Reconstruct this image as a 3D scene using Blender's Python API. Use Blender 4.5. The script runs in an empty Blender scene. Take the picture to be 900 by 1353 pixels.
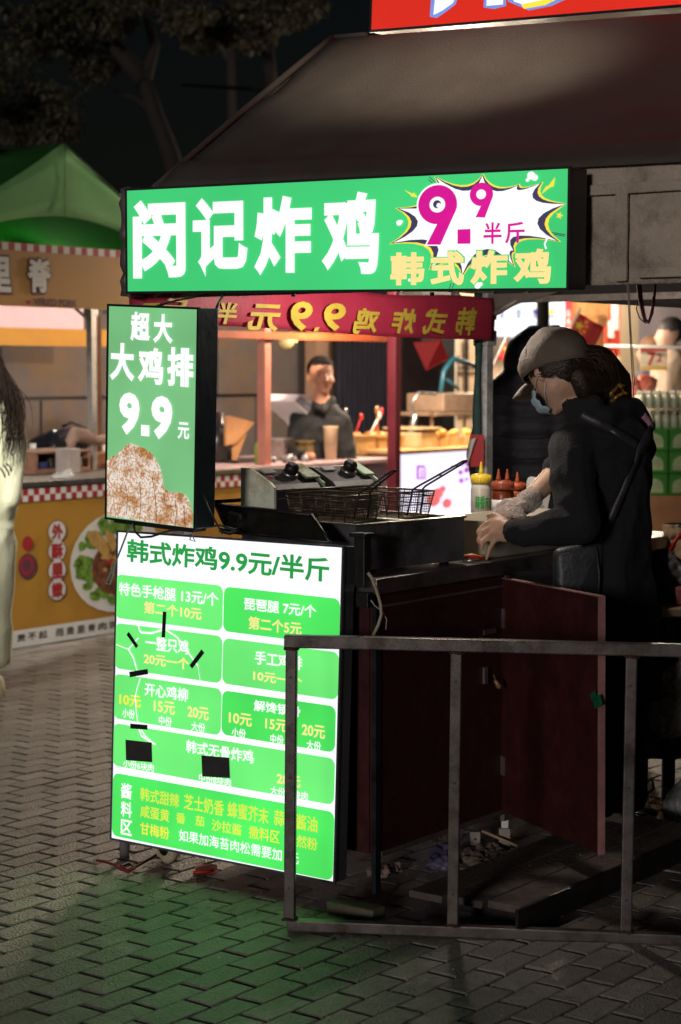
import bpy, bmesh, math, random
from math import radians as R, sin, cos, tan, pi
from mathutils import Matrix, Vector, noise
from mathutils.bvhtree import BVHTree
random.seed(7)
sc = bpy.context.scene
COL = sc.collection
# ---------------------------------------------------------------- camera
F = 2528.0; PITCH = R(4.2); EYE = Vector((0, 0, 1.5))
cd = bpy.data.cameras.new('camera'); cam = bpy.data.objects.new('camera', cd); COL.objects.link(cam)
cam.location = EYE; cam.rotation_euler = (R(90) - PITCH, 0, 0)
cd.sensor_fit = 'HORIZONTAL'; cd.sensor_width = 24; cd.lens = 24 * F / 900
cd.clip_start = .1; cd.clip_end = 400
cd.dof.use_dof = True; cd.dof.focus_distance = 5.5; cd.dof.aperture_fstop = 4.0
sc.camera = cam
# ---------------------------------------------------------------- light
w = bpy.data.worlds.new('World'); sc.world = w; w.use_nodes = True
wn = w.node_tree; bg = wn.nodes['Background']; sky = wn.nodes.new('ShaderNodeTexSky')
SUN_EL, SUN_AZ = R(6.5), R(203)
sky.sky_type = 'NISHITA'; sky.sun_disc = False; sky.sun_elevation = SUN_EL; sky.sun_rotation = SUN_AZ
wn.links.new(sky.outputs[0], bg.inputs[0]); bg.inputs[1].default_value = 0.0011
sl = bpy.data.lights.new('sun', 'SUN'); sun = bpy.data.objects.new('sun', sl); COL.objects.link(sun)
sl.energy = .85; sl.angle = R(8); sl.color = (1, .91, .83)
_d = Vector((sin(SUN_AZ) * cos(SUN_EL), cos(SUN_AZ) * cos(SUN_EL), sin(SUN_EL)))
sun.rotation_euler = _d.to_track_quat('Z', 'Y').to_euler()
sc.view_settings.view_transform = 'Standard'; sc.view_settings.look = 'None'
sc.view_settings.exposure = 0; sc.view_settings.gamma = 1
sc.cycles.use_denoising = True
sc.cycles.max_bounces = 6; sc.cycles.diffuse_bounces = 3; sc.cycles.glossy_bounces = 3
sc.cycles.transparent_max_bounces = 8; sc.cycles.sample_clamp_indirect = 4

# ---------------------------------------------------------------- frames
YAW = -R(36.6)
STREET = Matrix.Rotation(YAW, 4, 'Z')
def S(u, v, z=0): return STREET @ Vector((u, v, z))
def ray(px, py):
    a = (px - 450) / F; b = -(py - 676.5) / F
    return Vector((a, cos(PITCH) + b * sin(PITCH), -sin(PITCH) + b * cos(PITCH)))
def P(px, py, Y):
    d = ray(px, py); return EYE + d * (Y / d.y)
def OnP(M, px, py):
    """ray through the photo pixel met with plane y=0 of frame M -> local x, z"""
    I = M.inverted(); o = I @ EYE; d = I.to_3x3() @ ray(px, py)
    t = -o.y / d.y; q = o + d * t
    return q.x, q.z
def frame(x, y, z, yaw, tilt=0, roll=0):
    return Matrix.Translation((x, y, z)) @ Matrix.Rotation(R(yaw), 4, 'Z') @ Matrix.Rotation(R(tilt), 4, 'X') @ Matrix.Rotation(R(roll), 4, 'Y')

# ---------------------------------------------------------------- materials
def lin(c):
    return tuple(((x / 255) / 12.92 if x / 255 <= .04045 else ((x / 255 + .055) / 1.055) ** 2.4) for x in c) + (1,)
MAT = {}
def mat(name, col, rough=.6, metal=0, var=.2, vs=6, bump=0, bs=60, emit=None, es=1, alpha=1, dirt=None, dirts=4, trans=0, spec=None, wave=None, attr=None, rnd=0, world=False):
    if name in MAT: return MAT[name]
    m = bpy.data.materials.new(name); m.use_nodes = True; t = m.node_tree; N = t.nodes; L = t.links
    b = N['Principled BSDF']; b.inputs['Roughness'].default_value = rough; b.inputs['Metallic'].default_value = metal
    c = tuple(col)[:3]
    tc = N.new('ShaderNodeTexCoord'); nz = N.new('ShaderNodeTexNoise'); nz.inputs['Scale'].default_value = vs; nz.inputs['Detail'].default_value = 6
    nz.inputs['Roughness'].default_value = .65
    OB = N.new('ShaderNodeNewGeometry').outputs['Position'] if world else tc.outputs['Object']
    L.new(OB, nz.inputs['Vector'])
    rp = N.new('ShaderNodeValToRGB'); rp.color_ramp.elements[0].position = .3; rp.color_ramp.elements[1].position = .7
    rp.color_ramp.elements[0].color = tuple(x * (1 - var) for x in c) + (1,)
    rp.color_ramp.elements[1].color = tuple(min(1, x * (1 + var)) for x in c) + (1,)
    L.new(nz.outputs['Fac'], rp.inputs['Fac']); out = rp.outputs['Color']
    if rnd:
        oi = N.new('ShaderNodeObjectInfo'); at = N.new('ShaderNodeAttribute'); at.attribute_name = 'tint'
        ad = N.new('ShaderNodeMath'); ad.operation = 'ADD'; L.new(oi.outputs['Random'], ad.inputs[0]); L.new(at.outputs['Fac'], ad.inputs[1])
        fr = N.new('ShaderNodeMath'); fr.operation = 'FRACT'; L.new(ad.outputs[0], fr.inputs[0])
        mr = N.new('ShaderNodeMapRange'); mr.inputs[3].default_value = 1 - rnd; mr.inputs[4].default_value = 1 + rnd; L.new(fr.outputs[0], mr.inputs[0])
        vm = N.new('ShaderNodeVectorMath'); vm.operation = 'SCALE'; L.new(out, vm.inputs[0]); L.new(mr.outputs[0], vm.inputs['Scale']); out = vm.outputs[0]
    if dirt:
        n2 = N.new('ShaderNodeTexNoise'); n2.inputs['Scale'].default_value = dirts; n2.inputs['Detail'].default_value = 10; n2.inputs['Roughness'].default_value = .75
        L.new(OB, n2.inputs['Vector'])
        r2 = N.new('ShaderNodeValToRGB'); r2.color_ramp.elements[0].position = .48; r2.color_ramp.elements[1].position = .66
        L.new(n2.outputs['Fac'], r2.inputs['Fac'])
        mx = N.new('ShaderNodeMix'); mx.data_type = 'RGBA'; L.new(r2.outputs['Color'], mx.inputs[0]); L.new(out, mx.inputs[6]); mx.inputs[7].default_value = tuple(dirt)[:3] + (1,)
        out = mx.outputs[2]
    L.new(out, b.inputs['Base Color'])
    rr = N.new('ShaderNodeMapRange'); rr.inputs[3].default_value = max(.02, rough - .12); rr.inputs[4].default_value = min(1, rough + .15)
    L.new(nz.outputs['Fac'], rr.inputs[0]); L.new(rr.outputs[0], b.inputs['Roughness'])
    if bump:
        n3 = N.new('ShaderNodeTexNoise'); n3.inputs['Scale'].default_value = bs; n3.inputs['Detail'].default_value = 8
        L.new(OB, n3.inputs['Vector'])
        bp = N.new('ShaderNodeBump'); bp.inputs['Strength'].default_value = bump; bp.inputs['Distance'].default_value = .01
        L.new(n3.outputs['Fac'], bp.inputs['Height']); L.new(bp.outputs['Normal'], b.inputs['Normal'])
    if emit:
        b.inputs['Emission Color'].default_value = tuple(emit)[:3] + (1,); b.inputs['Emission Strength'].default_value = es
    if alpha < 1: b.inputs['Alpha'].default_value = alpha
    if trans: b.inputs['Transmission Weight'].default_value = trans; b.inputs['IOR'].default_value = 1.3
    if spec is not None: b.inputs['Specular IOR Level'].default_value = spec
    MAT[name] = m; return m
def glow(name, col, es=1.0, var=.06, vs=2.5, sample=True):
    """backlit film: emission of the printed colour with the slight unevenness of the tubes behind it"""
    if name in MAT: return MAT[name]
    m = bpy.data.materials.new(name); m.use_nodes = True; t = m.node_tree; N = t.nodes; L = t.links
    b = N['Principled BSDF']; b.inputs['Base Color'].default_value = tuple(x * .35 for x in col[:3]) + (1,); b.inputs['Roughness'].default_value = .3
    b.inputs['Specular IOR Level'].default_value = .2
    tc = N.new('ShaderNodeTexCoord'); nz = N.new('ShaderNodeTexNoise'); nz.inputs['Scale'].default_value = vs; nz.inputs['Detail'].default_value = 2
    L.new(tc.outputs['Object'], nz.inputs['Vector'])
    mr = N.new('ShaderNodeMapRange'); mr.inputs[1].default_value = .3; mr.inputs[2].default_value = .7
    mr.inputs[3].default_value = es * (1 - var); mr.inputs[4].default_value = es * (1 + var)
    L.new(nz.outputs['Fac'], mr.inputs[0]); b.inputs['Emission Color'].default_value = tuple(col)[:3] + (1,)
    L.new(mr.outputs[0], b.inputs['Emission Strength'])
    if not sample: m.cycles.emission_sampling = 'NONE'
    MAT[name] = m; return m

# ---------------------------------------------------------------- mesh builder
ROOT = {}
class B:
    def __init__(s, T=None): s.bm = bmesh.new(); s.T = T or Matrix.Identity(4); s.mi = 0
    def v(s, p): return s.bm.verts.new(s.T @ Vector(p))
    def face(s, vs, smooth=False):
        try: f = s.bm.faces.new(vs)
        except ValueError: return None
        f.material_index = s.mi; f.smooth = smooth; return f
    def poly(s, pts): return s.face([s.v(p) for p in pts])
    def box(s, a, b, rot=None, piv=None, bev=0):
        x0, y0, z0 = a; x1, y1, z1 = b
        pts = [Vector((x, y, z)) for z in (z0, z1) for (x, y) in ((x0, y0), (x1, y0), (x1, y1), (x0, y1))]
        if rot is not None:
            c = Vector(piv) if piv else Vector(((x0 + x1) / 2, (y0 + y1) / 2, (z0 + z1) / 2))
            pts = [c + rot @ (p - c) for p in pts]
        vs = [s.v(p) for p in pts]; fs = []
        for q in ((0, 3, 2, 1), (4, 5, 6, 7), (0, 1, 5, 4), (1, 2, 6, 5), (2, 3, 7, 6), (3, 0, 4, 7)): fs.append(s.face([vs[i] for i in q]))
        if bev:
            es = list({e for f in fs for e in f.edges}); r = bmesh.ops.bevel(s.bm, geom=es, offset=bev, segments=2, affect='EDGES', profile=.6)
            for f in r['faces']: f.material_index = s.mi
        return s
    def prism(s, pts, y0, y1):
        """outline in x,z extruded along y"""
        a = [s.v((x, y0, z)) for x, z in pts]; b = [s.v((x, y1, z)) for x, z in pts]; n = len(pts)
        s.face(a); s.face(b[::-1])
        for i in range(n): s.face([a[i], b[i], b[(i + 1) % n], a[(i + 1) % n]])
        return s
    def tube(s, pts, r, n=8, r2=None, cap=True, smooth=True):
        pts = [s.T @ Vector(p) for p in pts]; rings = []; k = len(pts); up = None
        for i, p in enumerate(pts):
            d = (pts[min(i + 1, k - 1)] - pts[max(i - 1, 0)])
            if d.length < 1e-7: d = Vector((0, 0, 1))
            d.normalize()
            if up is None: up = d.orthogonal().normalized()
            up = (up - d * up.dot(d)); up = up.normalized() if up.length > 1e-5 else d.orthogonal().normalized()
            w_ = d.cross(up)
            rr = r if r2 is None else r + (r2 - r) * i / max(1, k - 1)
            if isinstance(r, (list, tuple)): rr = r[i]
            rings.append([s.bm.verts.new(p + (up * cos(2 * pi * j / n) + w_ * sin(2 * pi * j / n)) * rr) for j in range(n)])
        for a, b in zip(rings, rings[1:]):
            for j in range(n): s.face([a[j], a[(j + 1) % n], b[(j + 1) % n], b[j]], smooth)
        if cap: s.face(rings[0][::-1]); s.face(rings[-1])
        return s
    def lathe(s, c, prof, n=20, axis=None):
        """prof: (r, h) pairs about axis through c"""
        c = Vector(c); ax = (Vector(axis) if axis else Vector((0, 0, 1))).normalized(); e = ax.orthogonal().normalized(); f = ax.cross(e); rings = []
        for r, h in prof:
            rings.append([s.v(c + ax * h + (e * cos(2 * pi * j / n) + f * sin(2 * pi * j / n)) * max(r, 1e-4)) for j in range(n)])
        for a, b in zip(rings, rings[1:]):
            for j in range(n): s.face([a[j], a[(j + 1) % n], b[(j + 1) % n], b[j]], True)
        s.face(rings[0][::-1]); s.face(rings[-1]); return s
    def ell(s, c, r, rot=None, u=14, v=9, jit=0, keep=None):
        M = Matrix.Translation(Vector(c)) @ (rot.to_4x4() if rot else Matrix.Identity(4)) @ Matrix.Diagonal((*((r, r, r) if isinstance(r, (int, float)) else r), 1))
        g = bmesh.ops.create_uvsphere(s.bm, u_segments=u, v_segments=v, radius=1)
        fs = {f for q in g['verts'] for f in q.link_faces}
        if keep: bmesh.ops.delete(s.bm, geom=[f for f in fs if not keep(f.calc_center_median())], context='FACES'); fs = {f for f in fs if f.is_valid}
        for f in fs: f.smooth = True; f.material_index = s.mi
        vs = {q for f in fs for q in f.verts}
        for q in vs:
            if jit: q.co *= 1 + jit * noise.noise(q.co * 2.3 + Vector(c) * 7)
            q.co = s.T @ (M @ q.co)
        return s
    def hull(s, balls, sub=2):
        """convex hull of spheres (p, r): one tapered fleshy piece"""
        t = bmesh.new()
        for p, r in balls:
            g = bmesh.ops.create_icosphere(t, subdivisions=sub, radius=r)
            for q in g['verts']: q.co = q.co + Vector(p)
        h = bmesh.ops.convex_hull(t, input=t.verts)
        bad = [g for g in h['geom_interior'] if isinstance(g, bmesh.types.BMVert)] + [g for g in h['geom_unused'] if isinstance(g, bmesh.types.BMVert)]
        bmesh.ops.delete(t, geom=list(set(bad)), context='VERTS')
        mp = {q: s.bm.verts.new(s.T @ q.co) for q in t.verts if q.link_faces}
        for f in t.faces: s.face([mp[q] for q in f.verts], True)
        t.free(); return s
    def build(s, name, m, parent=None, smooth=None, recalc=True, remesh=0, sm=4, solid=0, sub=0, wob=0):
        if recalc: bmesh.ops.recalc_face_normals(s.bm, faces=s.bm.faces)
        me = bpy.data.meshes.new(name)
        if parent is not None: s.bm.transform(ROOT[parent.name].inverted())
        if smooth is not None:
            for f in s.bm.faces: f.smooth = smooth
        s.bm.to_mesh(me); s.bm.free()
        for x in (m if isinstance(m, (list, tuple)) else [m]): me.materials.append(x)
        o = bpy.data.objects.new(name, me); COL.objects.link(o)
        if remesh:
            a = o.modifiers.new('r', 'REMESH'); a.mode = 'VOXEL'; a.voxel_size = remesh; a.use_smooth_shade = True
            c = o.modifiers.new('s', 'SMOOTH'); c.iterations = sm; c.factor = .5
        if solid: a = o.modifiers.new('t', 'SOLIDIFY'); a.thickness = solid
        if sub: a = o.modifiers.new('u', 'SUBSURF'); a.levels = sub; a.render_levels = sub
        if remesh or solid or sub:
            dg = bpy.context.evaluated_depsgraph_get(); me2 = bpy.data.meshes.new_from_object(o.evaluated_get(dg)); o.modifiers.clear(); o.data = me2; me2.name = name
        if parent is not None: o.parent = parent; ROOT[o.name] = ROOT[parent.name]
        else: ROOT[o.name] = Matrix.Identity(4)
        return o
def tag(o, label=None, cat=None, group=None, kind=None):
    if label: o['label'] = label
    if cat: o['category'] = cat
    if group: o['group'] = group
    if kind: o['kind'] = kind
    return o
def thing(name, label, cat, M=None, group=None):
    o = bpy.data.objects.new(name, None); COL.objects.link(o); o.empty_display_size = .1
    M = M if isinstance(M, Matrix) else Matrix.Translation(M if M is not None else (0, 0, 0))
    o.matrix_world = M; ROOT[o.name] = M.copy()
    return tag(o, label, cat, group)
def solo(b, name, m, label, cat, group=None, **k):
    """a one-mesh thing: origin set to its own base"""
    o = b.build(name, m, None, **k); vs = [v.co for v in o.data.vertices]
    c = Vector((sum(v.x for v in vs) / len(vs), sum(v.y for v in vs) / len(vs), min(v.z for v in vs)))
    o.data.transform(Matrix.Translation(-c)); o.location = c
    return tag(o, label, cat, group)
def dup(root, M, label=None, group=None):
    """copy of a thing with its parts and sub-parts"""
    def cp(o, par):
        c = o.copy(); COL.objects.link(c)
        if par is not None: c.parent = par; c.matrix_parent_inverse = o.matrix_parent_inverse.copy()
        for ch in KIDS.get(o.name, []): cp(ch, c)
        return c
    KIDS = {}
    for o in COL.objects:
        if o.parent: KIDS.setdefault(o.parent.name, []).append(o)
    c = cp(root, None); c.matrix_world = M; ROOT[c.name] = M.copy()
    if label: c['label'] = label
    if group: c['group'] = group
    return c

# ---------------------------------------------------------------- text and flat print
_tc = {}
def glyphs(txt, off=0.0, shear=0):
    """outline of a string; bold weight comes from a bevel round every contour, pressed flat"""
    k = (txt, off, shear)
    if k in _tc: return _tc[k]
    c = bpy.data.curves.new('t', 'FONT'); c.body = txt; c.size = 1; c.shear = shear; c.resolution_u = 3
    if off: c.bevel_depth = off; c.bevel_resolution = 1 if off > .03 else 0
    o = bpy.data.objects.new('t', c); COL.objects.link(o)
    dg = bpy.context.evaluated_depsgraph_get(); me = bpy.data.meshes.new_from_object(o.evaluated_get(dg))
    vs = [(v.co.x, v.co.y, v.co.z) for v in me.vertices]; fs = [tuple(p.vertices) for p in me.polygons if all(vs[i][2] > -1e-5 for i in p.vertices)]
    bpy.data.objects.remove(o); bpy.data.curves.remove(c); bpy.data.meshes.remove(me)
    x0, x1 = min(v[0] for v in vs), max(v[0] for v in vs); y0, y1 = min(v[1] for v in vs), max(v[1] for v in vs)
    vs = [((x - x0) / (x1 - x0 or 1), (y - y0) / (y1 - y0 or 1), z / (off or 1)) for x, y, z in vs]
    _tc[k] = (vs, fs); return _tc[k]
class Print:
    """flat print on plane y=0 of frame M (x right, z up); layers stand a fraction of a mm proud"""
    def __init__(s, M, step=.0012, y0=0, k=0): s.M = M; s.k = k; s.b = {}; s.step = step; s.y0 = y0; s.n = 0
    def _b(s, key):
        if key not in s.b: s.b[key] = B(s.M)
        return s.b[key]
    def y(s, lay): return s.y0 - s.step * lay
    def poly(s, pts, m, lay=1, px=True, name='printed_art'):
        if px: pts = [OnP(s.M, *p) for p in pts]
        b = s._b((name, m.name)); b.poly([(x, s.y(lay), z) for x, z in pts]); return s
    def text(s, txt, bl, tr, m, lay=3, off=.015, shear=0, px=True, mirror=False, name='lettering'):
        if px: bl = OnP(s.M, *bl); tr = OnP(s.M, *tr)
        vs, fs = glyphs(txt, off, shear); s.n += 1; b = s._b((name, m.name, s.n)); W = tr[0] - bl[0]; H = tr[1] - bl[1] + s.k * W
        vv = [b.v((bl[0] + (1 - x if mirror else x) * W, s.y(lay) - .0004 * z, bl[1] + y * H - s.k * x * W)) for x, y, z in vs]
        for f in fs: b.face([vv[i] for i in f])
        return s
    def rrect(s, x0, z0, x1, z1, r, m, lay=1, name='printed_art', sk=0):
        pts = []; xm = (x0 + x1) / 2
        for cx, cz, a in ((x1 - r, z1 - r, 0), (x0 + r, z1 - r, 90), (x0 + r, z0 + r, 180), (x1 - r, z0 + r, 270)):
            for k in range(6): t = R(a + 18 * k); pts.append((cx + r * cos(t), cz + r * sin(t) - sk * (cx + r * cos(t) - xm)))
        s.n += 1; b = s._b(('colour_panel', m.name, s.n)); b.poly([(x, s.y(lay), z) for x, z in pts]); return s
    def disc(s, c, r, m, lay=1, n=28, sz=1, px=True, name='printed_art'):
        if px:
            x, z = OnP(s.M, *c); rx = abs(OnP(s.M, c[0] + r, c[1])[0] - x); rz = abs(OnP(s.M, c[0], c[1] + r * sz)[1] - z)
        else: (x, z), rx, rz = c, r, r * sz
        return s.poly([(x + rx * cos(2 * pi * k / n), z + rz * sin(2 * pi * k / n)) for k in range(n)], m, lay, px=False, name=name)
    def line(s, pts, wd, m, lay=2, px=True, name='printed_art'):
        if px: pts = [OnP(s.M, *p) for p in pts]
        b = s._b((name, m.name))
        for (x0, z0), (x1, z1) in zip(pts, pts[1:]):
            d = Vector((x1 - x0, z1 - z0)); n_ = Vector((-d.y, d.x)).normalized() * wd / 2
            b.poly([(x0 - n_.x, s.y(lay), z0 - n_.y), (x1 - n_.x, s.y(lay), z1 - n_.y), (x1 + n_.x, s.y(lay), z1 + n_.y), (x0 + n_.x, s.y(lay), z0 + n_.y)])
        return s
    def done(s, parent):
        for key, b in s.b.items():
            o = b.build(key[0], MAT[key[1]], parent, recalc=False)
            if key[0] in ('check_square', 'printed_art'): o['kind'] = 'stuff'

# common materials
M_steel = mat('stainless_steel', (.32, .31, .31), .32, .9, .2, 9, .15, 40, dirt=(.10, .08, .06), dirts=7)
M_dsteel = mat('greasy_dark_steel', (.045, .045, .05), .38, .7, .3, 14, .2, 60, dirt=(.02, .018, .014), dirts=9)
M_bare = mat('worn_bare_steel', (.10, .088, .086), .38, .6, .3, 14, .05, 200, dirt=(.035, .025, .022), dirts=11)
M_pole = mat('painted_white_tube', (.74, .74, .78), .4, .1, .12, 12, .1, 60, dirt=(.25, .22, .2), dirts=8)
M_black = mat('black_plastic', (.012, .012, .013), .45, 0, .3, 20, .1, 80)
M_maroon = mat('maroon_board', (.050, .0095, .011), .45, 0, .25, 14, .12, 50, dirt=(.030, .008, .009), dirts=9)
M_sign_side = mat('sign_case_metal', (.035, .042, .055), .35, .5, .2, 10, .1, 60)
M_white = mat('white_plastic', (.7, .7, .68), .4, 0, .08, 10)
M_red = mat('red_plastic', (.45, .02, .02), .4, 0, .2, 10)
M_wood = mat('light_wood', (.42, .26, .13), .6, 0, .25, 14, .2, 60)
M_glass = mat('clear_film', (.8, .8, .8), .12, 0, .02, 8, .5, 30, alpha=.35)

# ================================================================ SETTING
# ground: base bed plus individual paving bricks in running bond along the market lane
BL_, BW_ = .176, .087
def nf(x, y, k=1.3): return noise.noise(Vector((x * k, y * k, 3.1)))
gb = B(); M_bed = mat('paving_bed', (.018, .016, .014), .95, 0, .4, 40, .5, 90)
NX = 28
gb.poly([(-60, -6, -.016), (60, -6, -.016), (60, 110, -.016), (-60, 110, -.016)])
M_far = bpy.data.materials.new('far_paving'); M_far.use_nodes = True
_t = M_far.node_tree; _b = _t.nodes['Principled BSDF']; _b.inputs['Roughness'].default_value = .85
_br = _t.nodes.new('ShaderNodeTexBrick'); _tc = _t.nodes.new('ShaderNodeTexCoord'); _mp = _t.nodes.new('ShaderNodeMapping')
_mp.inputs['Rotation'].default_value = (0, 0, R(36.6 + 90)); _br.inputs['Scale'].default_value = 1
_br.inputs['Brick Width'].default_value = BL_; _br.inputs['Row Height'].default_value = BW_; _br.inputs['Mortar Size'].default_value = .004
_br.inputs['Color1'].default_value = (.15, .12, .105, 1); _br.inputs['Color2'].default_value = (.12, .10, .09, 1); _br.inputs['Mortar'].default_value = (.02, .018, .016, 1)
_t.links.new(_tc.outputs['Object'], _mp.inputs[0]); _t.links.new(_mp.outputs[0], _br.inputs[0]); _t.links.new(_br.outputs[0], _b.inputs[0])
_tc = {}
ground = gb.build('ground', M_far); tag(ground, kind='structure')
M_brick = mat('paving_brick', (.245, .225, .207), .38, 0, .28, 23, .85, 130, dirt=(.13, .115, .10), dirts=2.6, rnd=.24, world=True)
paving = bpy.data.objects.new('pavement', None); COL.objects.link(paving); tag(paving, kind='structure'); ROOT['pavement'] = Matrix.Identity(4)
def brick_verts(l, w_, h=.014, c=.004, wear=0):
    x, y = l / 2, w_ / 2
    return [(-x, -y, -h), (x, -y, -h), (x, y, -h), (-x, y, -h), (-x, -y, -c), (x, -y, -c), (x, y, -c), (-x, y, -c),
            (-x + c, -y + c, 0), (x - c, -y + c, 0), (x - c, y - c, 0), (-x + c, y - c, 0)]
BF = [(0, 1, 5, 4), (1, 2, 6, 5), (2, 3, 7, 6), (3, 0, 4, 7), (4, 5, 9, 8), (5, 6, 10, 9), (6, 7, 11, 10), (7, 4, 8, 11), (8, 9, 10, 11)]
cells = []
for i in range(-112, 0):
    for j in range(4, 90):
        u = i * BW_ + .02; v = (j + (.5 if i % 2 else 0)) * BL_ - .05
        p = S(u, v)
        if p.y < 3.9 or p.y > 12.3 or abs(p.x) > p.y * .21 + .25: continue
        seen = abs(p.x) < p.y * .178 and p.y > 4.28 and not (p.x < -.05 + .1 and False)
        hid = -4.0 < u < -3.1 and 4.35 < v < 5.9
        cells.append((p.y + (0 if seen and not hid else 100), u, v))
cells.sort()
bmeshes = []
for k in range(4):
    me = bpy.data.meshes.new('brick'); vs = brick_verts(BL_ - .011 - .001 * k, BW_ - .0022 - .0004 * k, c=.0022 + .0006 * k); me.from_pydata(vs, [], BF); me.materials.append(M_brick); bmeshes.append(me)
rest_v, rest_f, rest_t = [], [], []
for n_, (_, u, v) in enumerate(cells):
    z = -.002 + .0035 * nf(u, v, 2) + random.uniform(-.0016, .0016); a = YAW + pi / 2 + R(random.gauss(0, .5)); rx, ry = R(random.gauss(0, .5)), R(random.gauss(0, .35))
    M = Matrix.Translation(S(u, v, z)) @ Matrix.Rotation(a, 4, 'Z') @ Matrix.Rotation(rx, 4, 'X') @ Matrix.Rotation(ry, 4, 'Y')
    if n_ < 300:
        o = bpy.data.objects.new('brick', bmeshes[n_ % 4]); COL.objects.link(o); o.matrix_world = M; o.parent = paving
    else:
        b0 = len(rest_v); rest_v += [M @ Vector(q) for q in brick_verts(BL_ - .011, BW_ - .0026, c=.0026)]; rest_f += [tuple(b0 + i for i in f) for f in BF]; rest_t += [random.random()] * 12
me = bpy.data.meshes.new('far_bricks'); me.from_pydata(rest_v, [], rest_f); me.materials.append(M_brick)
at = me.attributes.new('tint', 'FLOAT', 'POINT'); at.data.foreach_set('value', rest_t)
o = bpy.data.objects.new('far_bricks', me); COL.objects.link(o); o.parent = paving; o['kind'] = 'stuff'

# litter
M_litp = mat('pale_litter', (.55, .5, .4), .8, 0, .3, 30); M_leafl = mat('dry_leaf', (.16, .12, .04), .8, 0, .4, 30)
lb = B(); lb2 = B()
for k in range(420):
    px = random.uniform(-30, 930); py = random.uniform(880, 1353) if k % 3 else random.uniform(1090, 1240); d = ray(px, py); p = EYE + d * (-EYE.z / d.z)
    if p.y > 9: continue
    s_ = random.uniform(.0012, .0045) * (1.6 if random.random() < .1 else 1); a = random.uniform(0, 6.3); b_ = lb if random.random() < .4 else lb2
    q = [Vector((cos(a + t) * s_ * random.uniform(.5, 1.5), sin(a + t) * s_ * random.uniform(.4, 1), random.uniform(.0015, .005))) for t in (0, 1.5, 3.1, 4.6)]
    b_.poly([p + x for x in q])
o = lb.build('grit', M_litp, paving, recalc=False); o['kind'] = 'stuff'
o = lb2.build('leaf_litter', M_leafl, paving, recalc=False); o['kind'] = 'stuff'

# grey hoarding wall behind the far stalls
def wall_run(name, label, cat, u, v0, v1, H, pw, ph, m1, m2, seedk=0):
    t = thing(name, label, cat, Matrix.Translation(S(u, v0)) @ STREET.to_3x3().to_4x4())
    b = B(STREET); b.box((u - .08, v0, 0), (u, v1, H)); b.build('backing', m2, t)
    nv = int((v1 - v0) / pw)
    for r in range(int(H / ph)):
        for c in range(nv):
            o_ = pw * .4 if r % 2 else 0
            a0 = v0 + c * pw + o_ + .012; a1 = a0 + pw - .024
            if a1 > v1: continue
            b = B(STREET); b.box((u + .002, a0, r * ph + .012), (u + .03 + random.uniform(-.004, .004), a1, r * ph + ph - .012), bev=.004); b.build('panel', m1, t)
    return t
M_hoard = mat('grey_hoarding', (.105, .09, .088), .75, 0, .2, 3, .25, 40, dirt=(.16, .10, .05), dirts=1.4)
wall_run('hoarding_wall', 'grey panelled hoarding wall behind the stalls across the lane', 'wall', -10.2, 7, 15.6, 2.6, 1.25, .65, M_hoard, M_black)

# ================================================================ OUR STALL: SIGNS
WHT = (.93, .94, 1.0)
G_white = glow('lit_white_film', (.88, .91, .96), 1.08, .05)
G_green = glow('lit_green_film', lin((96, 207, 104)), 1.36, .12, 3)
G_green2 = glow('lit_deep_green_film', lin((68, 200, 84)), 1.36, .16, 3)
G_title = glow('lit_title_green', lin((45, 165, 75)), .85, .1, 5, False)
G_cream = glow('lit_cream_print', lin((253, 226, 150)), 1.0, .05, 5, False)
G_yellow = glow('lit_yellow_print', lin((225, 225, 75)), 1.0, .08, 5, False)
G_wprint = glow('lit_white_print', (.95, .96, .98), 1.0, .03, 5, False)
G_main = glow('lit_main_green', lin((66, 203, 118)), .95, .12, 1.6)
G_mag = glow('lit_magenta_print', lin((216, 28, 148)), .95, .05, 5, False)
G_navy = glow('lit_navy_print', lin((68, 66, 96)), .9, .05, 5, False)
G_yel2 = glow('lit_sunny_yellow_print', lin((250, 225, 70)), 1.0, .05, 5, False)
G_small = glow('lit_soft_green_film', lin((120, 190, 128)), .95, .18, 3)
G_redf = glow('lit_red_film', lin((232, 50, 36)), .8, .10, 1.3)
G_blue = glow('lit_blue_print', lin((120, 150, 225)), .9, .05, 5, False)
M_tape = mat('black_tape', (.012, .012, .013), .5, 0, .2, 20)
M_patch = mat('dark_patch', (.035, .034, .036), .6, 0, .25, 30)

def lightbox(name, label, M, W, H, D, face_m, rim=.006, sidem=M_sign_side):
    t = thing(name, label, 'light box sign', M)
    b = B(M); b.box((0, 0.002, 0), (W, D, H), bev=.003); b.build('case', sidem, t)
    b = B(M)
    for a, c in (((-.003, -.006, -.003), (W + .003, .004, rim)), ((-.003, -.006, H - rim), (W + .003, .004, H + .003)), ((-.003, -.0055, rim), (rim, .0035, H - rim)), ((W - rim, -.0055, rim), (W + .003, .0035, H - rim))): b.box(a, c)
    b.build('trim', sidem, t)
    b = B(M); b.box((.0015, -.003, .0015), (W - .0015, .0005, H - .0015)); b.build('film', face_m, t)
    return t

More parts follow.
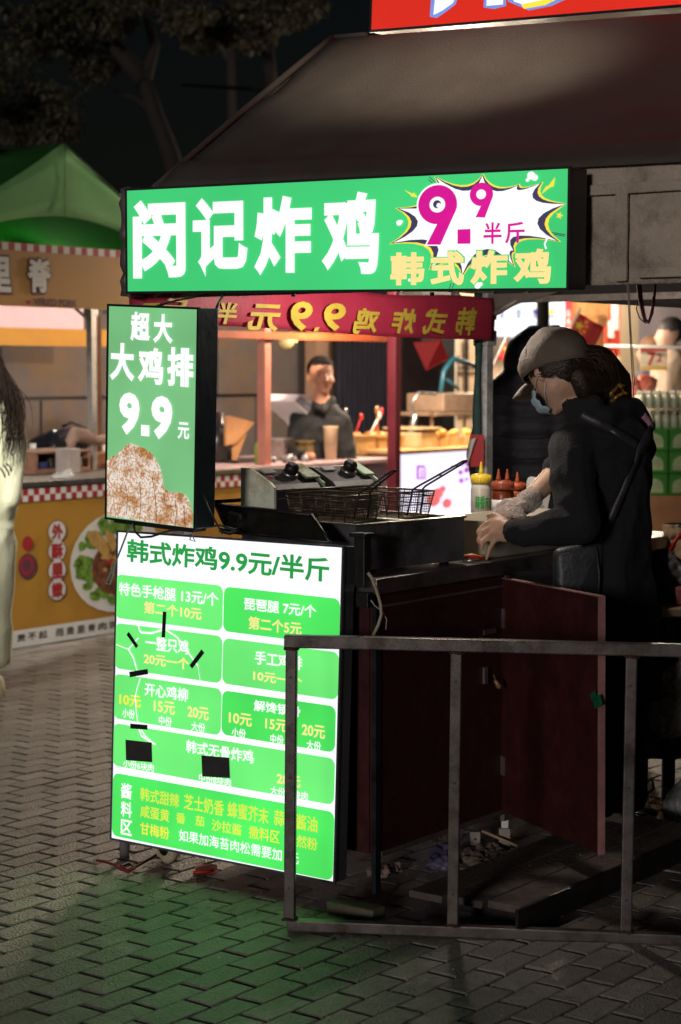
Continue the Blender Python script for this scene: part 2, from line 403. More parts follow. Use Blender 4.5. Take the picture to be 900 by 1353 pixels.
# ---- menu board
MM = frame(-.6997, 5.76, .0764, -36.28, -2.46, .08); MW, MH = .8486, .9409
menu = lightbox('menu_board', 'tall lit menu board in white and green on the end of the fried chicken cart', MM, MW, MH, .055, G_white, rim=.003, sidem=mat('menu_case_grey', (.10, .105, .13), .4, .3, .2, 8, .1, 50))
p = Print(MM, y0=-.0035, k=.018)
def cell(tl, br, m=G_green):
    p.k = .019 * (1 - .72 * ((tl[1] + br[1]) / 2 - 700) / 450)
    x0, z1 = OnP(MM, *tl); x1, z0 = OnP(MM, *br); kw = p.k * (x1 - x0); p.rrect(x0, z0 + kw / 2, x1, z1 - kw / 2, .022, m, 1, sk=p.k)
cell((154.6, 758.6), (295, 834)); cell((297.5, 774.8), (449.5, 853), G_green2)
cell((153.8, 822.8), (294, 903)); cell((296.3, 842.8), (448, 924.8))
cell((152.6, 889.7), (293, 971.7)); cell((295.2, 911.8), (443.8, 994.3), G_green2)
cell((151.4, 955), (442.6, 1063.6)); cell((151.0, 1020.6), (441, 1163.6), G_green2)
def kk(y): p.k = .019 * (1 - .72 * (y - 700) / 450)
def T(s, a, b, m=G_wprint, o=.022): kk(a[1]); p.text(s, a, b, m, 3, o)
T('韩式炸鸡9.9元/半斤', (169.5, 742.3), (437.5, 737), G_title, .028)
T('特色手枪腿 13元/个', (159, 786), (291, 783)); T('第二个10元', (191.8, 810), (268.5, 803), G_cream)
T('琵琶腿 7元/个', (324.4, 805.4), (420.3, 799.5)); T('第二个5元', (330, 831), (400.7, 822), G_cream)
T('一整只鸡', (194, 857.6), (251.5, 846)); T('20元一个', (191.8, 877), (252, 869.7), G_cream)
T('手工鸡排', (338.7, 877.2), (401.4, 867)); T('10元一个', (336.5, 899), (401.4, 893.5), G_cream)
T('开心鸡柳', (192.9, 918.8), (250.7, 909.7)); T('解馋锁骨', (337.2, 938.8), (398.8, 933))
for s, a, b in (('10元', (159.6, 931), (188.4, 920)), ('15元', (205, 940.7), (233.3, 928)), ('20元', (249.6, 948), (278, 935.5)), ('10元', (304.3, 955.8), (335, 944)), ('15元', (352.3, 963.4), (381.8, 951.8)), ('20元', (400.7, 972), (431.7, 959.5))): T(s, a, b, G_yel2 if a[0] < 190 else G_cream)
for s, a, b in (('小份', (163.4, 947.5), (180.4, 938)), ('中份', (211.8, 957.7), (229.2, 947.5)), ('大份', (254.5, 965.2), (273.4, 955.8)), ('小份', (308, 972.8), (327, 963.4)), ('中份', (359, 982), (377, 971.6)), ('大份', (406.7, 989.8), (426.4, 980)),
                ('小份6块肉', (164.6, 1013), (205.4, 1009.5)), ('中份8块肉', (264.7, 1032.5), (307.4, 1028.5)), ('大份10块肉', (359, 1049.5), (409, 1046.5))): T(s, a, b, G_wprint, .02)
T('韩式无骨炸鸡', (247.7, 994.3), (337.2, 991.5)); T('28元', (367.4, 1035.6), (399.2, 1026), G_cream)
T('酱', (161.5, 1053.7), (176.6, 1036)); T('料', (161.5, 1078), (176.6, 1060.5)); T('区', (161.5, 1101.7), (176.6, 1084.5))
for s, a, b in (('韩式甜辣', (187.2, 1057.5), (239, 1049)), ('芝士奶香', (245, 1068.8), (298, 1058)), ('蜂蜜芥末', (302.5, 1079), (357.2, 1068)), ('蒜香酱油', (363.7, 1089.2), (421.5, 1079.5)), ('咸蛋黄', (187.2, 1079), (225.8, 1070)), ('番', (234.4, 1086.6), (247, 1075)), ('茄', (260, 1090), (272.2, 1079)), ('沙拉酱', (281.7, 1096.8), (321.3, 1089)), ('撒料区', (330.8, 1107), (371.6, 1097.5)), ('孜然粉', (380, 1116), (421.5, 1107.5)), ('甘梅粉', (187.2, 1101.7), (225.8, 1093))): T(s, a, b, G_yel2 if a[1] > 1090 and a[0] < 190 else G_yellow, .010)
T('如果加海苔肉松需要加1元', (238.2, 1110.4), (397, 1126), G_wprint, .012)
ck = lambda pts, wd: p.line([(140 + x * .3778, 680 + y * .3778) for x, y in pts], wd, G_wprint, 4)
ck([(42, 453), (62, 462), (85, 470)], .003); ck([(85, 470), (102, 500), (115, 543)], .005); ck([(85, 470), (103, 450), (120, 430)], .004)
ck([(120, 388), (124, 405), (130, 412), (165, 414), (200, 404), (212, 400)], .006); ck([(216, 402), (255, 428), (280, 460), (300, 490), (328, 528)], .005); ck([(328, 528), (332, 555), (336, 580)], .002)
ck([(126, 572), (116, 605), (108, 640), (113, 690), (118, 730)], .0035); ck([(122, 748), (130, 772), (150, 786), (180, 803)], .006); ck([(130, 752), (145, 775), (165, 793)], .005)
p.done(menu)
def strip(M, a, b, wd, m, parent, name, th=.0012, px=True, y=-.0085):
    """a flat piece of tape stuck on the face of frame M from a to b"""
    (x0, z0), (x1, z1) = (OnP(M, *a), OnP(M, *b)) if px else (a, b)
    d = Vector((x1 - x0, z1 - z0)); n_ = Vector((-d.y, d.x)).normalized() * wd / 2; bb = B(M)
    bb.prism([(x0 - n_.x, z0 - n_.y), (x1 - n_.x, z1 - n_.y), (x1 + n_.x * .9, z1 + n_.y * .9), (x0 + n_.x, z0 + n_.y)], y - th, y)
    return bb.build(name, m, parent)
for a, b_, wd in (((220.3, 808), (218.6, 842), .0135), ((171.5, 836.5), (184, 854.5), .0125), ((270.8, 860), (255, 881), .0145), ((174, 891), (198, 886.8), .0165), ((175, 959), (197.4, 960.5), .015)): strip(MM, a, b_, wd, M_tape, menu, 'tape')
strip(MM, (169, 990.5), (203.4, 993), .062, M_patch, menu, 'patch'); strip(MM, (269.5, 1011.5), (306, 1013.5), .062, M_patch, menu, 'patch')

# ---- main sign
SM = frame(-.6532, 5.9, 1.741, -36.31, 1.13, 1.06); SW, SH = 1.5435, .3127
main_sign = lightbox('shop_sign', 'wide glowing green shop sign with white characters hung across the front of the tent', SM, SW, SH, .09, G_main, rim=.004, sidem=mat('sign_case_dark', (.03, .028, .03), .45, .2, .2, 9, .1, 50))
p = Print(SM, y0=-.0035)
for ch, x0, y0, x1, y1 in (('闵', 178, 368, 247, 262), ('记', 257, 366, 329, 259), ('炸', 338, 364, 414, 257), ('鸡', 427, 363, 503, 252)):
    p.text(ch, (x0, y0), (x1, y1), G_wprint, 3, .042)
c6 = lambda x, y: (520 + x * .2667, 230 + y * .2667)
tips = [(22, 170), (212, 12), (448, 2), (628, 52), (742, 42), (872, 146), (828, 334), (606, 384), (606, 458), (346, 506), (184, 470), (-8, 345)]
cx_, cy_ = 430, 215
def burst(grow, pull, m, lay):
    pts = []
    for i, a in enumerate(tips):
        b_ = tips[(i + 1) % len(tips)]
        A = (cx_ + (a[0] - cx_) * grow, cy_ + (a[1] - cy_) * grow); Bq = (cx_ + (b_[0] - cx_) * grow, cy_ + (b_[1] - cy_) * grow)
        mx, my = (A[0] + Bq[0]) / 2, (A[1] + Bq[1]) / 2; dd = math.hypot(Bq[0] - A[0], Bq[1] - A[1]) / 300
        k = 1 - pull * min(1, dd); q = (cx_ + (mx - cx_) * k, cy_ + (my - cy_) * k)
        for j in range(7):
            t = j / 7; pts.append(c6((1 - t) ** 2 * A[0] + 2 * t * (1 - t) * q[0] + t * t * Bq[0], (1 - t) ** 2 * A[1] + 2 * t * (1 - t) * q[1] + t * t * Bq[1]))
    cl = OnP(SM, 168, 240)
    pts = [OnP(SM, *q) for q in pts]; pts = [(min(x, SW - .008), min(z, SH - .006)) for x, z in pts]
    # fan from the centre so the concave star fills cleanly
    ctr = OnP(SM, *c6(cx_, cy_)); n_ = len(pts)
    for i in range(n_): p.poly([ctr, pts[i], pts[(i + 1) % n_]], m, lay, px=False)
burst(1.02, .62, G_yel2, 1); burst(1.0, .70, G_navy, 2); burst(.97, .92, G_wprint, 3)
def nine(c, ro, ri, tail, dx, lay):
    for m, g, l in ((G_wprint, 10, lay), (G_mag, 0, lay + 1)):
        if g == 0 or ro > 80:
            p.disc(c6(*c), (ro + g) * .2667, m, l)
            tt = [(tail[0][0] + g, tail[0][1]), (tail[1][0] + g * .6, tail[1][1] + g * .6), (tail[2][0] - g * 1.2, tail[2][1] + g * .6), (tail[3][0] - g, tail[3][1])]
            p.poly([c6(*q) for q in tt], m, l)
    p.disc(c6(*c), ri * .2667, G_wprint, lay + 2)
nine((228, 152), 97, 39, [(325, 165), (242, 350), (174, 350), (232, 236)], 0, 4)
p.disc(c6(228, 150), 20 * .2667, G_navy, 7); p.disc(c6(238, 156), 12 * .2667, G_wprint, 8)
nine((445, 101), 58, 24, [(503, 108), (462, 216), (416, 214), (446, 152)], 0, 4)
p.poly([c6(327, 275), c6(391, 272), c6(391, 345), c6(327, 346)], G_mag, 5)
p.text('半', c6(455, 347), c6(546, 238), G_mag, 5, .02); p.text('斤', c6(562, 345), c6(660, 236), G_mag, 5, .02)
for ch, a, b_ in (('韩', (-5, 552), (165, 386)), ('式', (193, 552), (362, 380)), ('炸', (390, 550), (577, 375)), ('鸡', (604, 545), (792, 368))):
    p.text(ch, c6(a[0] - 6, a[1] + 6), c6(b_[0] + 6, b_[1] - 6), G_main, 5, .060); p.text(ch, c6(*a), c6(*b_), G_cream, 6, .040)
for bolt in ([(60, 78), (100, 98), (108, 92), (128, 116), (96, 112), (92, 104)], [(808, 15), (800, 62), (782, 66), (738, 102), (762, 62), (775, 58)]): p.poly([c6(*q) for q in bolt], G_yel2, 3)
st = [(830 + (20 if k % 2 == 0 else 8) * cos(k * pi / 5), 206 + (20 if k % 2 == 0 else 8) * sin(k * pi / 5)) for k in range(10)]
p.poly([c6(*q) for q in st], G_yel2, 4)
for cx, cy, r in ((36, 242, 14), (48, 236, 8), (690, 8, 20), (708, 18, 16), (672, 30, 9), (425, 552, 16), (440, 545, 10), (88, 525, 8)): p.disc(c6(cx, cy), r * .2667, G_wprint, 4)
for a, b_ in (((184, 14), (213, 40)), ((180, 28), (200, 44)), ((790, 290), (858, 300)), ((802, 298), (856, 308)), ((292, 540), (284, 568)), ((308, 538), (298, 566))): p.line([c6(*a), c6(*b_)], .0022, G_navy, 3)
p.line([c6(768, 310), c6(772, 325), c6(760, 345), c6(768, 372)], .005, G_wprint, 7)
p.done(main_sign)
b = B(SM); 
for x in (.16, .62, 1.1): b.tube([(x, .03, -.004), (x, .03, -.014)], .006, 8)
b.build('fixing_bolt', M_black, main_sign)

# ---- small hanging light box
HM = frame(-.6941, 5.66, 1.0664, -36.78, 1.24, 2.77); HW, HH = .3482, .6292
small = lightbox('hanging_sign', 'small upright green light box hung under the wide sign, advertising a chicken cutlet', HM, HW, HH, .085, G_small, rim=.0035, sidem=mat('hanging_case', (.03, .04, .052), .3, .5, .2, 8, .1, 50))
p = Print(HM, y0=-.0035)
for ch, a, b_ in (('超', (174.3, 450.3), (201, 412.7)), ('大', (204.3, 453), (230.7, 415.5)), ('大', (147, 502), (180.3, 454)), ('鸡', (184, 506.5), (218.3, 460)), ('排', (222.7, 509.6), (258.3, 460))): p.text(ch, a, b_, G_wprint, 3, .04)
def fat9(x0, y0, x1, y1):
    p.text('9', (x0, y1), (x1, y0), G_wprint, 3, .052)
fat9(159.3, 519.5, 187, 573.5); fat9(201.5, 524, 230.5, 579.5)
p.poly([(188.5, 561), (199.5, 562), (199.5, 576.5), (188.5, 575.5)], G_wprint, 3); p.text('元', (236.7, 579.5), (252.5, 558.5), G_wprint, 3, .03)
# printed cutlet
mc = bpy.data.materials.new('lit_cutlet_print'); mc.use_nodes = True; t_ = mc.node_tree; b_ = t_.nodes['Principled BSDF']
tc = t_.nodes.new('ShaderNodeTexCoord'); vo = t_.nodes.new('ShaderNodeTexVoronoi'); vo.inputs['Scale'].default_value = 130
n1 = t_.nodes.new('ShaderNodeTexNoise'); n1.inputs['Scale'].default_value = 70; n1.inputs['Detail'].default_value = 4; n1.inputs['Distortion'].default_value = 1.5
mm = t_.nodes.new('ShaderNodeMix'); mm.inputs[0].default_value = .45
t_.links.new(tc.outputs['Object'], vo.inputs['Vector']); t_.links.new(tc.outputs['Object'], n1.inputs['Vector'])
t_.links.new(vo.outputs['Distance'], mm.inputs[2]); t_.links.new(n1.outputs['Fac'], mm.inputs[3])
cr = t_.nodes.new('ShaderNodeValToRGB'); e = cr.color_ramp.elements; e[0].position = .44; e[0].color = lin((236, 226, 216)); e[1].position = .86; e[1].color = lin((118, 72, 42))
x = e.new(.56); x.color = lin((214, 192, 166)); x = e.new(.66); x.color = lin((196, 118, 58)); x = e.new(.74); x.color = lin((222, 200, 176))
n2 = t_.nodes.new('ShaderNodeTexNoise'); n2.inputs['Scale'].default_value = 22; n2.inputs['Detail'].default_value = 5; t_.links.new(tc.outputs['Object'], n2.inputs['Vector'])
mr = t_.nodes.new('ShaderNodeMapRange'); mr.inputs[1].default_value = .35; mr.inputs[2].default_value = .6; mr.inputs[3].default_value = .50; mr.inputs[4].default_value = 1.1; t_.links.new(n2.outputs['Fac'], mr.inputs[0])
gm = t_.nodes.new('ShaderNodeMix'); gm.data_type = 'RGBA'; gm.blend_type = 'MULTIPLY'; gm.inputs[0].default_value = 1
gr = t_.nodes.new('ShaderNodeValToRGB'); gr.color_ramp.elements[0].color = (.62, .36, .16, 1); gr.color_ramp.elements[1].color = (1, 1, 1, 1); gr.color_ramp.elements[0].position = .36; gr.color_ramp.elements[1].position = .56; t_.links.new(n2.outputs['Fac'], gr.inputs[0])
t_.links.new(mm.outputs[0], cr.inputs[0]); t_.links.new(cr.outputs[0], gm.inputs[6]); t_.links.new(gr.outputs[0], gm.inputs[7]); t_.links.new(gm.outputs[2], b_.inputs['Emission Color']); b_.inputs['Emission Strength'].default_value = .95; b_.inputs['Base Color'].default_value = (.1, .08, .06, 1)
mc.cycles.emission_sampling = 'NONE'; MAT['lit_cutlet_print'] = mc
pts = [(428, 84), (448, 68), (470, 62), (485, 42), (500, 30), (520, 15), (545, 24), (575, 35), (596, 48), (612, 62), (626, 84), (640, 112), (650, 150), (655, 196), (690, 214), (720, 212), (742, 222), (756, 244), (762, 268), (772, 300), (768, 352), (600, 330), (430, 303)]
pp = [OnP(HM, x / 3, 580 + y / 3) for x, y in pts]; pp = [(max(.004, min(HW - .004, x)), max(.004, z)) for x, z in pp]
b = p._b(('printed_art', mc.name)); ctr = (sum(q[0] for q in pp) / len(pp), .1)
for i in range(len(pp)): b.poly([(q[0], p.y(2), q[1]) for q in (ctr, pp[i], pp[(i + 1) % len(pp)])])
G_brown = glow('lit_brown_print', lin((120, 70, 45)), .8, .1, 9, False)
for a in ([(505, 180), (512, 230), (508, 300)], [(560, 170), (566, 240), (560, 320)], [(610, 150), (622, 230), (628, 330)], [(655, 215), (662, 260), (690, 268)], [(700, 240), (706, 300), (700, 345)], [(735, 262), (740, 350)]): p.line([(x / 3, 580 + y / 3) for x, y in a], .0022, G_brown, 3)
p.done(small)
b = B(); b.tube([P(205, 405, 5.64), P(232, 397, 5.72), P(275, 389, 5.72)], .003, 6); b.build('hanging_wire', M_black, small)
b = B(); b.tube([P(286, 407, 5.52), P(290, 398, 5.6), P(296, 388, 5.68)], .004, 6); b.build('hanging_wire', M_black, small)
b = B(HM); b.box((.02, .01, -.012), (HW - .02, .07, .0)); b.build('bottom_rail', M_black, small)
b = B(); b.tube([P(256, 700, 5.52), P(254, 707, 5.52), P(258, 716, 5.52), P(251, 713, 5.52), P(253, 705, 5.52)], .0022, 6); b.build('hook', M_steel, small)
# cables between the two signs
b = B(); b.tube([P(176, 692, 5.6), P(168, 704, 5.62), P(160, 725, 5.64), P(152, 745, 5.66), P(142, 765, 5.68), P(140, 771, 5.68), P(145, 772, 5.68), P(149, 760, 5.66), P(150, 745, 5.66)], .0028, 6)
solo(b, 'cable', mat('grey_cable', (.25, .27, .3), .5), 'pale grey cable looping down beside the upper corner of the menu board', 'cable')
b = B(); b.tube([P(177, 690, 5.6), P(178, 702, 5.6), P(186, 710, 5.6), P(200, 709, 5.58), P(225, 701, 5.56), P(262, 699, 5.54), P(290, 694, 5.5), P(312, 700, 5.5)], .0035, 6)
b.tube([P(268, 655, 5.46), P(280, 680, 5.46), P(294, 706, 5.46)], .0028, 6)
solo(b, 'cable', M_black, 'black cable running along the bottom of the small hanging light box', 'cable')

# ---- red sign on the ridge
RM = Matrix.Translation(S(-3.926, 5.46, 2.672)) @ Matrix.Rotation(YAW, 4, 'Z') @ Matrix.Rotation(R(2.2), 4, 'Y')
red = lightbox('roof_sign', 'huge glowing red sign box standing on the ridge of the dark tent', RM, 3.0, .55, .12, G_redf, rim=.006)
p = Print(RM, y0=-.0035)
def stroke(pts, m, lay): p.poly([OnP(RM, *q) for q in pts], m, lay, px=False)
for poly, m, lay in (([(572, -20), (612, -22), (603, 6), (590, 16), (578, 24), (569, 22)], G_blue, 1), ([(578, -20), (610, -22), (600, 4), (586, 14), (574, 20)], G_wprint, 2),
    ([(642, -24), (668, -26), (670, 8), (654, 12), (640, 10)], G_blue, 1), ([(646, -24), (666, -26), (666, 6), (644, 8)], G_wprint, 2),
    ([(672, 2), (700, 14), (730, 8), (760, -6), (790, -26), (680, -26)], G_blue, 1), ([(680, 2), (704, 10), (726, 4), (752, -8), (776, -26), (684, -26)], G_wprint, 2),
    ([(690, 6), (720, 0), (750, -14), (752, -8), (722, 7), (694, 12)], G_yel2, 3), ([(800, -30), (840, -34), (838, -8), (815, -2), (798, -6)], G_wprint, 2)): stroke(poly, m, lay)
p.done(red)

# ================================================================ TENT
M_roof = mat('brown_grey_canvas', (.066, .058, .053), .78, 0, .14, 5, .35, 130)
M_val = mat('grimy_beige_canvas', (.46, .39, .33), .85, 0, .18, 7, .6, 120, dirt=(.22, .18, .15), dirts=6)
M_under = mat('dark_canvas', (.045, .04, .042), .85, 0, .2, 5, .2, 60)
M_framet = mat('tent_frame_steel', (.40, .37, .35), .5, .4, .25, 12, .15, 60, dirt=(.2, .17, .15), dirts=12)
tent = thing('market_tent', 'large dark brown canvas tent with ridged roof over the fried chicken cart', 'tent', Matrix.Translation(S(-4.04, 4.45)) @ STREET.to_3x3().to_4x4())
U0, U1, V0, V1, VR = -4.04, -.9, 4.47, 6.40, 5.40
def ez(u): return 2.062 - .045 * (u - U0) / 3
def rz(u): return 2.655 - .062 * (u - U0) / 1.35 if u < -2.69 else 2.593
b = B(STREET); NU, NV = 48, 22; rows = []
for i in range(NU + 1):
    u = U0 + (U1 - U0) * i / NU; row = []
    for j in range(2 * NV + 1):
        t = j / NV
        if t <= 1: v = V0 + (VR - V0) * t; z = ez(u) + (rz(u) - ez(u)) * t
        else: v = VR + (V1 - VR) * (t - 1); z = rz(u) + (ez(u) - .02 - rz(u)) * (t - 1)
        s_ = (t if t <= 1 else 2 - t)
        z -= .035 * sin(pi * s_) * (1 if i > 1 else .3 + .35 * i) * (1 - .6 * math.exp(-(u - U0) * 3)) - (.018 if 0 < s_ < .16 else 0) * (1 if s_ > .05 else .5)
        z += .010 * noise.noise(Vector((u * 3, v * 5, 0))) * sin(pi * s_) + .009 * noise.noise(Vector((u * 5 + v * 9, v * 2 - u, 4))) * sin(pi * s_)
        row.append(b.v((u, v, z)))
    rows.append(row)
for i in range(NU):
    for j in range(2 * NV): b.face([rows[i][j], rows[i + 1][j], rows[i + 1][j + 1], rows[i][j + 1]], True)
b.build('roof', M_roof, tent, solid=.004)
b = B(STREET)   # gable end and a rolled hem along it
b.poly([(U0 + .005, V0, ez(U0)), (U0 + .005, V1, ez(U0)), (U0 + .005, VR, rz(U0) - .01)]); b.build('gable', M_under, tent, solid=.004)
b = B(STREET); hem = [(U0 - .004, V0 + (VR - V0) * k / 10, ez(U0) + (rz(U0) - ez(U0)) * k / 10 + .004 + .006 * sin(pi * k / 10)) for k in range(11)]; b.tube(hem, .011, 8); b.tube([(U0, VR, rz(U0) + .003), (-3.9, VR, rz(-3.9) + .004)], .009, 8); b.build('hem', M_roof, tent)
# front valance: folded, grimy
def valance(name, pts_u, v, z0f, z1f, m, seed, amp=.008, along='u', n=40, q=12):
    b = B(STREET); rows = []
    for i in range(n + 1):
        u = pts_u[0] + (pts_u[1] - pts_u[0]) * i / n; row = []
        for j in range(q + 1):
            z = z0f(u) + (z1f(u) - z0f(u)) * j / q
            o_ = amp * noise.noise(Vector((u * 7, z * 4, seed))) + amp * .7 * noise.noise(Vector((u * 2 + z * 11, z * 9, seed + 5)))
            row.append(b.v((u, v + o_, z) if along == 'u' else (v + o_, u, z)))
        rows.append(row)
    for i in range(n):
        for j in range(q): b.face([rows[i][j], rows[i + 1][j], rows[i + 1][j + 1], rows[i][j + 1]], True)
    return b.build(name, m, tent, solid=.003)
valance('front_valance', (U0, U1), 4.50, lambda u: 1.728, lambda u: ez(u) + .005, M_val, 2, .012, n=70, q=16)
b = B(STREET)   # stitched double folds and the flat hem pocket
b.box((-2.43, 4.474, 1.735), (-2.395, 4.486, 1.985), bev=.004); b.box((-2.36, 4.470, 1.742), (U1, 4.482, 1.768), bev=.004); b.box((-2.53, 4.476, 1.962), (U1, 4.488, 1.99), bev=.004)
b.build('stitched_fold', M_val, tent)
valance('rear_valance', (U0, U1), V1, lambda u: 1.79 - .065 * min(1, (u - U0) / .95), lambda u: ez(u) - .02, M_under, 9, .01)
valance('side_valance', (V0, V1), U0 + .02, lambda u: 1.80, lambda u: ez(U0), M_under, 4, .006, along='v', n=24)
# frame
b = B(STREET); b.box((U0 - .0, 4.53, 1.775), (U1, 4.56, 1.80)); b.build('front_rail', M_framet, tent)
b = B(STREET); b.box((U0 + .04, V1 - .04, 1.765), (U1, V1 - .012, 1.79)); b.build('rear_rail', M_framet, tent)
b = B(STREET); b.box((U0 + .03, V0 + .1, 1.803), (U0 + .055, V1 - .05, 1.828)); b.build('side_rail', M_framet, tent)
for (u, v) in ((U0 + .03, 4.56), (U0 + .02, 6.36), (U1 - .05, 4.56), (U1 - .05, 6.36)):
    b = B(STREET); b.box((u - .024, v - .024, 0), (u + .024, v + .024, 2.0), bev=.004); b.box((u - .034, v - .034, 1.60), (u + .034, v + .034, 1.66), bev=.004) if v > 6 and u < -3 else None
    o = b.build('tent_pole', M_pole, tent)
b = B(STREET)
b.tube([(U0 + .03, 6.33, 1.70), (U0 + .22, 6.36, 1.80)], .013, 8); b.tube([(U0 + .03, 6.33, 1.69), (U0 + .03, 6.12, 1.80)], .013, 8); b.box((U0 - .02, 6.30, 1.70), (U0 + .06, 6.385, 1.78), bev=.006)
b.build('corner_bracket', M_framet, tent)
b = B(STREET)   # gusset of canvas at the rear corner
g_ = [(U0 + .03, 6.34, 1.70), (U0 + .05, 6.34, 1.80), (U0 + .36, 6.34, 1.80), (U0 + .2, 6.34, 1.765), (U0 + .1, 6.34, 1.73)]
b.poly(g_); b.build('corner_gusset', mat('grey_canvas', (.2, .18, .17), .8, 0, .15, 8, .2, 60), tent, solid=.004)
# tied side curtain beside the rear pole
b = B(); pts = []
for k in range(22):
    y = 388 + k * 17; pts.append(P(631.5 + 1.2 * sin(k * .5), y, 7.46))
b.tube(pts, [.015 + .003 * sin(k * .8) for k in range(22)], 8); b.build('side_curtain', mat('teal_canvas', (.035, .085, .08), .8, 0, .3, 14, .3, 60), tent)
# black wrapped bundle at the left end of the sign
b = B(SM); prof = []
for k in range(15):
    z = -.01 + .33 * k / 14; prof.append(((-.042 + .003 * sin(k * 2.1)), .05, z))
b.tube(prof, [.024 + .004 * sin(k * 1.7) + .003 * cos(k * 3.1) for k in range(15)], 9); b.box((-.018, .02, -.012), (-.006, .10, SH + .01))
solo(b, 'wrapped_post', mat('black_tarp', (.10, .085, .095), .38, 0, .4, 18, .5, 30), 'post wrapped in wrinkled blackish tarp at the end of the wide green sign', 'wrapped post')
# strings and straps hanging from the tent
b = B(); b.tube([P(829, 374, 6.45), P(831, 410, 6.45), P(833, 450, 6.45), P(837, 520, 6.45), P(839, 600, 6.45)], .0022, 5); b.tube([P(831, 374, 6.45), P(834, 440, 6.45), P(839, 510, 6.45)], .0017, 5)
solo(b, 'string', mat('grey_string', (.12, .11, .11), .8), 'thin dark string hanging from the tent rail behind the woman', 'string')
b = B()
for q in ([(843, 376), (845, 395), (849, 412), (853, 425), (859, 422), (864, 400), (866, 376)], [(846, 376), (848, 398), (852, 420), (857, 427), (862, 414), (864, 392)]): b.tube([P(x, y, 5.6) for x, y in q], .0045, 6)
solo(b, 'hanging_strap', mat('dark_red_strap', (.12, .015, .025), .6), 'looped dark red strap dangling from the tent rail', 'strap')
b = B(); b.tube([P(x, y, 5.6) for x, y in ((843, 398), (841, 408), (845, 420), (853, 427), (860, 424))], .0018, 5); solo(b, 'wire_loop', M_black, 'thin black wire loop hanging with the dark red strap', 'wire')

# mirrored red banner on the tent side (we see its back)
BMx = Matrix.Translation(S(U0 + .075, 4.46, 0)) @ Matrix.Rotation(YAW + pi / 2, 4, 'Z')
M_ban = mat('crimson_banner', (.50, .035, .085), .5, 0, .18, 5, .3, 40); M_bany = mat('banner_yellow_print', (.75, .58, .08), .55, 0, .15, 10)
ban = thing('banner', 'crimson cloth banner with mirrored yellow characters along the tent side behind the green sign', 'banner', BMx)
b = B(BMx); n = 60; L_ = 1.87; rows = []
def by(x): return .010 * noise.noise(Vector((x * 5, 0, 8))) + .004 * sin(x * 23)
def bz0(x): return 1.627 + .012 * (1 - x / L_) + .008 * sin(x * 2.6 + 1)
def bz1(x): return 1.787 - .010 * sin(pi * x / L_) + .004 * sin(x * 9)
for i in range(n + 1):
    x = L_ * i / n; rows.append([b.v((x, by(x) * (1.2 - k / 8) - .004 * sin(pi * k / 8) * (1 + sin(x * 7)), bz0(x) + (bz1(x) - bz0(x)) * k / 8)) for k in range(9)])
for i in range(n):
    for k in range(8): b.face([rows[i][k], rows[i + 1][k], rows[i + 1][k + 1], rows[i][k + 1]], True)
b.build('cloth', M_ban, ban, solid=.002)
b = B(STREET); g = [[b.v((-4.135 + .175 * i / 10, 4.458 - .004 * sin(i * 1.1) - .003 * j / 5, 1.655 + .012 * i / 10 + (.125 - .022 * (1 - i / 10)) * j / 5)) for j in range(6)] for i in range(11)]
for i in range(10):
    for j in range(5): b.face([g[i][j], g[i + 1][j], g[i + 1][j + 1], g[i][j + 1]], True)
b.build('folded_end', M_ban, ban, solid=.002)
b = B(STREET); b.poly([(-4.07, 4.449, 1.70), (-4.0, 4.449, 1.70), (-4.0, 4.449, 1.712), (-4.07, 4.449, 1.712)]); b.poly([(-4.03, 4.449, 1.735), (-3.99, 4.449, 1.75), (-3.985, 4.449, 1.742), (-4.02, 4.449, 1.728)]); b.build('lettering', M_bany, ban)
p = Print(BMx, y0=-.016)
for ch, x0, x1, y0, y1 in (('斤', 210, 243, 395, 420), ('半', 280, 309, 400, 428), ('元', 322, 366, 403, 437), ('9', 379, 408, 399, 437), ('9', 423, 452, 401, 437), ('鸡', 461, 497, 408, 441), ('炸', 512, 545, 408, 441), ('式', 553, 587, 409, 442), ('韩', 597, 626, 407, 443)):
    p.text(ch, (x0, y1), (x1, y0), M_bany, 1, .03, -.25 if ch != '9' else -.15, mirror=True)
p.poly([(411, 433), (417, 432), (415, 437), (409, 438)], M_bany, 1)
p.done(ban)

# ================================================================ THE CART
def Sb(a, b_, **k): return B(STREET).box(a, b_, **k)
cart = thing('food_cart', 'dark maroon food cart with a steel counter top behind the lit menu board', 'food cart', Matrix.Translation(S(-3.95, 4.33)) @ STREET.to_3x3().to_4x4())
CU0, CU1, CV0, CV1, CZ = -3.93, -3.10, 4.33, 6.25, .922
Sb((CU0 - .015, CV0 - .01, CZ - .045), (CU1 + .018, CV1, CZ), bev=.004).build('countertop', M_steel, cart)
Sb((CU1 - .02, CV0 + .01, .135), (CU1, 5.02, CZ - .048), bev=.002).build('side_panel', M_maroon, cart)
Sb((CU1 - .016, 5.66, .135), (CU1 - .002, CV1 - .02, CZ - .048)).build('side_panel', M_maroon, cart)
Sb((CU0, CV0 + .01, .135), (CU0 + .02, CV1 - .02, CZ - .048)).build('back_panel', M_maroon, cart)
Sb((CU0 + .022, CV0 + .01, .135), (CU1 - .022, CV0 + .03, CZ - .048)).build('end_panel', M_maroon, cart)
Sb((CU0 + .022, CV0 + .032, .135), (CU1 - .022, CV1 - .02, .15)).build('bottom_shelf', M_maroon, cart)
M_angle = mat('angle_iron', (.17, .14, .135), .55, .5, .3, 18, .2, 60)
Sb((CU1 - .006, CV0 + .035, .125), (CU1 + .006, 5.05, .139)).build('bottom_rail', M_angle, cart)
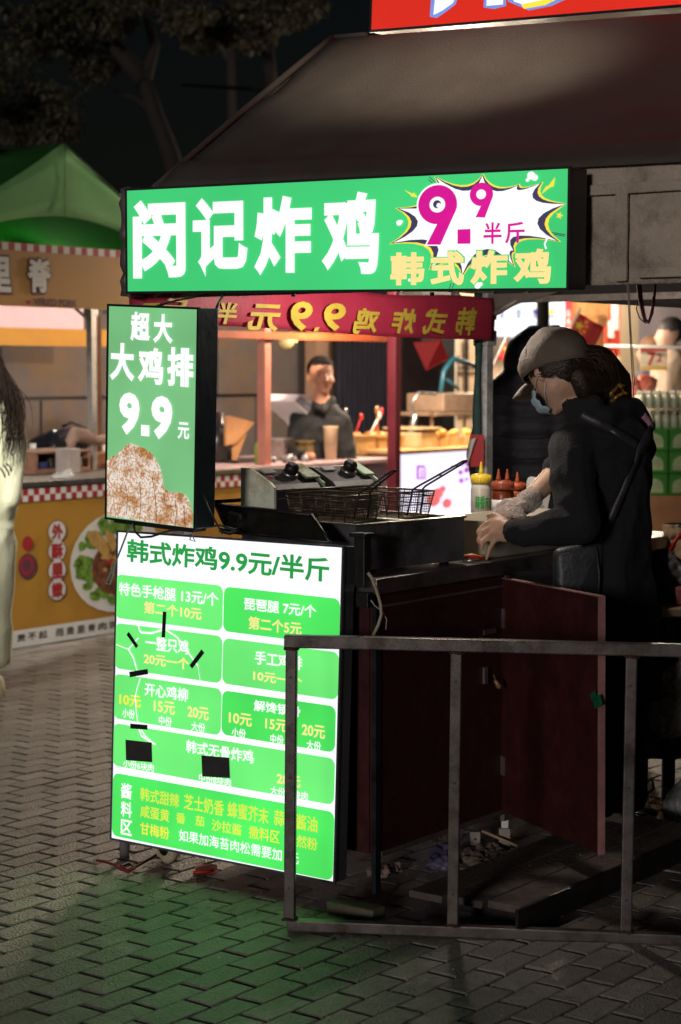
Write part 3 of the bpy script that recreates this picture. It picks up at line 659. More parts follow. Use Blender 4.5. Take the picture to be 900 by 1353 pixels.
for v in (CV0 + .02, 5.04, 5.66, CV1 - .03):
    Sb((CU1 - .012, v - .012, .10 if v > 5 else .02), (CU1 + .003, v + .012, CZ - .05)).build('corner_post', M_angle if v > 5 else M_dsteel, cart)
Sb((CU1 - .004, CV0 + .02, CZ - .085), (CU1 + .004, 5.02, CZ - .078)).build('trim_strip', M_angle, cart)
for x, y in ((165, 1146),):
    q = P(x, y, 5.82); b = B(); b.tube([(q.x, q.y, 0), (q.x, q.y, .18)], .016, 12); b.build('leg', mat('scuffed_leg', (.26, .25, .27), .5, .3, .3, 20), cart)
for v in (4.305, 6.1):
    for u in (-3.857, -3.2):
        if (u, v) == (-3.2, 4.305): continue
        c = S(u, v, .056); b = B(); ax = (S(.3, 1, 0) if v < 5 else S(1, .25, 0)).normalized()
        wheel = None
        b.lathe(c - ax * .014, [(.03, 0), (.05, .002), (.055, .008), (.055, .020), (.05, .026), (.03, .028)], 24, ax); wh = b.build('wheel', mat('worn_rubber', (.50, .43, .32), .8, 0, .3, 30, .3, 80), cart)
        b = B(); b.lathe(c - ax * .017, [(.012, 0), (.030, .002), (.030, .032), (.012, .034)], 18, ax); b.build('hub', M_dsteel, wh)
        b = B(); 
        for s_ in (-1, 1): b.hull([(c + ax * .019 * s_, .006), (c + ax * .019 * s_ + Vector((0, 0, .07)), .012)], 1)
        b.tube([c + Vector((0, 0, .065)), c + Vector((0, 0, .085))], .02, 10); b.build('caster_fork', M_dsteel, wh)
# open door
hb = S(-3.095, 5.02); ed = Vector((.733, 5.29, 0)); dv = (ed - Vector((hb.x, hb.y, 0))); dl = dv.length
DM = Matrix.Translation((hb.x, hb.y, 0)) @ Matrix.Rotation(math.atan2(dv.y, dv.x), 4, 'Z') @ Matrix.Rotation(R(-1.0), 4, 'Y')
b = B(DM); b.box((0.004, -.009, .137), (dl, .009, .862), bev=.002); door = b.build('door', M_maroon, cart)
b = B(DM); b.box((dl + .0005, -.011, .135), (dl + .0035, .011, .864)); b.box((.004, -.010, .8625), (dl, .010, .8655)); b.build('edge_trim', mat('pinkish_edge', (.30, .15, .145), .6, 0, .3, 20), door)
b = B(DM)
for z in (.28, .74): b.box((-.004, -.013, z - .03), (.03, -.0095, z + .03)); b.tube([(0, -.011, z - .03), (0, -.011, z + .03)], .005, 8)
b.build('hinge', M_angle, door)
b = B(DM); b.box((dl - .012, -.02, .555), (dl + .03, -.013, .585), rot=Matrix.Rotation(R(-25), 3, 'Y'), bev=.003); b.box((dl - .02, -.024, .575), (dl + .012, -.0205, .595), rot=Matrix.Rotation(R(-25), 3, 'Y'), bev=.002)
solo(b, 'clip', mat('green_clip', (.01, .11, .06), .4), 'small dark green clip on the edge of the open cart door', 'clip')
q = P(655, 900, 5.79); b = B(); b.hull([(q, .007), (q + Vector((.01, 0, -.016)), .010)], 1); b.tube([q, q + Vector((-.004, 0, .012)), q + Vector((-.006, 0, .02))], .002, 6)
solo(b, 'padlock', mat('old_brass', (.28, .2, .10), .5, .5), 'small brass padlock hanging on the front of the dark maroon cabinet', 'padlock')
b = B(STREET); b.box((CU1 + .001, 4.90, .70), (CU1 + .006, 4.97, .715)); b.build('hasp', M_angle, cart); Sb((CU1 + .001, 4.90, .55), (CU1 + .008, 4.92, .60)).build('latch_plate', M_angle, cart)
# black bracket and cord at the near corner
b = B(STREET); b.box((-3.136, 4.285, .90), (-3.10, 4.32, 1.04), bev=.003); b.box((-3.15, 4.28, 1.04), (-3.095, 4.325, 1.052), bev=.003)
solo(b, 'corner_bracket', M_black, 'black upright bracket joining the menu board to the cart corner', 'bracket')
b = B(STREET); b.box((CU1 - .03, CV0 - .045, .845), (CU1 + .012, CV0 - .012, .885), bev=.002); b.build('bracket_arm', M_dsteel, cart)
b = B(); b.tube([P(x, y, 5.18) for x, y in ((486, 757), (491, 763), (497, 778), (503, 798), (504, 812), (500, 826), (493, 840))], .0045, 7); solo(b, 'power_cord', mat('beige_cord', (.42, .34, .26), .55), 'beige power cord curving down from the cart corner', 'cord')
b = B(); b.tube([P(x, y, 5.2) for x, y in ((490, 793), (495, 800), (505, 808), (511, 818), (510, 832))], .002, 6); solo(b, 'thin_wire', mat('grey_wire', (.3, .3, .3), .5), 'thin grey wire beside the beige cord', 'wire')

# ================================================================ FRYER
FO = Vector((.0427, 5.40, 0)); FM = Matrix.Translation(FO) @ Matrix.Rotation(-pi / 4, 4, 'Z')
fryer = thing('deep_fryer', 'greasy double tank deep fryer on the cart counter', 'deep fryer', FM @ Matrix.Translation((0, 0, CZ)))
fz0, fz1 = CZ + .012, 1.062
def Fb(a, b_, **k): return B(FM).box(a, b_, **k)
M_fry = mat('fryer_steel', (.12, .12, .135), .36, .25, .25, 8, .2, 50, dirt=(.04, .038, .038), dirts=6)
b = B(FM); b.box((-.48, 0, fz0), (-.462, .466, fz1 - .004)); b.box((-.018, 0.0, fz0), (0, .466, fz1)); b.box((-.462, 0, fz0), (-.018, .016, fz1)); b.box((-.462, .45, fz0), (-.018, .466, fz1))
b.box((-.462, .016, fz0), (-.018, .45, fz0 + .03)); b.box((-.462, .222, fz0 + .03), (-.018, .248, fz1)); b.box((-.462, .016, fz0 + .03), (-.33, .222, fz1 - .002)); b.box((-.462, .248, fz0 + .03), (-.33, .45, fz1 - .002)); b.build('body', M_fry, fryer)
b = B(FM)
for a, c in (((-.335, -.004, fz1), (.006, .02, fz1 + .006)), ((-.335, .446, fz1), (.006, .472, fz1 + .006)), ((-.022, .02, fz1), (.006, .446, fz1 + .006)), ((-.335, .215, fz1), (-.022, .255, fz1 + .005))): b.box(a, c, bev=.002)
b.build('rim', mat('greasy_rim', (.30, .33, .27), .3, .8, .3, 20, .2, 60, dirt=(.12, .09, .03), dirts=20), fryer)
for y0 in (.016, .248):
    Fb((-.33, y0, fz0 + .03), (-.018, y0 + (.206 if y0 < .1 else .202), fz0 + .075)).build('oil', mat('dark_oil', (.05, .028, .01), .08, 0, .2, 5), fryer)
for y in (.04, .42):
    for x in (-.44, -.04): B(FM).lathe((x, y, CZ + .001), [(.014, 0), (.014, .010)], 12).build('foot', M_black, fryer)
# control housings with sloping faces and knobs
M_cream = mat('pale_green_enamel', (.80, .84, .72), .45, 0, .08, 12, .2, 60, dirt=(.50, .42, .22), dirts=9)
for y0, y1 in ((.0, .205), (.25, .44)):
    b = B(FM @ Matrix.Rotation(0, 4, 'Z')); prof = [(-.478, fz1), (-.335, fz1), (-.335, 1.150), (-.352, 1.165), (-.440, 1.205), (-.478, 1.205)]
    b.prism(prof, y0 + .008, y1); b.build('control_box', mat('control_panel_black', (.03, .028, .036), .55, 0, .3, 14, .1, 40), fryer)
    yk = y0 + .115; c = Vector((-.392, yk, 1.188)); nrm = Vector((.42, 0, .91)).normalized()
    b = B(FM); b.lathe(c, [(.026, 0), (.026, .008), (.022, .012)], 20, nrm); k_ = b.build('dial', M_steel, fryer)
    b = B(FM); b.lathe(c + nrm * .012, [(.021, 0), (.022, .018), (.016, .026)], 14, nrm); b.box(c + nrm * .03 + Vector((-.02, -.005, -.006)), c + nrm * .03 + Vector((.02, .005, .006)), bev=.002); b.build('knob', M_black, k_)
    b = B(FM); b.box((-.43, y0 + .03, 1.1985), (-.405, y0 + .075, 1.2035), rot=Matrix.Rotation(R(24), 3, 'Y')); b.build('rating_label', mat('faded_label', (.35, .33, .33), .5), fryer)
    b = B(FM); b.prism([(-.478, 1.207), (-.335, 1.152), (-.335, 1.147), (-.478, 1.202)], y0 + .075, y0 + .08); b.build('panel_line', M_steel, fryer)
    # green enamel wing to the right of each control box
    b = B(FM); b.prism([(-.470, 1.08), (-.335, 1.08), (-.335, 1.165), (-.36, 1.178), (-.44, 1.212), (-.470, 1.212)], y1 - .002, y1 + .004)
    b.box((-.44, y0 + .15, 1.196), (-.35, y1 + .002, 1.202), rot=Matrix.Rotation(R(24), 3, 'Y')); b.build('splash_wing', mat('green_enamel', (.38, .50, .38), .45, .1, .2, 12, .2, 60, dirt=(.16, .11, .02), dirts=14), fryer)
b = B(FM); b.prism([(-.480, fz1 - .02), (-.334, fz1 - .02), (-.334, 1.158), (-.35, 1.172), (-.44, 1.212), (-.480, 1.212)], -.004, .005); wing = b.build('end_plate', M_cream, fryer)
B(FM).lathe((-.352, -.004, 1.085), [(.006, 0), (.006, .003), (.003, .005)], 10, (0, -1, 0)).build('screw', M_steel, fryer)
B(FM).lathe((-.37, .016, 1.185), [(.006, 0), (.005, .006)], 10, (0.4, 0, .9)).build('indicator_lamp', M_red, fryer)
# front wire rail
b = B(FM); b.tube([(-.325, .0, 1.148), (-.325, .44, 1.148)], .004, 6); b.tube([(-.325, .0, 1.125), (-.325, .44, 1.125)], .003, 6); b.build('hanging_rail', M_bare, fryer)
# baskets
M_wire = mat('oily_basket_wire', (.13, .10, .07), .4, .7, .4, 40)
def basket(y0, x1, lab, hand):
    t = thing('fryer_basket', lab, 'fryer basket', FM @ Matrix.Translation((-.2, y0 + .08, fz1)), 'baskets in the deep fryer')
    xa, xb, ya, yb, za, zb = -.322, x1, y0, y0 + .155, fz1 + .002, 1.142
    b = B(FM); i_ = .014
    for z, o_, r in ((zb, 0, .0032), (zb - .014, .001, .0018), ((za + zb) / 2, .006, .002), (za, i_, .0026)):
        b.tube([(xa + o_, ya + o_, z), (xb - o_, ya + o_, z), (xb - o_, yb - o_, z), (xa + o_, yb - o_, z), (xa + o_, ya + o_, z)], r, 6)
    for (x, y) in ((xa, ya), (xb, ya), (xb, yb), (xa, yb)):
        b.tube([(x, y, zb), (x + i_ * (1 if x == xa else -1), y + i_ * (1 if y == ya else -1), za)], .0022, 5)
    for k in range(1, 4): 
        x = xa + (xb - xa) * k / 4; b.tube([(x, ya, zb), (x, ya + i_, za), (x, yb - i_, za), (x, yb, zb)], .0018, 5)
    b.build('rim_frame', M_wire, t)
    b = B(FM); r = .0007
    nx, ny, nz = 34, 18, 10
    for k in range(nx + 1):
        x = xa + (xb - xa) * k / nx; xi = min(max(x, xa + i_), xb - i_)
        b.tube([(x, ya, zb), (xi, ya + i_, za), (xi, yb - i_, za), (x, yb, zb)], r, 3, cap=False)
    for k in range(ny + 1):
        y = ya + (yb - ya) * k / ny; yi = min(max(y, ya + i_), yb - i_)
        b.tube([(xa, y, zb), (xa + i_, yi, za), (xb - i_, yi, za), (xb, y, zb)], r, 3, cap=False)
    for k in range(1, nz):
        f_ = k / nz; z = za + (zb - za) * f_; o_ = i_ * (1 - f_)
        b.tube([(xa + o_, ya + o_, z), (xb - o_, ya + o_, z), (xb - o_, yb - o_, z), (xa + o_, yb - o_, z), (xa + o_, ya + o_, z)], r, 3, cap=False)
    b.build('wire_mesh', M_wire, t)
    b = B(FM); ym = (ya + yb) / 2; ex, ezz = hand
    for s_ in (-1, 1):
        b.tube([(xb - .012, ym + s_ * .028, za + .01), (xb + .002, ym + s_ * .026, zb - .01), (xb + .004, ym + s_ * .022, zb + .008), (xb + .02, ym + s_ * .017, zb + .018), (xb + ex, ym + s_ * .009, zb + ezz)], .0030, 7)
    b.tube([(xb + ex, ym - .009, zb + ezz), (xb + ex + .006, ym, zb + ezz + .002), (xb + ex, ym + .009, zb + ezz)], .003, 7)
    for f_ in (.45, .75): q = Vector((xb + ex * f_ + .008, ym, zb + ezz * f_ + .009)); b.tube([q - Vector((0, .014, 0)), q + Vector((0, .014, 0))], .002, 5)
    b.build('handle', M_black, t)
    return t
basket(.032, -.075, 'nearer empty wire basket in the deep fryer, closest to the pale end plate', (.12, .076))
basket(.262, -.078, 'farther wire basket in the deep fryer, over the second tank beside the sauce bottles', (.19, .098))
# lid leaning between the board and the fryer
b = B(); q = [P(285.6, 667, 5.80), P(412, 681, 5.40), P(437, 717, 5.29), P(302, 704, 5.66)]
nn = (q[1] - q[0]).cross(q[3] - q[0]).normalized(); nn = nn if nn.y < 0 else -nn
def slab(b, q, th, nn):
    a = [b.v(x) for x in q]; c = [b.v(x - nn * th) for x in q]
    b.face(a); b.face(c[::-1])
    for i in range(4): b.face([a[i], c[i], c[(i + 1) % 4], a[(i + 1) % 4]])
slab(b, q, .004, nn)
lid = thing('sheet_metal_cover', 'dark greasy fryer lid leaning in front of the fryer above the menu board', 'lid', (q[3] + q[2]) / 2)
b.build('plate', mat('sooty_lid', (.028, .03, .028), .4, .6, .5, 18, .2, 60, dirt=(.05, .04, .02), dirts=12), lid)
b = B()
for i in range(4): b.tube([q[i] + nn * .003, q[(i + 1) % 4] + nn * .003], .0055 if i != 2 else .004, 6)
b.tube([q[0] + nn * .01 + Vector((0, 0, .004)), P(330, 660, 5.74)], .006, 6)
b.build('rolled_edge', M_dsteel, lid)
b = B(); b.tube([P(300, 690, 5.62), P(296, 683, 5.62), P(305, 678, 5.62), P(318, 681, 5.6), P(318, 690, 5.6)], .005, 7); b.tube([P(290, 700, 5.6), P(303, 704, 5.6), P(318, 700, 5.58)], .007, 7); b.build('handle', M_black, lid)

# ================================================================ THINGS ON THE COUNTER
def bottle(name, label, base, h, r, body_m, fill_m, cap_m, txt=None, txt_m=None, n=1, label_band=None):
    M = Matrix.Translation(base) @ Matrix.Rotation(R(8), 4, 'Z'); t = thing(name, label, 'squeeze bottle', M, 'squeeze bottles on the cart counter')
    hb_ = h * .74
    b = B(M); b.lathe((0, 0, 0), [(r * .9, 0), (r, .006), (r, hb_ * .9), (r * .93, hb_ * .97), (r * .8, hb_)], 24); b.build('body', body_m, t)
    b = B(M); b.lathe((0, 0, 0), [(r * 1.004, .004), (r * 1.006, hb_ * .30), (r * .5, hb_ * .32)], 24); o = b.build('sauce_fill', fill_m, t)
    b = B(M); b.lathe((0, 0, hb_), [(r * .98, 0), (r, .004), (r * .98, h * .10), (r * .55, h * .115)], 24)
    for k in range(24): a = k * pi / 12; b.tube([(r * cos(a), r * sin(a), hb_ + .004), (r * .98 * cos(a), r * .98 * sin(a), hb_ + h * .095)], .0012, 4)
    cp = b.build('cap', cap_m, t)
    b = B(M)
    for i in range(n):
        dx = 0 if n == 1 else (-.4 + .8 * i / (n - 1)) * r
        b.tube([(dx, 0, hb_ + h * .10), (dx, 0, hb_ + h * .15), (dx, 0, h * .985), (dx, 0, h)], [r * .28, r * .22, r * .09, r * .06], 10)
    b.build('nozzle', cap_m, t)
    if label_band:
        b = B(M); z0, z1 = label_band; b.lathe((0, 0, 0), [(r * 1.01, z0), (r * 1.01, z1)], 24); bm_ = b
        b.build('paper_band', M_white, t)
    if txt:
        vs, fs = glyphs(txt, .03); b = B(M); z0, z1 = (hb_ * .58, hb_ * .80) if not label_band else (label_band[0] + .008, label_band[1] - .008); wd = 1.5
        vv = []
        for x, y, z in vs:
            a = -pi / 2 - R(4) + (x - .5) * wd; vv.append(b.v((r * 1.02 * cos(a), r * 1.02 * sin(a), z0 + y * (z1 - z0))))
        for f in fs: b.face([vv[i] for i in f])
        b.build('lettering', txt_m, t, recalc=False)
    return t
M_clear = mat('cloudy_squeeze_plastic', (.62, .58, .50), .3, 0, .05, 20, spec=.6); M_mayo = mat('yellow_sauce', (.75, .58, .05), .35, 0, .15, 25); M_ycap = mat('yellow_cap', (.72, .52, .03), .4, 0, .05, 20)
M_chil = mat('chilli_sauce', (.16, .028, .008), .3, 0, .5, 22); M_ocap = mat('orange_cap', (.50, .10, .03), .4, 0, .4, 40); M_gtx = mat('green_ink', (.04, .45, .08), .6); M_rtx = mat('red_ink', (.5, .03, .03), .6)
def ctr(px, v): # counter point below photo column px at depth v along the cart
    k = (px - 450) / F; # (.803u+.596v) = k(-.596u+.803v)
    u = (k * .8028 - .5962) * v / (.8028 + k * .5962); return S(u, v, CZ + .0005)
bottle('squeeze_bottle', 'tall squeeze bottle with yellow cap and green characters beside the fryer', ctr(636, 5.44), .275, .034, M_clear, M_mayo, M_ycap, '蒜香末', M_gtx)
bottle('squeeze_bottle', 'brown squeeze bottle with a white band reading two red characters, beside the yellow-capped one', ctr(665, 5.40), .255, .037, M_chil, M_chil, mat('rust_cap', (.30, .06, .025), .4, 0, .4, 40), '辣味', M_rtx, n=2, label_band=(.105, .155))
bottle('squeeze_bottle', 'orange sauce squeeze bottle half hidden behind the brown one with red characters', ctr(684, 5.60), .235, .030, mat('orange_sauce', (.42, .10, .02), .35, 0, .3, 20), M_chil, M_ocap, n=1)
# payment card stand (plain, no code)
q = ctr(702, 5.85); PM = Matrix.Translation(q) @ Matrix.Rotation(R(-12), 4, 'Z') @ Matrix.Rotation(R(-12), 4, 'X') @ Matrix.Rotation(R(8), 4, 'Y')
t = thing('card_stand', 'white rounded plastic card leaning behind the sauce bottles', 'card', PM)
b = B(PM); pts = []
for cx, cz, a in ((.03, .19, 0), (-.03, .19, 90), (-.03, .02, 180), (.03, .02, 270)):
    for k in range(6): tt = R(a + 18 * k); pts.append((cx + .015 * cos(tt), cz + .015 * sin(tt)))
b.prism(pts, -.003, .003); b.build('card', mat('white_card', (.62, .62, .6), .35, 0, .05, 10), t)
b = B(PM); b.box((-.03, -.0045, .045), (.03, -.0035, .11)); b.build('grey_patch', mat('grey_print', (.3, .3, .3), .5, 0, .2, 20), t)
for z in (.165, .145, .13): B(PM).box((-.018, -.0045, z), (.018, -.0035, z + .005)).build('printed_line', M_patch, t)
# tub at the counter edge
q0 = S(-3.335, 4.955, CZ + .001)
TM = Matrix.Translation(q0) @ STREET.to_3x3().to_4x4()
tub = thing('plastic_tub', 'cloudy white plastic tub on the counter edge under the hands of the woman', 'plastic tub', TM)
tw, tl, th_, i_ = .21, .56, .115, .012
b = B(TM)
def rr_(x0, y0, x1, y1, r, z): return [(cx + r * cos(R(a + 22.5 * k)), cy + r * sin(R(a + 22.5 * k)), z) for cx, cy, a in ((x1 - r, y1 - r, 0), (x0 + r, y1 - r, 90), (x0 + r, y0 + r, 180), (x1 - r, y0 + r, 270)) for k in range(5)]
loops = [rr_(i_, i_, tw - i_, tl - i_, .02, 0), rr_(i_ * .8, i_ * .8, tw - i_ * .8, tl - i_ * .8, .022, .006), rr_(0, 0, tw, tl, .03, th_), rr_(-.007, -.007, tw + .007, tl + .007, .034, th_ + .001), rr_(-.007, -.007, tw + .007, tl + .007, .034, th_ + .006), rr_(.003, .003, tw - .003, tl - .003, .028, th_ + .005), rr_(i_, i_, tw - i_, tl - i_, .02, .006)]
L_ = [[b.v(p) for p in l] for l in loops]
for a, c in zip(L_, L_[1:]):
    for j in range(20): b.face([a[j], a[(j + 1) % 20], c[(j + 1) % 20], c[j]], True)
b.face(L_[0]); b.face(L_[-1]); b.build('tub_wall', mat('milky_plastic', (.50, .45, .37), .35, 0, .06, 6, .05, 30), tub)
b = B(TM)
for k in range(70):
    x, y = random.uniform(.03, tw - .03), random.uniform(.03, tl - .03); b.ell((x, y, .03 + random.uniform(0, .03)), random.uniform(.012, .022), u=7, v=5, jit=.5)
solo(b, 'fried_chicken', mat('fried_crust', (.42, .19, .05), .6, 0, .4, 60, .6, 120), 'golden pieces of fried chicken inside the cloudy tub', 'food')
# tongs (red and yellow) near the fingertips
b = B(); 
for y_, m_ in ((0, 0), (.018, 1)):
    b.mi = m_; q1 = ctr(608, 4.86 + y_); q2 = ctr(640, 4.90 + y_); b.tube([q1 + Vector((0, 0, .012)), (q1 + q2) / 2 + Vector((0, 0, .018)), q2 + Vector((0, 0, .012))], [.006, .007, .004], 8)
solo(b, 'tongs', [M_red, M_ycap], 'small tongs with red and yellow handles lying at the counter edge beside the fryer', 'tongs')
b = B(); q1 = ctr(612, 4.84); q2 = ctr(630, 4.86)
b.tube([q1 + Vector((0, 0, .005)), q2 + Vector((0, 0, .007)), q2 + Vector((.01, .02, .007)), q1 + Vector((.01, .02, .006))], .0035, 6); solo(b, 'opener', M_steel, 'bent bright steel skewer ring lying below the red and yellow tongs', 'steel ring')
b = B(STREET); b.box((-3.75, 5.05, CZ + .001), (-3.42, 5.38, CZ + .012), bev=.004); solo(b, 'tray', M_steel, 'flat steel tray on the counter behind the deep fryer', 'tray')
q = S(-3.55, 5.25, CZ + .0135); b = B(); b.hull([(q + Vector((-.14, .1, .018)), .012), (q + Vector((.08, -.02, .02)), .016)], 1); solo(b, 'plastic_pipe', mat('crimson_handle', (.30, .01, .03), .35, 0, .2, 10), 'thick crimson pipe lying on the steel tray behind the fryer baskets', 'handle')  # a thick red handle resting on the tray
b = B(STREET)
for k in range(16): b.ell((-3.70 + random.uniform(0, .25), 5.1 + random.uniform(0, .28), CZ + .02), random.uniform(.006, .012), u=7, v=5, jit=.5)
solo(b, 'crumbs', mat('crumb_brown', (.25, .11, .04), .7, 0, .4, 50), 'brown crumbs scattered on the steel tray', 'crumbs'); 
# red card fixed to the rear pole
q = P(632, 598, 7.42); CM = Matrix.Translation(q) @ Matrix.Rotation(R(-10), 4, 'Z')
t = thing('paper_card', 'red paper card with a curled white flap fixed to the rear tent pole', 'paper card', CM)
B(CM).box((-.03, -.001, -.055), (.022, .001, .07)).build('red_back', mat('red_paper', (.45, .02, .03), .6, 0, .1, 10), t)
b = B(CM); g = [[b.v((-.045 + .012 * j / 6 + .028 * i / 5 * (j / 6), -.010 - .014 * sin(i / 5 * 2.4), -.075 + .125 * j / 6 + .01 * i / 5)) for j in range(7)] for i in range(6)]
for i in range(5):
    for j in range(6): b.face([g[i][j], g[i + 1][j], g[i + 1][j + 1], g[i][j + 1]], True)
b.build('white_flap', mat('white_paper', (.7, .68, .63), .7, 0, .06, 10), t, solid=.001)

# ================================================================ PEOPLE
M_skin = mat('skin', (.50, .30, .21), .5, 0, .12, 14, .12, 160); M_skin2 = mat('skin_face', (.58, .36, .27), .5, 0, .1, 12, .1, 150)
M_fleece = mat('black_fleece', (.009, .010, .013), .92, 0, .3, 40, .6, 220); M_blackc = mat('black_cloth', (.006, .0063, .0075), .85, 0, .3, 12, .3, 90)
M_hair = mat('dark_brown_hair', (.022, .012, .008), .38, 0, .5, 60, .4, 200); M_hairb = mat('brown_hair', (.045, .024, .016), .4, 0, .5, 60, .4, 200)
def body(name_parts, parent, mats, vox=.007, sm=5, wr=None, name='body'):
    """one continuous skin: hulls of spheres fused by remeshing; each hull lends its material to the nearest surface"""
    b = B()
    for balls, mi in name_parts: b.hull(balls, 2)
    o = b.build(name, mats, parent, remesh=vox, sm=sm)
    inv = ROOT[parent.name].inverted(); segs = []
    for balls, mi in name_parts:
        q = [(inv @ Vector(p), r) for p, r in balls]
        prs = [(q[i], q[j]) for i in range(len(q)) for j in range(i + 1, len(q))] or [(q[0], q[0])]
        segs.append((prs, mi))
    ms = {mi for _, mi in name_parts}
    if len(ms) > 1:
        for f in o.data.polygons:
            c = f.center; best = 9; bm_i = 0
            for prs, mi in segs:
                for (a, ra), (d, rd) in prs:
                    ab = d - a; l2 = ab.length_squared; t = 0 if l2 < 1e-9 else max(0, min(1, (c - a).dot(ab) / l2))
                    ds = (c - a - ab * t).length - (ra + (rd - ra) * t)
                    if ds < best: best = ds; bm_i = mi
            f.material_index = bm_i
    else:
        for f in o.data.polygons: f.material_index = list(ms)[0]
    for f in o.data.polygons: f.use_smooth = True
    if wr:
        cloth = {}
        for f in o.data.polygons:
            for i in f.vertices: cloth[i] = cloth.get(i, True) and (f.material_index in wr[2])
        nrm = [v.normal.copy() for v in o.data.vertices]
        for v in o.data.vertices:
            if cloth.get(v.index):
                q = v.co; a = noise.noise(Vector((q.x * wr[1], q.y * wr[1], q.z * wr[1] * (wr[3] if len(wr) > 3 else .75) + 2 * noise.noise(q * 3)))); c = noise.noise(Vector((q.x * wr[1] * 2.1 + 7, q.y * wr[1] * 2.1, q.z * wr[1] * (wr[3] * 2 if len(wr) > 3 else 1.7))))
                v.co = q + nrm[v.index] * wr[0] * ((1 - abs(a) * 4) * .8 + .6 * c)
    return o
def bvh(o):
    M = ROOT[o.name]; me = o.data; return BVHTree.FromPolygons([M @ v.co for v in me.vertices], [tuple(p.vertices) for p in me.polygons])
def hit(tree, px, py):
    d = ray(px, py).normalized(); r = tree.ray_cast(EYE, d); return (r[0], r[1]) if r[0] else (None, None)
def ribbon(b, tree, pts, wd, off=.004, dens=6):
    """cloth strap laid over a surface along photo points"""
    P_ = []
    for (x0, y0), (x1, y1) in zip(pts, pts[1:]):
        for k in range(dens):
            f = k / dens; h_, n_ = hit(tree, x0 + (x1 - x0) * f, y0 + (y1 - y0) * f)
            if h_ is not None: P_.append((h_ + n_ * off, n_))
    if len(P_) < 2: return
    prev = None
    for i, (p_, n_) in enumerate(P_):
        d = (P_[min(i + 1, len(P_) - 1)][0] - P_[max(i - 1, 0)][0]).normalized(); s_ = d.cross(n_).normalized() * wd / 2
        cur = [b.bm.verts.new(p_ - s_), b.bm.verts.new(p_ + n_ * .002), b.bm.verts.new(p_ + s_)]
        if prev: b.face([prev[0], prev[1], cur[1], cur[0]], True); b.face([prev[1], prev[2], cur[2], cur[1]], True)
        prev = cur
def strands(b, roots, path, n, r=.0014, spread=.012, seg=8, r2=.0004):
    for k in range(n):
        o_ = Vector((random.gauss(0, 1), random.gauss(0, 1), random.gauss(0, 1))); ph = random.uniform(0, 6)
        pts = [];
        for i, (p_, w_) in enumerate(path):
            f = i / (len(path) - 1); pts.append(Vector(p_) + o_ * w_ + Vector((sin(ph + f * 5), cos(ph * 1.3 + f * 4), 0)) * spread * .3 * f)
        # smooth resample
        q = []
        for i in range(len(pts) - 1):
            a = pts[max(i - 1, 0)]; b0 = pts[i]; c = pts[i + 1]; d = pts[min(i + 2, len(pts) - 1)]
            for j in range(3):
                t = j / 3; q.append(.5 * ((2 * b0) + (c - a) * t + (2 * a - 5 * b0 + 4 * c - d) * t * t + (3 * b0 - a - 3 * c + d) * t ** 3))
        q.append(pts[-1]); b.tube(q, r, 3, r2=r2, cap=False)

# ---- the woman cooking
WO = thing('person', 'woman in grey cap, blue mask and black fleece bending over the cart counter', 'person', P(805, 800, 5.97) * 1)
WO.location.z = .085; ROOT[WO.name] = Matrix.Translation(WO.location)
hp = R(32); hyx, hyy = -.70, .714; hf = Vector((hyx * cos(hp), hyy * cos(hp), -sin(hp))); hu = Vector((hyx * sin(hp), hyy * sin(hp), cos(hp))); hl = hu.cross(hf)
HC = P(735, 494, 5.92)
H = lambda f, u, l: HC + hf * f + hu * u + hl * l
Wp = []
def sk(balls, m=0): Wp.append((balls, m))
pel = P(808, 830, 5.98); wai = P(802, 745, 5.98); che = P(798, 640, 5.95); upb = P(806, 585, 5.95); SL = Vector((-.5962, -.8028, 0)); SF = Vector((-.8028, .5962, 0))
sk([(pel + SL * .07, .125), (pel - SL * .07, .125), (wai + SL * .06, .115), (wai - SL * .06, .115)])
sk([(wai + SL * .06, .115), (wai - SL * .06, .115), (che + SL * .07 + SF * .01, .118), (che - SL * .07 + SF * .01, .118), (che - SF * .05, .10)])
sk([(che + SL * .07, .118), (che - SL * .07, .118), (upb + SL * .115, .075), (upb - SL * .115, .075), (upb - SF * .035 + Vector((0, 0, .0)), .095)])
nk = P(790, 545, 5.93)
sk([(upb, .09), (nk, .062), (P(812, 548, 5.96), .052)])                       # collar base
sk([(nk, .058), (P(765, 528, 5.92), .052)], 1)                                 # neck
sk([(P(768, 562, 5.87), .04), (P(757, 540, 5.87), .032), (P(785, 536, 5.85), .036)]); sk([(P(835, 538, 5.97), .036), (P(800, 552, 5.84), .038)]); sk([(P(835, 538, 5.97), .036), (P(815, 535, 6.06), .034), (P(850, 560, 6.0), .03)]); sk([(P(800, 552, 5.84), .038), (P(768, 556, 5.86), .034)])  # hood folds
# legs and shoes
for s_ in (1, -1):
    hip = pel + SL * .085 * s_; kn = Vector((hip.x + .01, hip.y + .02 * s_, .53)); an = Vector((hip.x + .02, hip.y + .03 * s_, .15))
    sk([(hip, .115), (kn, .075)]); sk([(kn, .075), (an, .055)]); sk([(an, .055), (an + SF * .05 + Vector((0, 0, -.025)), .040), (an + SF * .15 + Vector((0, 0, -.035)), .032)], 3)
# left arm, nearest the camera
shl = P(757, 592, 5.83); ell_ = P(766, 692, 5.70); wrl = P(692, 703, 5.73)
sk([(shl, .074), (P(756, 640, 5.76), .070)]); sk([(P(756, 640, 5.76), .070), (ell_, .064)]); sk([(upb + SL * .06, .085), (shl, .074)]); sk([(ell_, .064), (P(722, 699, 5.70), .053)]); sk([(P(722, 699, 5.70), .053), (wrl, .047)]); sk([(wrl, .047), (P(684, 702, 5.735), .044)])
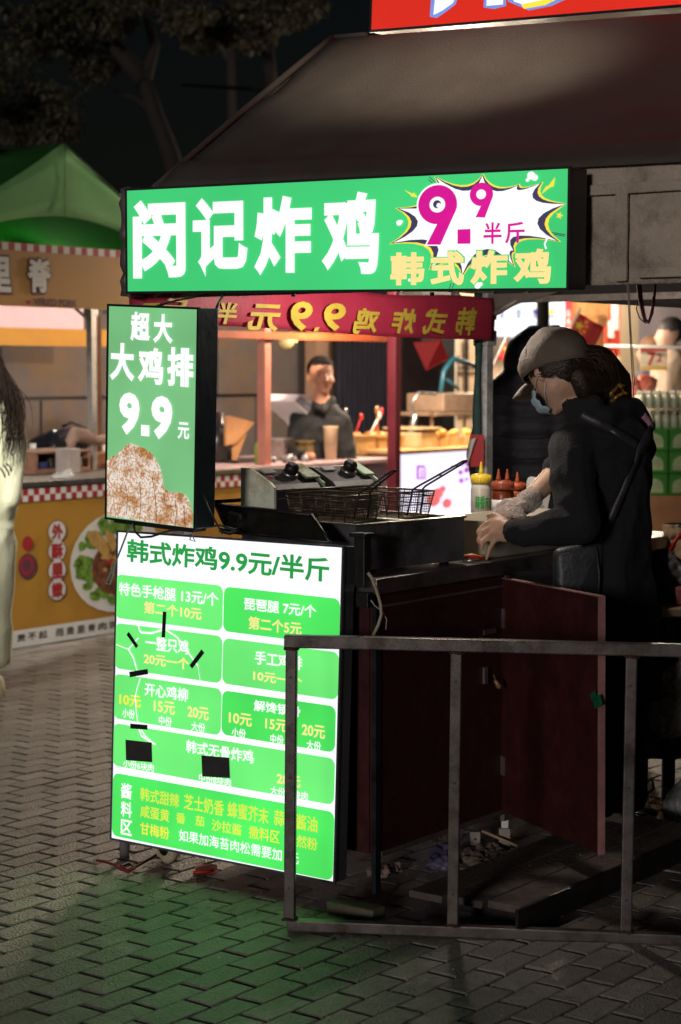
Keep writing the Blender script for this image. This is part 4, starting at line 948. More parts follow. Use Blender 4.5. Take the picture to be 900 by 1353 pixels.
# right arm: sleeve pushed up, bare forearm
shr = P(838, 592, 6.08); elr = P(765, 632, 6.13)
sk([(shr, .07), (elr, .060)]); sk([(elr, .058), (P(735, 618, 6.08), .046)])
FA = [(P(742, 618, 6.09), .040), (P(712, 648, 6.03), .034), (P(694, 664, 5.99), .027)]
sk([FA[0], FA[1]], 1); sk([FA[1], FA[2]], 1)
# head
sk([(H(0, .028, 0), .082), (H(-.028, .015, 0), .080), (H(.012, -.02, 0), .068)], 2); sk([(H(.03, -.07, .0), .042), (H(.058, -.088, 0), .022), (H(.0, -.04, .03), .045), (H(.0, -.04, -.03), .045)], 2)
sk([(H(.082, -.006, 0), .011), (H(.100, -.030, 0), .012)], 2); sk([(H(.004, .004, .086), .011), (H(-.002, -.020, .082), .008), (H(-.006, .012, .088), .010)], 2); sk([(H(-.005, -.005, -.074), .012), (H(-.012, -.03, -.073), .008)], 2)
sk([(P(765, 528, 5.92), .052), (H(-.03, -.04, 0), .055)], 1)
# left hand: palm, five fingers hanging and spread
hw = P(678, 701, 5.745)
sk([(P(684, 702, 5.735), .030), (hw, .026), (P(668, 696, 5.76), .020), (P(668, 709, 5.745), .018)], 1)
palm = [(P(668, 693, 5.765), .017), (P(655, 690, 5.79), .014), (P(652, 708, 5.765), .013), (P(668, 710, 5.745), .017)]; sk(palm, 1)
def finger(pts, r0=.0100, r1=.0076, m=1):
    for i in range(len(pts) - 1):
        ra = r0 + (r1 - r0) * i / (len(pts) - 1); rb = r0 + (r1 - r0) * (i + 1) / (len(pts) - 1); sk([(pts[i], ra), (pts[i + 1], rb)], m)
finger([P(656, 689, 5.795), P(644, 691, 5.81), P(636, 697, 5.81), P(631, 704, 5.80)])
finger([P(654, 696, 5.785), P(641, 702, 5.795), P(634, 709, 5.79), P(632, 716, 5.78)])
finger([P(653, 704, 5.77), P(644, 711, 5.775), P(638, 718, 5.77), P(637, 726, 5.76)])
finger([P(656, 711, 5.757), P(651, 718, 5.755), P(647, 727, 5.75), P(643, 738, 5.745)], .0095, .0068)
finger([P(668, 688, 5.78), P(659, 682, 5.80), P(651, 680, 5.815), P(645, 682, 5.825)], .0105, .008)
wbody = body(Wp, WO, [M_fleece, M_skin, M_skin2, M_blackc], vox=.0058, sm=3, wr=(.0042, 9, {0}))
wt = bvh(wbody)
# right hand in a loose plastic glove
Wp2 = []; Wp_save = Wp; Wp = Wp2
gl = P(690, 668, 5.985)
sk([(P(697, 662, 5.99), .030), (gl, .030), (P(676, 680, 5.96), .024)]); sk([(P(682, 668, 5.98), .024), (P(668, 676, 5.965), .018), (P(672, 690, 5.94), .018), (P(686, 686, 5.95), .022)])
for pts in ([P(668, 672, 5.97), P(656, 678, 5.97), P(648, 688, 5.96), P(645, 698, 5.95)], [P(668, 678, 5.96), P(655, 687, 5.955), P(650, 697, 5.945)], [P(670, 684, 5.95), P(660, 693, 5.94), P(656, 703, 5.93)], [P(674, 690, 5.94), P(666, 698, 5.93), P(663, 707, 5.92)], [P(680, 664, 5.99), P(668, 664, 6.0), P(660, 670, 6.0)]): finger(pts, .0115, .0095, 0)
Wp = Wp_save
glm = bpy.data.materials.new('wrinkled_clear_glove'); glm.use_nodes = True; t_ = glm.node_tree; b_ = t_.nodes['Principled BSDF']; b_.inputs['Base Color'].default_value = (.62, .55, .52, 1); b_.inputs['Roughness'].default_value = .15; b_.inputs['Alpha'].default_value = .62
n1 = t_.nodes.new('ShaderNodeTexNoise'); n1.inputs['Scale'].default_value = 60; n1.inputs['Distortion'].default_value = 2; bp = t_.nodes.new('ShaderNodeBump'); bp.inputs['Strength'].default_value = 1; bp.inputs['Distance'].default_value = .012
tcn = t_.nodes.new('ShaderNodeTexCoord'); t_.links.new(tcn.outputs['Object'], n1.inputs['Vector']); t_.links.new(n1.outputs['Fac'], bp.inputs['Height']); t_.links.new(bp.outputs['Normal'], b_.inputs['Normal'])
gh = body(Wp2, WO, [M_skin], vox=.0045, sm=2, name='right_hand')
go = gh.copy(); go.data = gh.data.copy(); COL.objects.link(go); go.name = 'glove'; go.data.materials.clear(); go.data.materials.append(glm); ROOT[go.name] = ROOT[WO.name]
nrm = [v.normal.copy() for v in go.data.vertices]
for v in go.data.vertices:
    n_ = nrm[v.index]; k = noise.noise(v.co * 45); v.co = v.co + n_ * (.0035 + .006 * max(0, k))
b = B(); b.hull([(P(703, 657, 6.005), .036), (P(697, 662, 5.995), .039)], 2)   # flared glove cuff
cuff = b.build('glove_cuff', glm, WO)
nrm = [v.normal.copy() for v in cuff.data.vertices]
for v in cuff.data.vertices: v.co += nrm[v.index] * .008 * noise.noise(v.co * 70)
# cap
M_cap = mat('grey_brown_cotton', (.125, .10, .083), .88, 0, .15, 16, .45, 160)
HRm = Matrix((hf, hl, hu)).transposed()
def dome(b, C, ra, t0f, t1f, n=40, m=14, amp=0, fr=26):
    """ellipsoid shell round the head between two polar-angle curves of azimuth"""
    g = []
    for i in range(n):
        az = 2 * pi * i / n; row = []
        for j in range(m + 1):
            t = t0f(az) + (t1f(az) - t0f(az)) * j / m; q = H(C[0] + ra[0] * sin(t) * cos(az), C[1] + ra[2] * cos(t), ra[1] * sin(t) * sin(az)); k = noise.noise(q * fr)
            row.append(b.v(q + (q - HC).normalized() * amp * (k + .5 * noise.noise(q * fr * 2.2))))
        g.append(row)
    for i in range(n):
        for j in range(m): b.face([g[i][j], g[(i + 1) % n][j], g[(i + 1) % n][j + 1], g[i][j + 1]], True)
bk = lambda az: (1 - cos(az)) / 2
b = B(); dome(b, (-.014, .030), (.120, .105, .108), lambda a: R(2), lambda a: R(90) + R(27) * bk(a) ** 1.4, amp=.008, fr=20)
cap = b.build('cap', M_cap, WO, solid=.003)
b = B(); g = []
for i in range(13):
    a = (i / 12 - .5) * 2; row = []
    for j in range(7):
        f = j / 6; wl = .078 * a * (1 - .12 * f * f); ff = .088 * (1 - .33 * a * a) + f * .092 * (1 - .45 * abs(a) ** 2.4); row.append(b.v(H(ff - .0, .030 - .016 * f * f - .030 * a * a + .006 * f, wl)))
    g.append(row)
for i in range(12):
    for j in range(6): b.face([g[i][j], g[i + 1][j], g[i + 1][j + 1], g[i][j + 1]], True)
b.build('brim', mat('brim_cotton', (.16, .135, .12), .85, 0, .12, 16, .4, 160), cap, solid=.005)
b = B(); b.ell(H(-.016, .139, 0), (.008, .008, .005), HRm, 10, 6); b.build('button', M_cap, cap)
b = B()
for k in range(6):
    a = k * pi / 3 + .3; pts = []
    for j in range(9):
        t = j / 8 * 1.25; pts.append(H(-.014 + .1135 * sin(t) * cos(a), .030 + .1095 * cos(t), .0995 * sin(t) * sin(a)))
    b.tube([q for q in pts if (q - HC).dot(hu) > .035], .0016, 4)
b.build('seam', mat('cap_stitch', (.09, .075, .065), .9), cap)
# mask with ear loops
b = B(); g = []
for i in range(19):
    az = R(-68 + 136 * i / 18); row = []
    for j in range(11):
        el = R(-58 + (112 - 26 * abs(i - 9) / 9) * j / 10); row.append(b.v(H(.018 + .096 * cos(el) * cos(az) + .004 * cos(j * 1.9), -.052 + .060 * sin(el), .080 * cos(el) ** .6 * sin(az))))
    g.append(row)
for i in range(18):
    for j in range(10): b.face([g[i][j], g[i + 1][j], g[i + 1][j + 1], g[i][j + 1]], True)
mk = b.build('face_mask', mat('pale_blue_mask', (.38, .55, .66), .8, 0, .08, 20, .3, 90), WO, solid=.0015)
b = B()
for s_ in (1, -1):
    b.tube([H(.055, -.022, .064 * s_), H(.02, -.006, .078 * s_), H(-.012, .004, .085 * s_)], .0016, 5); b.tube([H(.045, -.080, .052 * s_), H(.018, -.055, .072 * s_), H(-.008, -.034, .082 * s_)], .0016, 5)
b.build('ear_loop', M_white, mk)
# eyes and brows above the mask
b = B()
for s_ in (1, -1): b.ell(H(.076, .006, .030 * s_), (.008, .011, .007), HRm, 10, 6)
b.build('eyes', M_black, WO)
# hair: back of head, side wisps, bun and tail
Hb = []
b = B(); dome(b, (-.020, .008), (.098, .092, .092), lambda a: R(55), lambda a: R(84) + R(12) * min(1, bk(a) * 2) + R(46) * max(0, min(1, (bk(a) - .5) / .3)) ** 1.2, n=48, amp=.003)
b.hull([(H(-.07, .0, 0), .055), (P(790, 478, 5.93), .052), (P(800, 505, 5.95), .056)], 2)
b.hull([(P(795, 480, 5.93), .050), (P(812, 505, 5.95), .054), (P(806, 530, 5.95), .045)], 2)
b.hull([(P(812, 505, 5.95), .054), (P(822, 532, 5.96), .032)], 2)
b.hull([(H(-.055, .015, .035), .052), (H(-.055, .015, -.035), .052), (P(786, 512, 5.90), .040), (P(792, 525, 5.93), .040)], 2)
b.hull([(P(764, 497, 5.85), .036), (P(772, 516, 5.86), .032), (P(790, 505, 5.90), .05)], 2)
b.hull([(H(-.055, .03, .04), .045), (H(-.06, -.02, .04), .034)], 2)
hair = b.build('hair', M_hair, WO, solid=0, recalc=True)
b = B()
for k in range(150):
    a = random.uniform(-1.3, 1.3); s_ = random.uniform(-1, 1)
    p0 = H(-.04 + random.uniform(-.03, .03), .03 + random.uniform(-.06, .05), s_ * .075); p3 = P(random.gauss(811, 7), random.gauss(522, 13), 5.90 + random.uniform(-.05, .12))
    p1 = P(random.gauss(775, 6), random.gauss(470, 7), 5.88 + random.uniform(-.04, .12)); p2 = P(random.gauss(802, 6), random.gauss(484, 8), 5.88 + random.uniform(-.05, .12))
    strands(b, None, [(p0, 0), (p1, .004), (p2, .004), (p3, .006)], 1, .0019, .02)
for k in range(40):
    s_ = 1 if k % 4 else -1; p0 = H(.05 + random.uniform(-.03, .02), .038, .078 * s_); strands(b, None, [(p0, 0), (H(.02 + random.uniform(-.02, .01), .015, .084 * s_), .002), (H(-.03, -.015 + random.uniform(-.02, .02), .085 * s_), .003), (H(-.08, -.02, .05 * s_), .004)], 1, .0016, .01)
for k in range(0):
    a = random.uniform(0, 2 * pi); c = P(805 + 22 * cos(a), 498 + 32 * sin(a), 5.92); d = Vector((cos(a), random.uniform(-.5, .5), -sin(a)))
    strands(b, None, [(c, 0), (c + d * .012, .002), (c + d * .022 + Vector((random.gauss(0, .008), 0, random.gauss(0, .008))), .002)], 1, .0007, .008)
b.build('hair_strands', M_hairb, hair)['kind'] = 'stuff'
b = B(); M_gold = mat('tortoise_gold', (.55, .30, .05), .25, .5, .6, 60)
ht = bvh(hair)
for pts_, r in (([(803, 523), (808, 514), (816, 508), (824, 509)], .0055), ([(808, 530), (815, 522), (823, 518), (828, 520)], .0055), ([(805, 517), (810, 522), (812, 529)], .004), ([(817, 508), (821, 514), (822, 520)], .004)):
    q = [hit(ht, *xy) for xy in pts_]; q = [h + n * .009 for h, n in q if h is not None]
    if len(q) > 1: b.tube(q, r, 7)
b.build('hair_clip', M_gold, WO)
# apron straps, shoulder bag and pink lining
M_strap = mat('black_satin_strap', (.030, .029, .034), .45, 0, .25, 20, .2, 60)
b = B(); ribbon(b, wt, [(768, 548), (785, 556), (808, 568), (828, 580), (843, 590)], .030, .006); b.build('apron_strap', M_strap, WO, solid=.003)
b = B(); ribbon(b, wt, [(862, 562), (856, 575), (845, 592), (842, 600)], .042, .006); b.build('apron_strap', M_strap, WO, solid=.003)
b = B(); ribbon(b, wt, [(843, 592), (838, 612), (824, 645), (808, 682), (796, 705), (788, 718)], .026, .006); b.build('apron_strap', M_strap, WO, solid=.003)
b = B(); ribbon(b, wt, [(849, 548), (856, 556), (861, 567), (864, 580)], .020, .004); b.build('pink_lining', mat('pink_cloth', (.42, .22, .30), .8, 0, .1, 10), WO, solid=.002)
b = B(); bag = [];
bc = P(765, 770, 5.84)
b.hull([(P(742, 735, 5.82), .028), (P(790, 722, 5.82), .018), (P(746, 815, 5.82), .035), (P(782, 822, 5.84), .028), (P(786, 760, 5.84), .02)], 3)
b.build('apron_pouch', mat('dark_slate_leatherette', (.022, .025, .032), .42, 0, .25, 10, .3, 40), WO)
b = B(); b.tube([P(788, 722, 5.795), P(792, 760, 5.79), P(790, 820, 5.79)], .004, 5); b.build('pouch_piping', M_strap, WO)

# ---- customer in hooded puffer behind the cart
CU = thing('person', 'customer seen from behind in a black hooded puffer coat behind the rear tent pole', 'person', P(700, 800, 8.5)); CU.location.z = 0; ROOT[CU.name] = Matrix.Translation(CU.location)
D_ = 8.5; L2 = []
sc_ = F / D_
def c_(px, py, dy=0): return P(px, py, D_ + dy)
L2 += [([(c_(697, 468), .105), (c_(703, 462, .02), .10), (c_(690, 478), .09)], 0), ([(c_(697, 500), .10), (c_(665, 530), .11), (c_(735, 530), .11), (c_(700, 540, .06), .12)], 0)]
for k in range(6):
    y = 552 + k * 38; wv = 36 + 3 * k; r = .118 - .002 * (k % 2)
    L2.append(([(c_(700 - wv, y), r), (c_(704 + wv, y), r), (c_(700, y, .06), .13)], 0)); L2.append(([(c_(700 - wv, y + 14), r), (c_(704 + wv, y + 14), r)], 0))
for s_ in (-1, 1):
    L2.append(([(c_(700 + s_ * 44, 535), .085), (c_(700 + s_ * 62, 600), .078)], 0)); L2.append(([(c_(700 + s_ * 62, 600), .078), (c_(700 + s_ * 52, 680, -.1), .062)], 0))
    L2.append(([(Vector((c_(700, 750).x + s_ * .1, D_, .75)), .11), (Vector((c_(700, 750).x + s_ * .1, D_, .42)), .075)], 0)); L2.append(([(Vector((c_(700, 750).x + s_ * .1, D_, .42)), .075), (Vector((c_(700, 750).x + s_ * .1, D_, .08)), .055)], 0)); L2.append(([(Vector((c_(700, 750).x + s_ * .1, D_, .05)), .05), (Vector((c_(700, 750).x + s_ * .1, D_ + .14, .04)), .04)], 0))
cb = body(L2, CU, [mat('black_puffer', (.028, .028, .045), .55, 0, .3, 8, .4, 30)], vox=.012, sm=3)
b = B()
for k in range(9):
    y = 505 + k * 27; g_ = []
ct = bvh(cb)
b = B()
for k in range(7): ribbon(b, ct, [(652, 520 + k * 27), (680, 524 + k * 27), (710, 525 + k * 27), (738, 520 + k * 27)], .010, .001, 4)
b.build('quilting_seam', M_black, CU)
b = B(); b.hull([(c_(722, 436, -.05), .018), (c_(738, 432, -.05), .010)], 1); b.hull([(c_(700, 445), .05), (c_(716, 448), .06)], 1); b.build('hood_tab', mat('navy_cloth', (.02, .018, .04), .7, 0, .2, 20), CU)

# ---- passer-by in pale green at the frame edge
GI = thing('person', 'long-haired passer-by in a pale yellow-green hoodie and wide trousers walking at the photo edge', 'person', P(-12, 925, 8.7)); GI.location.z = 0; ROOT[GI.name] = Matrix.Translation(GI.location)
g_ = lambda px, py, dy=0: P(px, py, 8.7 + dy)
M_lime = mat('pale_lime_fleece', (.80, .82, .58), .9, 0, .06, 8, .4, 120); L3 = []
L3 += [([(g_(-46, 545), .09), (g_(8, 545), .075), (g_(-18, 520), .09)], 0), ([(g_(-48, 560), .10), (g_(0, 560), .085), (g_(-46, 672), .11), (g_(-4, 672), .092)], 0),
       ([(g_(10, 534), .062), (g_(21, 590), .052)], 0), ([(g_(21, 590), .050), (g_(15, 662, -.05), .040)], 0), ([(g_(-56, 535), .068), (g_(-66, 600), .06)], 0), ([(g_(-66, 600), .06), (g_(-60, 670, -.05), .05)], 0),
       ([(g_(-44, 700), .11), (g_(-6, 700), .092)], 1)]
for x0, x1 in ((0, 0), (-50, -46)): L3 += [([(g_(x0 - 4, 710), .092), (g_(x1 - 3, 780), .076)], 1), ([(g_(x1 - 3, 780), .076), (g_(x1 - 5, 866), .070)], 1), ([(g_(x1 - 4, 900, .02), .035), (g_(x1 - 2, 915, -.06), .035), (g_(x1 - 8, 905, -.02), .05)], 2)]
L3 += [([(g_(-22, 500), .05), (g_(-24, 480), .05)], 3), ([(g_(-26, 452), .085), (g_(-26, 470), .068)], 3)]
gb_ = body(L3, GI, [M_lime, mat('pale_lime_trousers', (.78, .80, .58), .88, 0, .06, 6, .4, 60), mat('cream_shoe', (.6, .56, .36), .7, 0, .1, 10), M_skin2], vox=.011, sm=4, wr=(.0065, 9, {0, 1}, .22))
gt = bvh(gb_)
b = B()
for k in range(130):
    x = random.gauss(14, 9); pth = [(g_(-34 + random.gauss(0, 8), 428 + random.gauss(0, 6), -.02), .004), (g_(-12 + random.gauss(0, 6), 470, -.06), .006), (g_(min(34, x - 2), 520, -.10), .006), (g_(min(38, x + 4), 560 + random.gauss(0, 8), -.12), .008), (g_(min(36, x + random.gauss(2, 6)), 598 + random.gauss(0, 14), -.13), .010)]
    strands(b, None, pth, 1, .0030, .06)
b.ell(g_(-34, 450), .105, u=18, v=12); b.build('hair', mat('matte_brown_hair', (.020, .012, .009), .85, 0, .4, 60, spec=.15), GI)
b = B(); M_ink = mat('dark_print', (.03, .028, .025), .7)
for pts in ([(2, 572), (6, 566), (13, 566), (17, 574), (17, 590), (14, 598), (16, 604)], [(0, 618), (4, 624), (8, 634)], [(4, 614), (10, 622), (13, 632)], [(8, 612), (14, 618), (15, 626)]): ribbon(b, gt, pts, .007, .003, 3)
b.build('line_print', M_ink, GI)
b = B(); ribbon(b, gt, [(0, 697), (14, 697), (28, 695)], .02, .003, 4); b.build('hem_band', M_lime, GI)

# ================================================================ ACROSS THE LANE
def Q(px, py, u):
    """street coordinates of the point at photo pixel on the plane u = const"""
    k = (px - 450) / F; v = -u * (.8028 + .5962 * k) / (.5962 - .8028 * k)
    Y = -.5962 * u + .8028 * v; return Vector((u, v, P(px, py, Y).z))
def QF(px, u): return Q(px, 600, u).y
ROW = Matrix.Rotation(YAW + pi / 2, 4, 'Z')       # x along the lane away, y towards our left (-u), z up: the far row's fronts
def rowframe(px, u, z=0): return Matrix.Translation(S(u, QF(px, u), z)) @ ROW
def root_at(name, label, cat, u, v, group=None): return thing(name, label, cat, Matrix.Translation(S(u, v)) @ STREET.to_3x3().to_4x4(), group)

# ---- green tent over the yellow stall
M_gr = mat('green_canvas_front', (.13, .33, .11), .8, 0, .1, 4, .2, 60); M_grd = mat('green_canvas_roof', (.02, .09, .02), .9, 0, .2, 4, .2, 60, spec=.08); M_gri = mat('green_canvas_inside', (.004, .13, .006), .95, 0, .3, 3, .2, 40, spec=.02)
gt_ = root_at('market_tent', 'pale green canvas tent with a pointed gable over the yellow stall', 'tent', -7.6, 6.4)
vA, zA, hw_, sl_ = 7.65, 2.75, 1.32, .53; uf = -7.6
b = B(STREET)
def gz(v): return zA - abs(v - vA) * sl_ - .02 * sin(min(1, abs(v - vA) / hw_) * pi)
for s_ in (-1, 1):
    g = [[b.v((uf - 2.6 * i / 6, vA + s_ * hw_ * j / 10, gz(vA + s_ * hw_ * j / 10) - .03 * sin(pi * i / 6) * sin(pi * j / 10))) for j in range(11)] for i in range(7)]
    for i in range(6):
        for j in range(10): b.face([g[i][j], g[i + 1][j], g[i + 1][j + 1], g[i][j + 1]], True)
b.build('roof', M_grd, gt_, solid=.004)
b = B(STREET); g = []
for k in range(-16, 17):
    v = vA + hw_ * k / 16; zt = gz(v) + .004; a = abs(k / 16); zb = 2.02 + .335 * (1 - a ** 1.7) if a < 1 else 2.0
    zb = min(zb, zt - .02); g.append([b.v((uf + .012 + .006 * sin(k * .8 + j), v, zb + (zt - zb) * j / 4)) for j in range(5)])
for i in range(len(g) - 1):
    for j in range(4): b.face([g[i][j], g[i + 1][j], g[i + 1][j + 1], g[i][j + 1]], True)
b.build('gable_band', M_gr, gt_, solid=.003)
b = B(STREET); b.poly([(uf - 2.5, vA - hw_, 2.0), (uf - 2.5, vA + hw_, 2.0), (uf - 2.5, vA, zA - .03)])
for s_ in (-1, 1):
    g = [[b.v((uf - .03 - 2.5 * i / 6, vA + s_ * hw_ * j / 10, gz(vA + s_ * hw_ * j / 10) - .03 * sin(pi * i / 6) * sin(pi * j / 10) - .022 - .006 * sin(i * 2.2 + j))) for j in range(11)] for i in range(7)]
    for i in range(6):
        for j in range(10): b.face([g[i][j], g[i + 1][j], g[i + 1][j + 1], g[i][j + 1]], True)
b.build('lining', M_gri, gt_)
b = B(STREET); b.tube([(uf + .026, vA, 2.36), (uf + .026, vA, zA)], .002, 5); b.tube([(uf + .022, vA + hw_ * k / 8, gz(vA + hw_ * k / 8) + .004) for k in range(9)], .004, 6); b.build('seam', mat('dark_green_seam', (.02, .07, .02), .8), gt_)
for px, u in ((122, -8.2), (131, -8.35)):
    v = QF(px, u); b = B(STREET); r = .022 if px < 125 else .016; b.box((u - r, v - r, 0), (u + r, v + r, 2.05), bev=.003); b.build('tent_pole', M_framet if px < 125 else mat('rusty_tube', (.22, .10, .05), .6, .3, .3, 12), gt_)
b = B(STREET); v = QF(122, -8.2); b.tube([(-8.2, v, 1.80), (-8.2, v + .22, 2.0)], .012, 6); b.tube([(-8.2, v, 1.80), (-8.5, v, 2.0)], .012, 6); b.box((-8.23, v - .03, 1.84), (-8.17, v + .03, 2.0)); b.build('brace', M_framet, gt_)
# hanging dome lamp
q = Q(72, 276, -8.0); t = thing('hanging_lamp', 'white dome lamp hanging under the green tent gable', 'lamp', S(*q)); b = B(STREET); b.lathe(q, [(.075, -.03), (.072, 0), (.05, .035), (.015, .05)], 18); b.tube([(q.x, q.y, q.z + .05), (q.x, q.y, zA - .3)], .003, 5); b.build('shade', mat('lamp_white', (.5, .5, .5), .4), t)

# ---- printed banners of the yellow stall
M_ochre = mat('ochre_print', (.40, .20, .025), .55, 0, .08, 2, .15, 20); M_tan = mat('orange_tan_print', (.42, .21, .055), .6, 0, .08, 2); M_pw = mat('print_white', (.62, .60, .56), .6, 0, .05, 6); M_pr = mat('print_red', (.33, .015, .02), .6, 0, .08, 6)
M_pplum = mat('print_plum', (.09, .03, .05), .6); M_pgr = mat('print_lettuce', (.10, .22, .02), .6, 0, .8, 40, dirt=(.25, .38, .06), dirts=30); M_pmeat = mat('print_meat', (.16, .05, .02), .6, 0, .7, 30, dirt=(.05, .012, .008), dirts=22); M_ptan = mat('print_fried', (.45, .26, .07), .6, 0, .3, 20); M_pblk = mat('print_black', (.03, .025, .02), .6)
TB = rowframe(-20, -7.56); tb = thing('fascia_banner', 'orange-tan shop banner with a red and white chequered edge under the green tent', 'banner', TB)
b = B(TB); b.box((0, 0, 1.85), (1.55, .012, 2.19)); b.build('cloth', M_tan, tb)
p = Print(TB, y0=-.001, step=.002)
x0 = OnP(TB, 0, 327)[0] - .06; zt = 2.19
for k in range(40):
    xx = x0 - .02 + k * .046
    if 0 < xx < 1.5: p.poly([(xx, zt - .042), (xx + .046, zt - .042), (xx + .046, zt - .003), (xx, zt - .003)], M_pr if k % 2 else M_pw, 1, px=False, name='check_square')
for ch, a, c in (('里', (-22, 388), (15, 337)), ('脊', (33, 389), (68, 340))): p.text(ch, a, c, M_pplum, 2, .085); p.text(ch, (a[0] + 2, a[1] - 3), (c[0] - 2, c[1] + 3), M_pw, 4, .04)
p.text('VFRIED PORK', (44, 403.5), (101, 396), M_pplum, 2, .03); p.disc((34.5, 398.5), 1.8, M_pr, 2); p.disc((37.8, 398.6), 1.8, M_pr, 2); p.poly([(32.6, 399), (39.6, 399), (36, 403)], M_pr, 3)
p.done(tb)
# ---- counter with hanging print
YB = rowframe(8, -7.56); ys = thing('stall_counter', 'ochre yellow market stall counter with chequered border and food print', 'market stall', YB)
Ly = OnP(YB, 330, 640)[0]
b = B(YB); b.box((0, .02, .13), (Ly, 1.2, .86)); b.build('counter_body', M_black, ys)
b = B(YB); b.box((-.03, -.01, .868), (Ly, 1.25, .90), bev=.004); b.build('counter_top', mat('brown_laminate', (.13, .105, .09), .5, .1, .2, 6, dirt=(.08, .06, .05), dirts=8), ys)
b = B(YB); b.box((-.035, -.018, .872), (Ly, -.011, .899)); b.build('edge_trim', M_steel, ys)
b = B(YB); g = [[b.v((Ly * i / 50, -.004 + .005 * noise.noise(Vector((i * .5, j * .8, 2))), .012 + .854 * j / 14)) for j in range(15)] for i in range(51)]
for i in range(50):
    for j in range(14): b.face([g[i][j], g[i + 1][j], g[i + 1][j + 1], g[i][j + 1]], True)
b.build('front_cloth', M_ochre, ys)
p = Print(YB, y0=-.011, step=.0014)
cs = .0415; xs = -.02
for k in range(int(Ly / cs)):
    for r in range(2):
        xx = xs + k * cs
        if xx > 0 and xx + cs < Ly: p.poly([(xx, .862 - (r + 1) * .034), (xx + cs, .862 - (r + 1) * .034), (xx + cs, .862 - r * .034), (xx, .862 - r * .034)], M_pr if (k + r) % 2 else M_pw, 1, px=False, name='check_square')
z0_, z1_ = OnP(YB, 26, 855)[1], OnP(YB, 26, 832)[1]; p.poly([(0.0, z0_), (Ly, z0_), (Ly, z1_), (0, z1_)], M_pw, 1, px=False)
for cy in (702, 727.5, 753.5, 779): p.disc((73.2, cy), 12.0, M_pplum, 1, sz=1.22); p.disc((73.2, cy), 11.2, M_pw, 2, sz=1.22)
for ch, cy in zip('外酥里嫩', (702, 727.5, 753.5, 779)): p.text(ch, (65.5, cy + 11.5), (81, cy - 11), M_pr, 3, .05)
cx, cy = 154, 742
p.disc((cx, cy), 60, M_pw, 1, sz=1.1)
for k in range(46):
    a = random.uniform(1.2, 5.4); rr = random.uniform(38, 53); x_, y_ = cx + rr * cos(a), cy + rr * 1.08 * sin(a)
    if x_ < 152 + 60: p.poly([(x_ + random.uniform(5, 10) * cos(t), y_ + random.uniform(5, 10) * sin(t)) for t in (0, .9, 1.9, 2.8, 3.7, 4.6, 5.5)], M_pgr, 2 + k % 2 * .5)
p.disc((cx + 2, cy + 6), 36, M_pmeat, 3.2, sz=1.05)
for pts in ([(112, 705), (124, 700), (136, 712), (146, 735), (140, 742), (128, 728), (116, 716)], [(136, 700), (146, 704), (152, 722), (146, 730), (138, 714)]): p.poly(pts, M_ptan, 4)
for k in range(30):
    a = random.uniform(0, 6.3); rr = random.uniform(5, 32); x_, y_ = cx + rr * cos(a), cy + 8 + rr * sin(a); p.poly([(x_ + random.uniform(2, 5) * cos(t), y_ + random.uniform(2, 4) * sin(t)) for t in (0, 1.2, 2.4, 3.6, 4.8)], (M_pmeat, M_ptan, M_pr)[k % 3], 4.5)
p.disc((34, 748), 12, M_pplum, 1.5, sz=1.4); p.disc((33, 747), 9, M_pr, 2.5, sz=1.4); p.disc((33, 747), 6, M_pplum, 3, sz=1.4); p.disc((34, 718), 7, M_pr, 2, sz=1.4)
for i, ch in enumerate('贵不起'): p.text(ch, (20 + i * 14.3, 848 - i * 2.0), (31 + i * 14.3, 836.5 - i * 2.0), M_pblk, 3, .015)
for i, ch in enumerate('而是里脊肉饼'): p.text(ch, (71 + i * 14.1, 841 - i * 2.1), (81.5 + i * 14.1, 829.5 - i * 2.1), M_pblk, 3, .015)
p.done(ys)
# things on it
def onrow(Mx, a, c, name, m, label, cat, bev=.006, rot=0):
    b = B(Mx); b.box(a, c, bev=bev); return solo(b, name, m, label, cat)
DY = 0
xo = lambda px: QF(px, -7.56 - DY) - QF(8, -7.56)
# black cooker, low shelf, wooden block, etc.
DY = 0.95; b = B(YB); X0, X1 = xo(58), xo(116); b.hull([((X0 + .1, .95, 1.0), .09), ((X1 - .05, .95, 1.0), .09), ((X0 + .1, .95, 1.08), .07), ((X1 - .05, .95, 1.08), .08), ((X0 + .1, 1.1, 1.0), .09)], 2); b.tube([((X0 + X1) / 2 - .08, .9, 1.16), ((X0 + X1) / 2, .9, 1.185), ((X0 + X1) / 2 + .08, .9, 1.16)], .01, 6)
b.box((X0, .86, .902), (X1, 1.16, .96), bev=.01); solo(b, 'rice_cooker', mat('gloss_black', (.012, .013, .018), .2, 0, .2, 10), 'rounded black cooker at the back of the yellow stall counter', 'cooker')
DY = 0.6; sh_ = thing('low_shelf', 'low wooden rack with trays on the yellow stall counter', 'rack', YB @ Matrix.Translation((xo(40), .55, .90)))
b = B(YB); b.box((xo(30), .5, .902), (xo(104), .85, .93), bev=.003); b.box((xo(30), .5, 1.02), (xo(104), .85, 1.035), bev=.003)
for px in (31, 66, 101): b.box((xo(px), .505, .93), (xo(px) + .02, .845, 1.02))
b.build('board', mat('warm_board', (.26, .13, .08), .6, 0, .3, 10), sh_)
DY = 0.6
for k, (a, c) in enumerate(((36, 52), (56, 64), (70, 84), (88, 98))): b = B(YB); b.box((xo(a), .53, .932), (xo(c), .7, .97 + .02 * (k % 2)), bev=.006); solo(b, 'food_tray', [mat('blue_box', (.03, .05, .2), .4), M_steel, mat('brown_tub', (.2, .09, .04), .5), M_white][k], ['small blue box in the rack on the yellow stall', 'small steel tray in the rack on the yellow stall', 'brown food tub in the rack on the yellow stall', 'small white tub in the rack on the yellow stall'][k], 'food container')
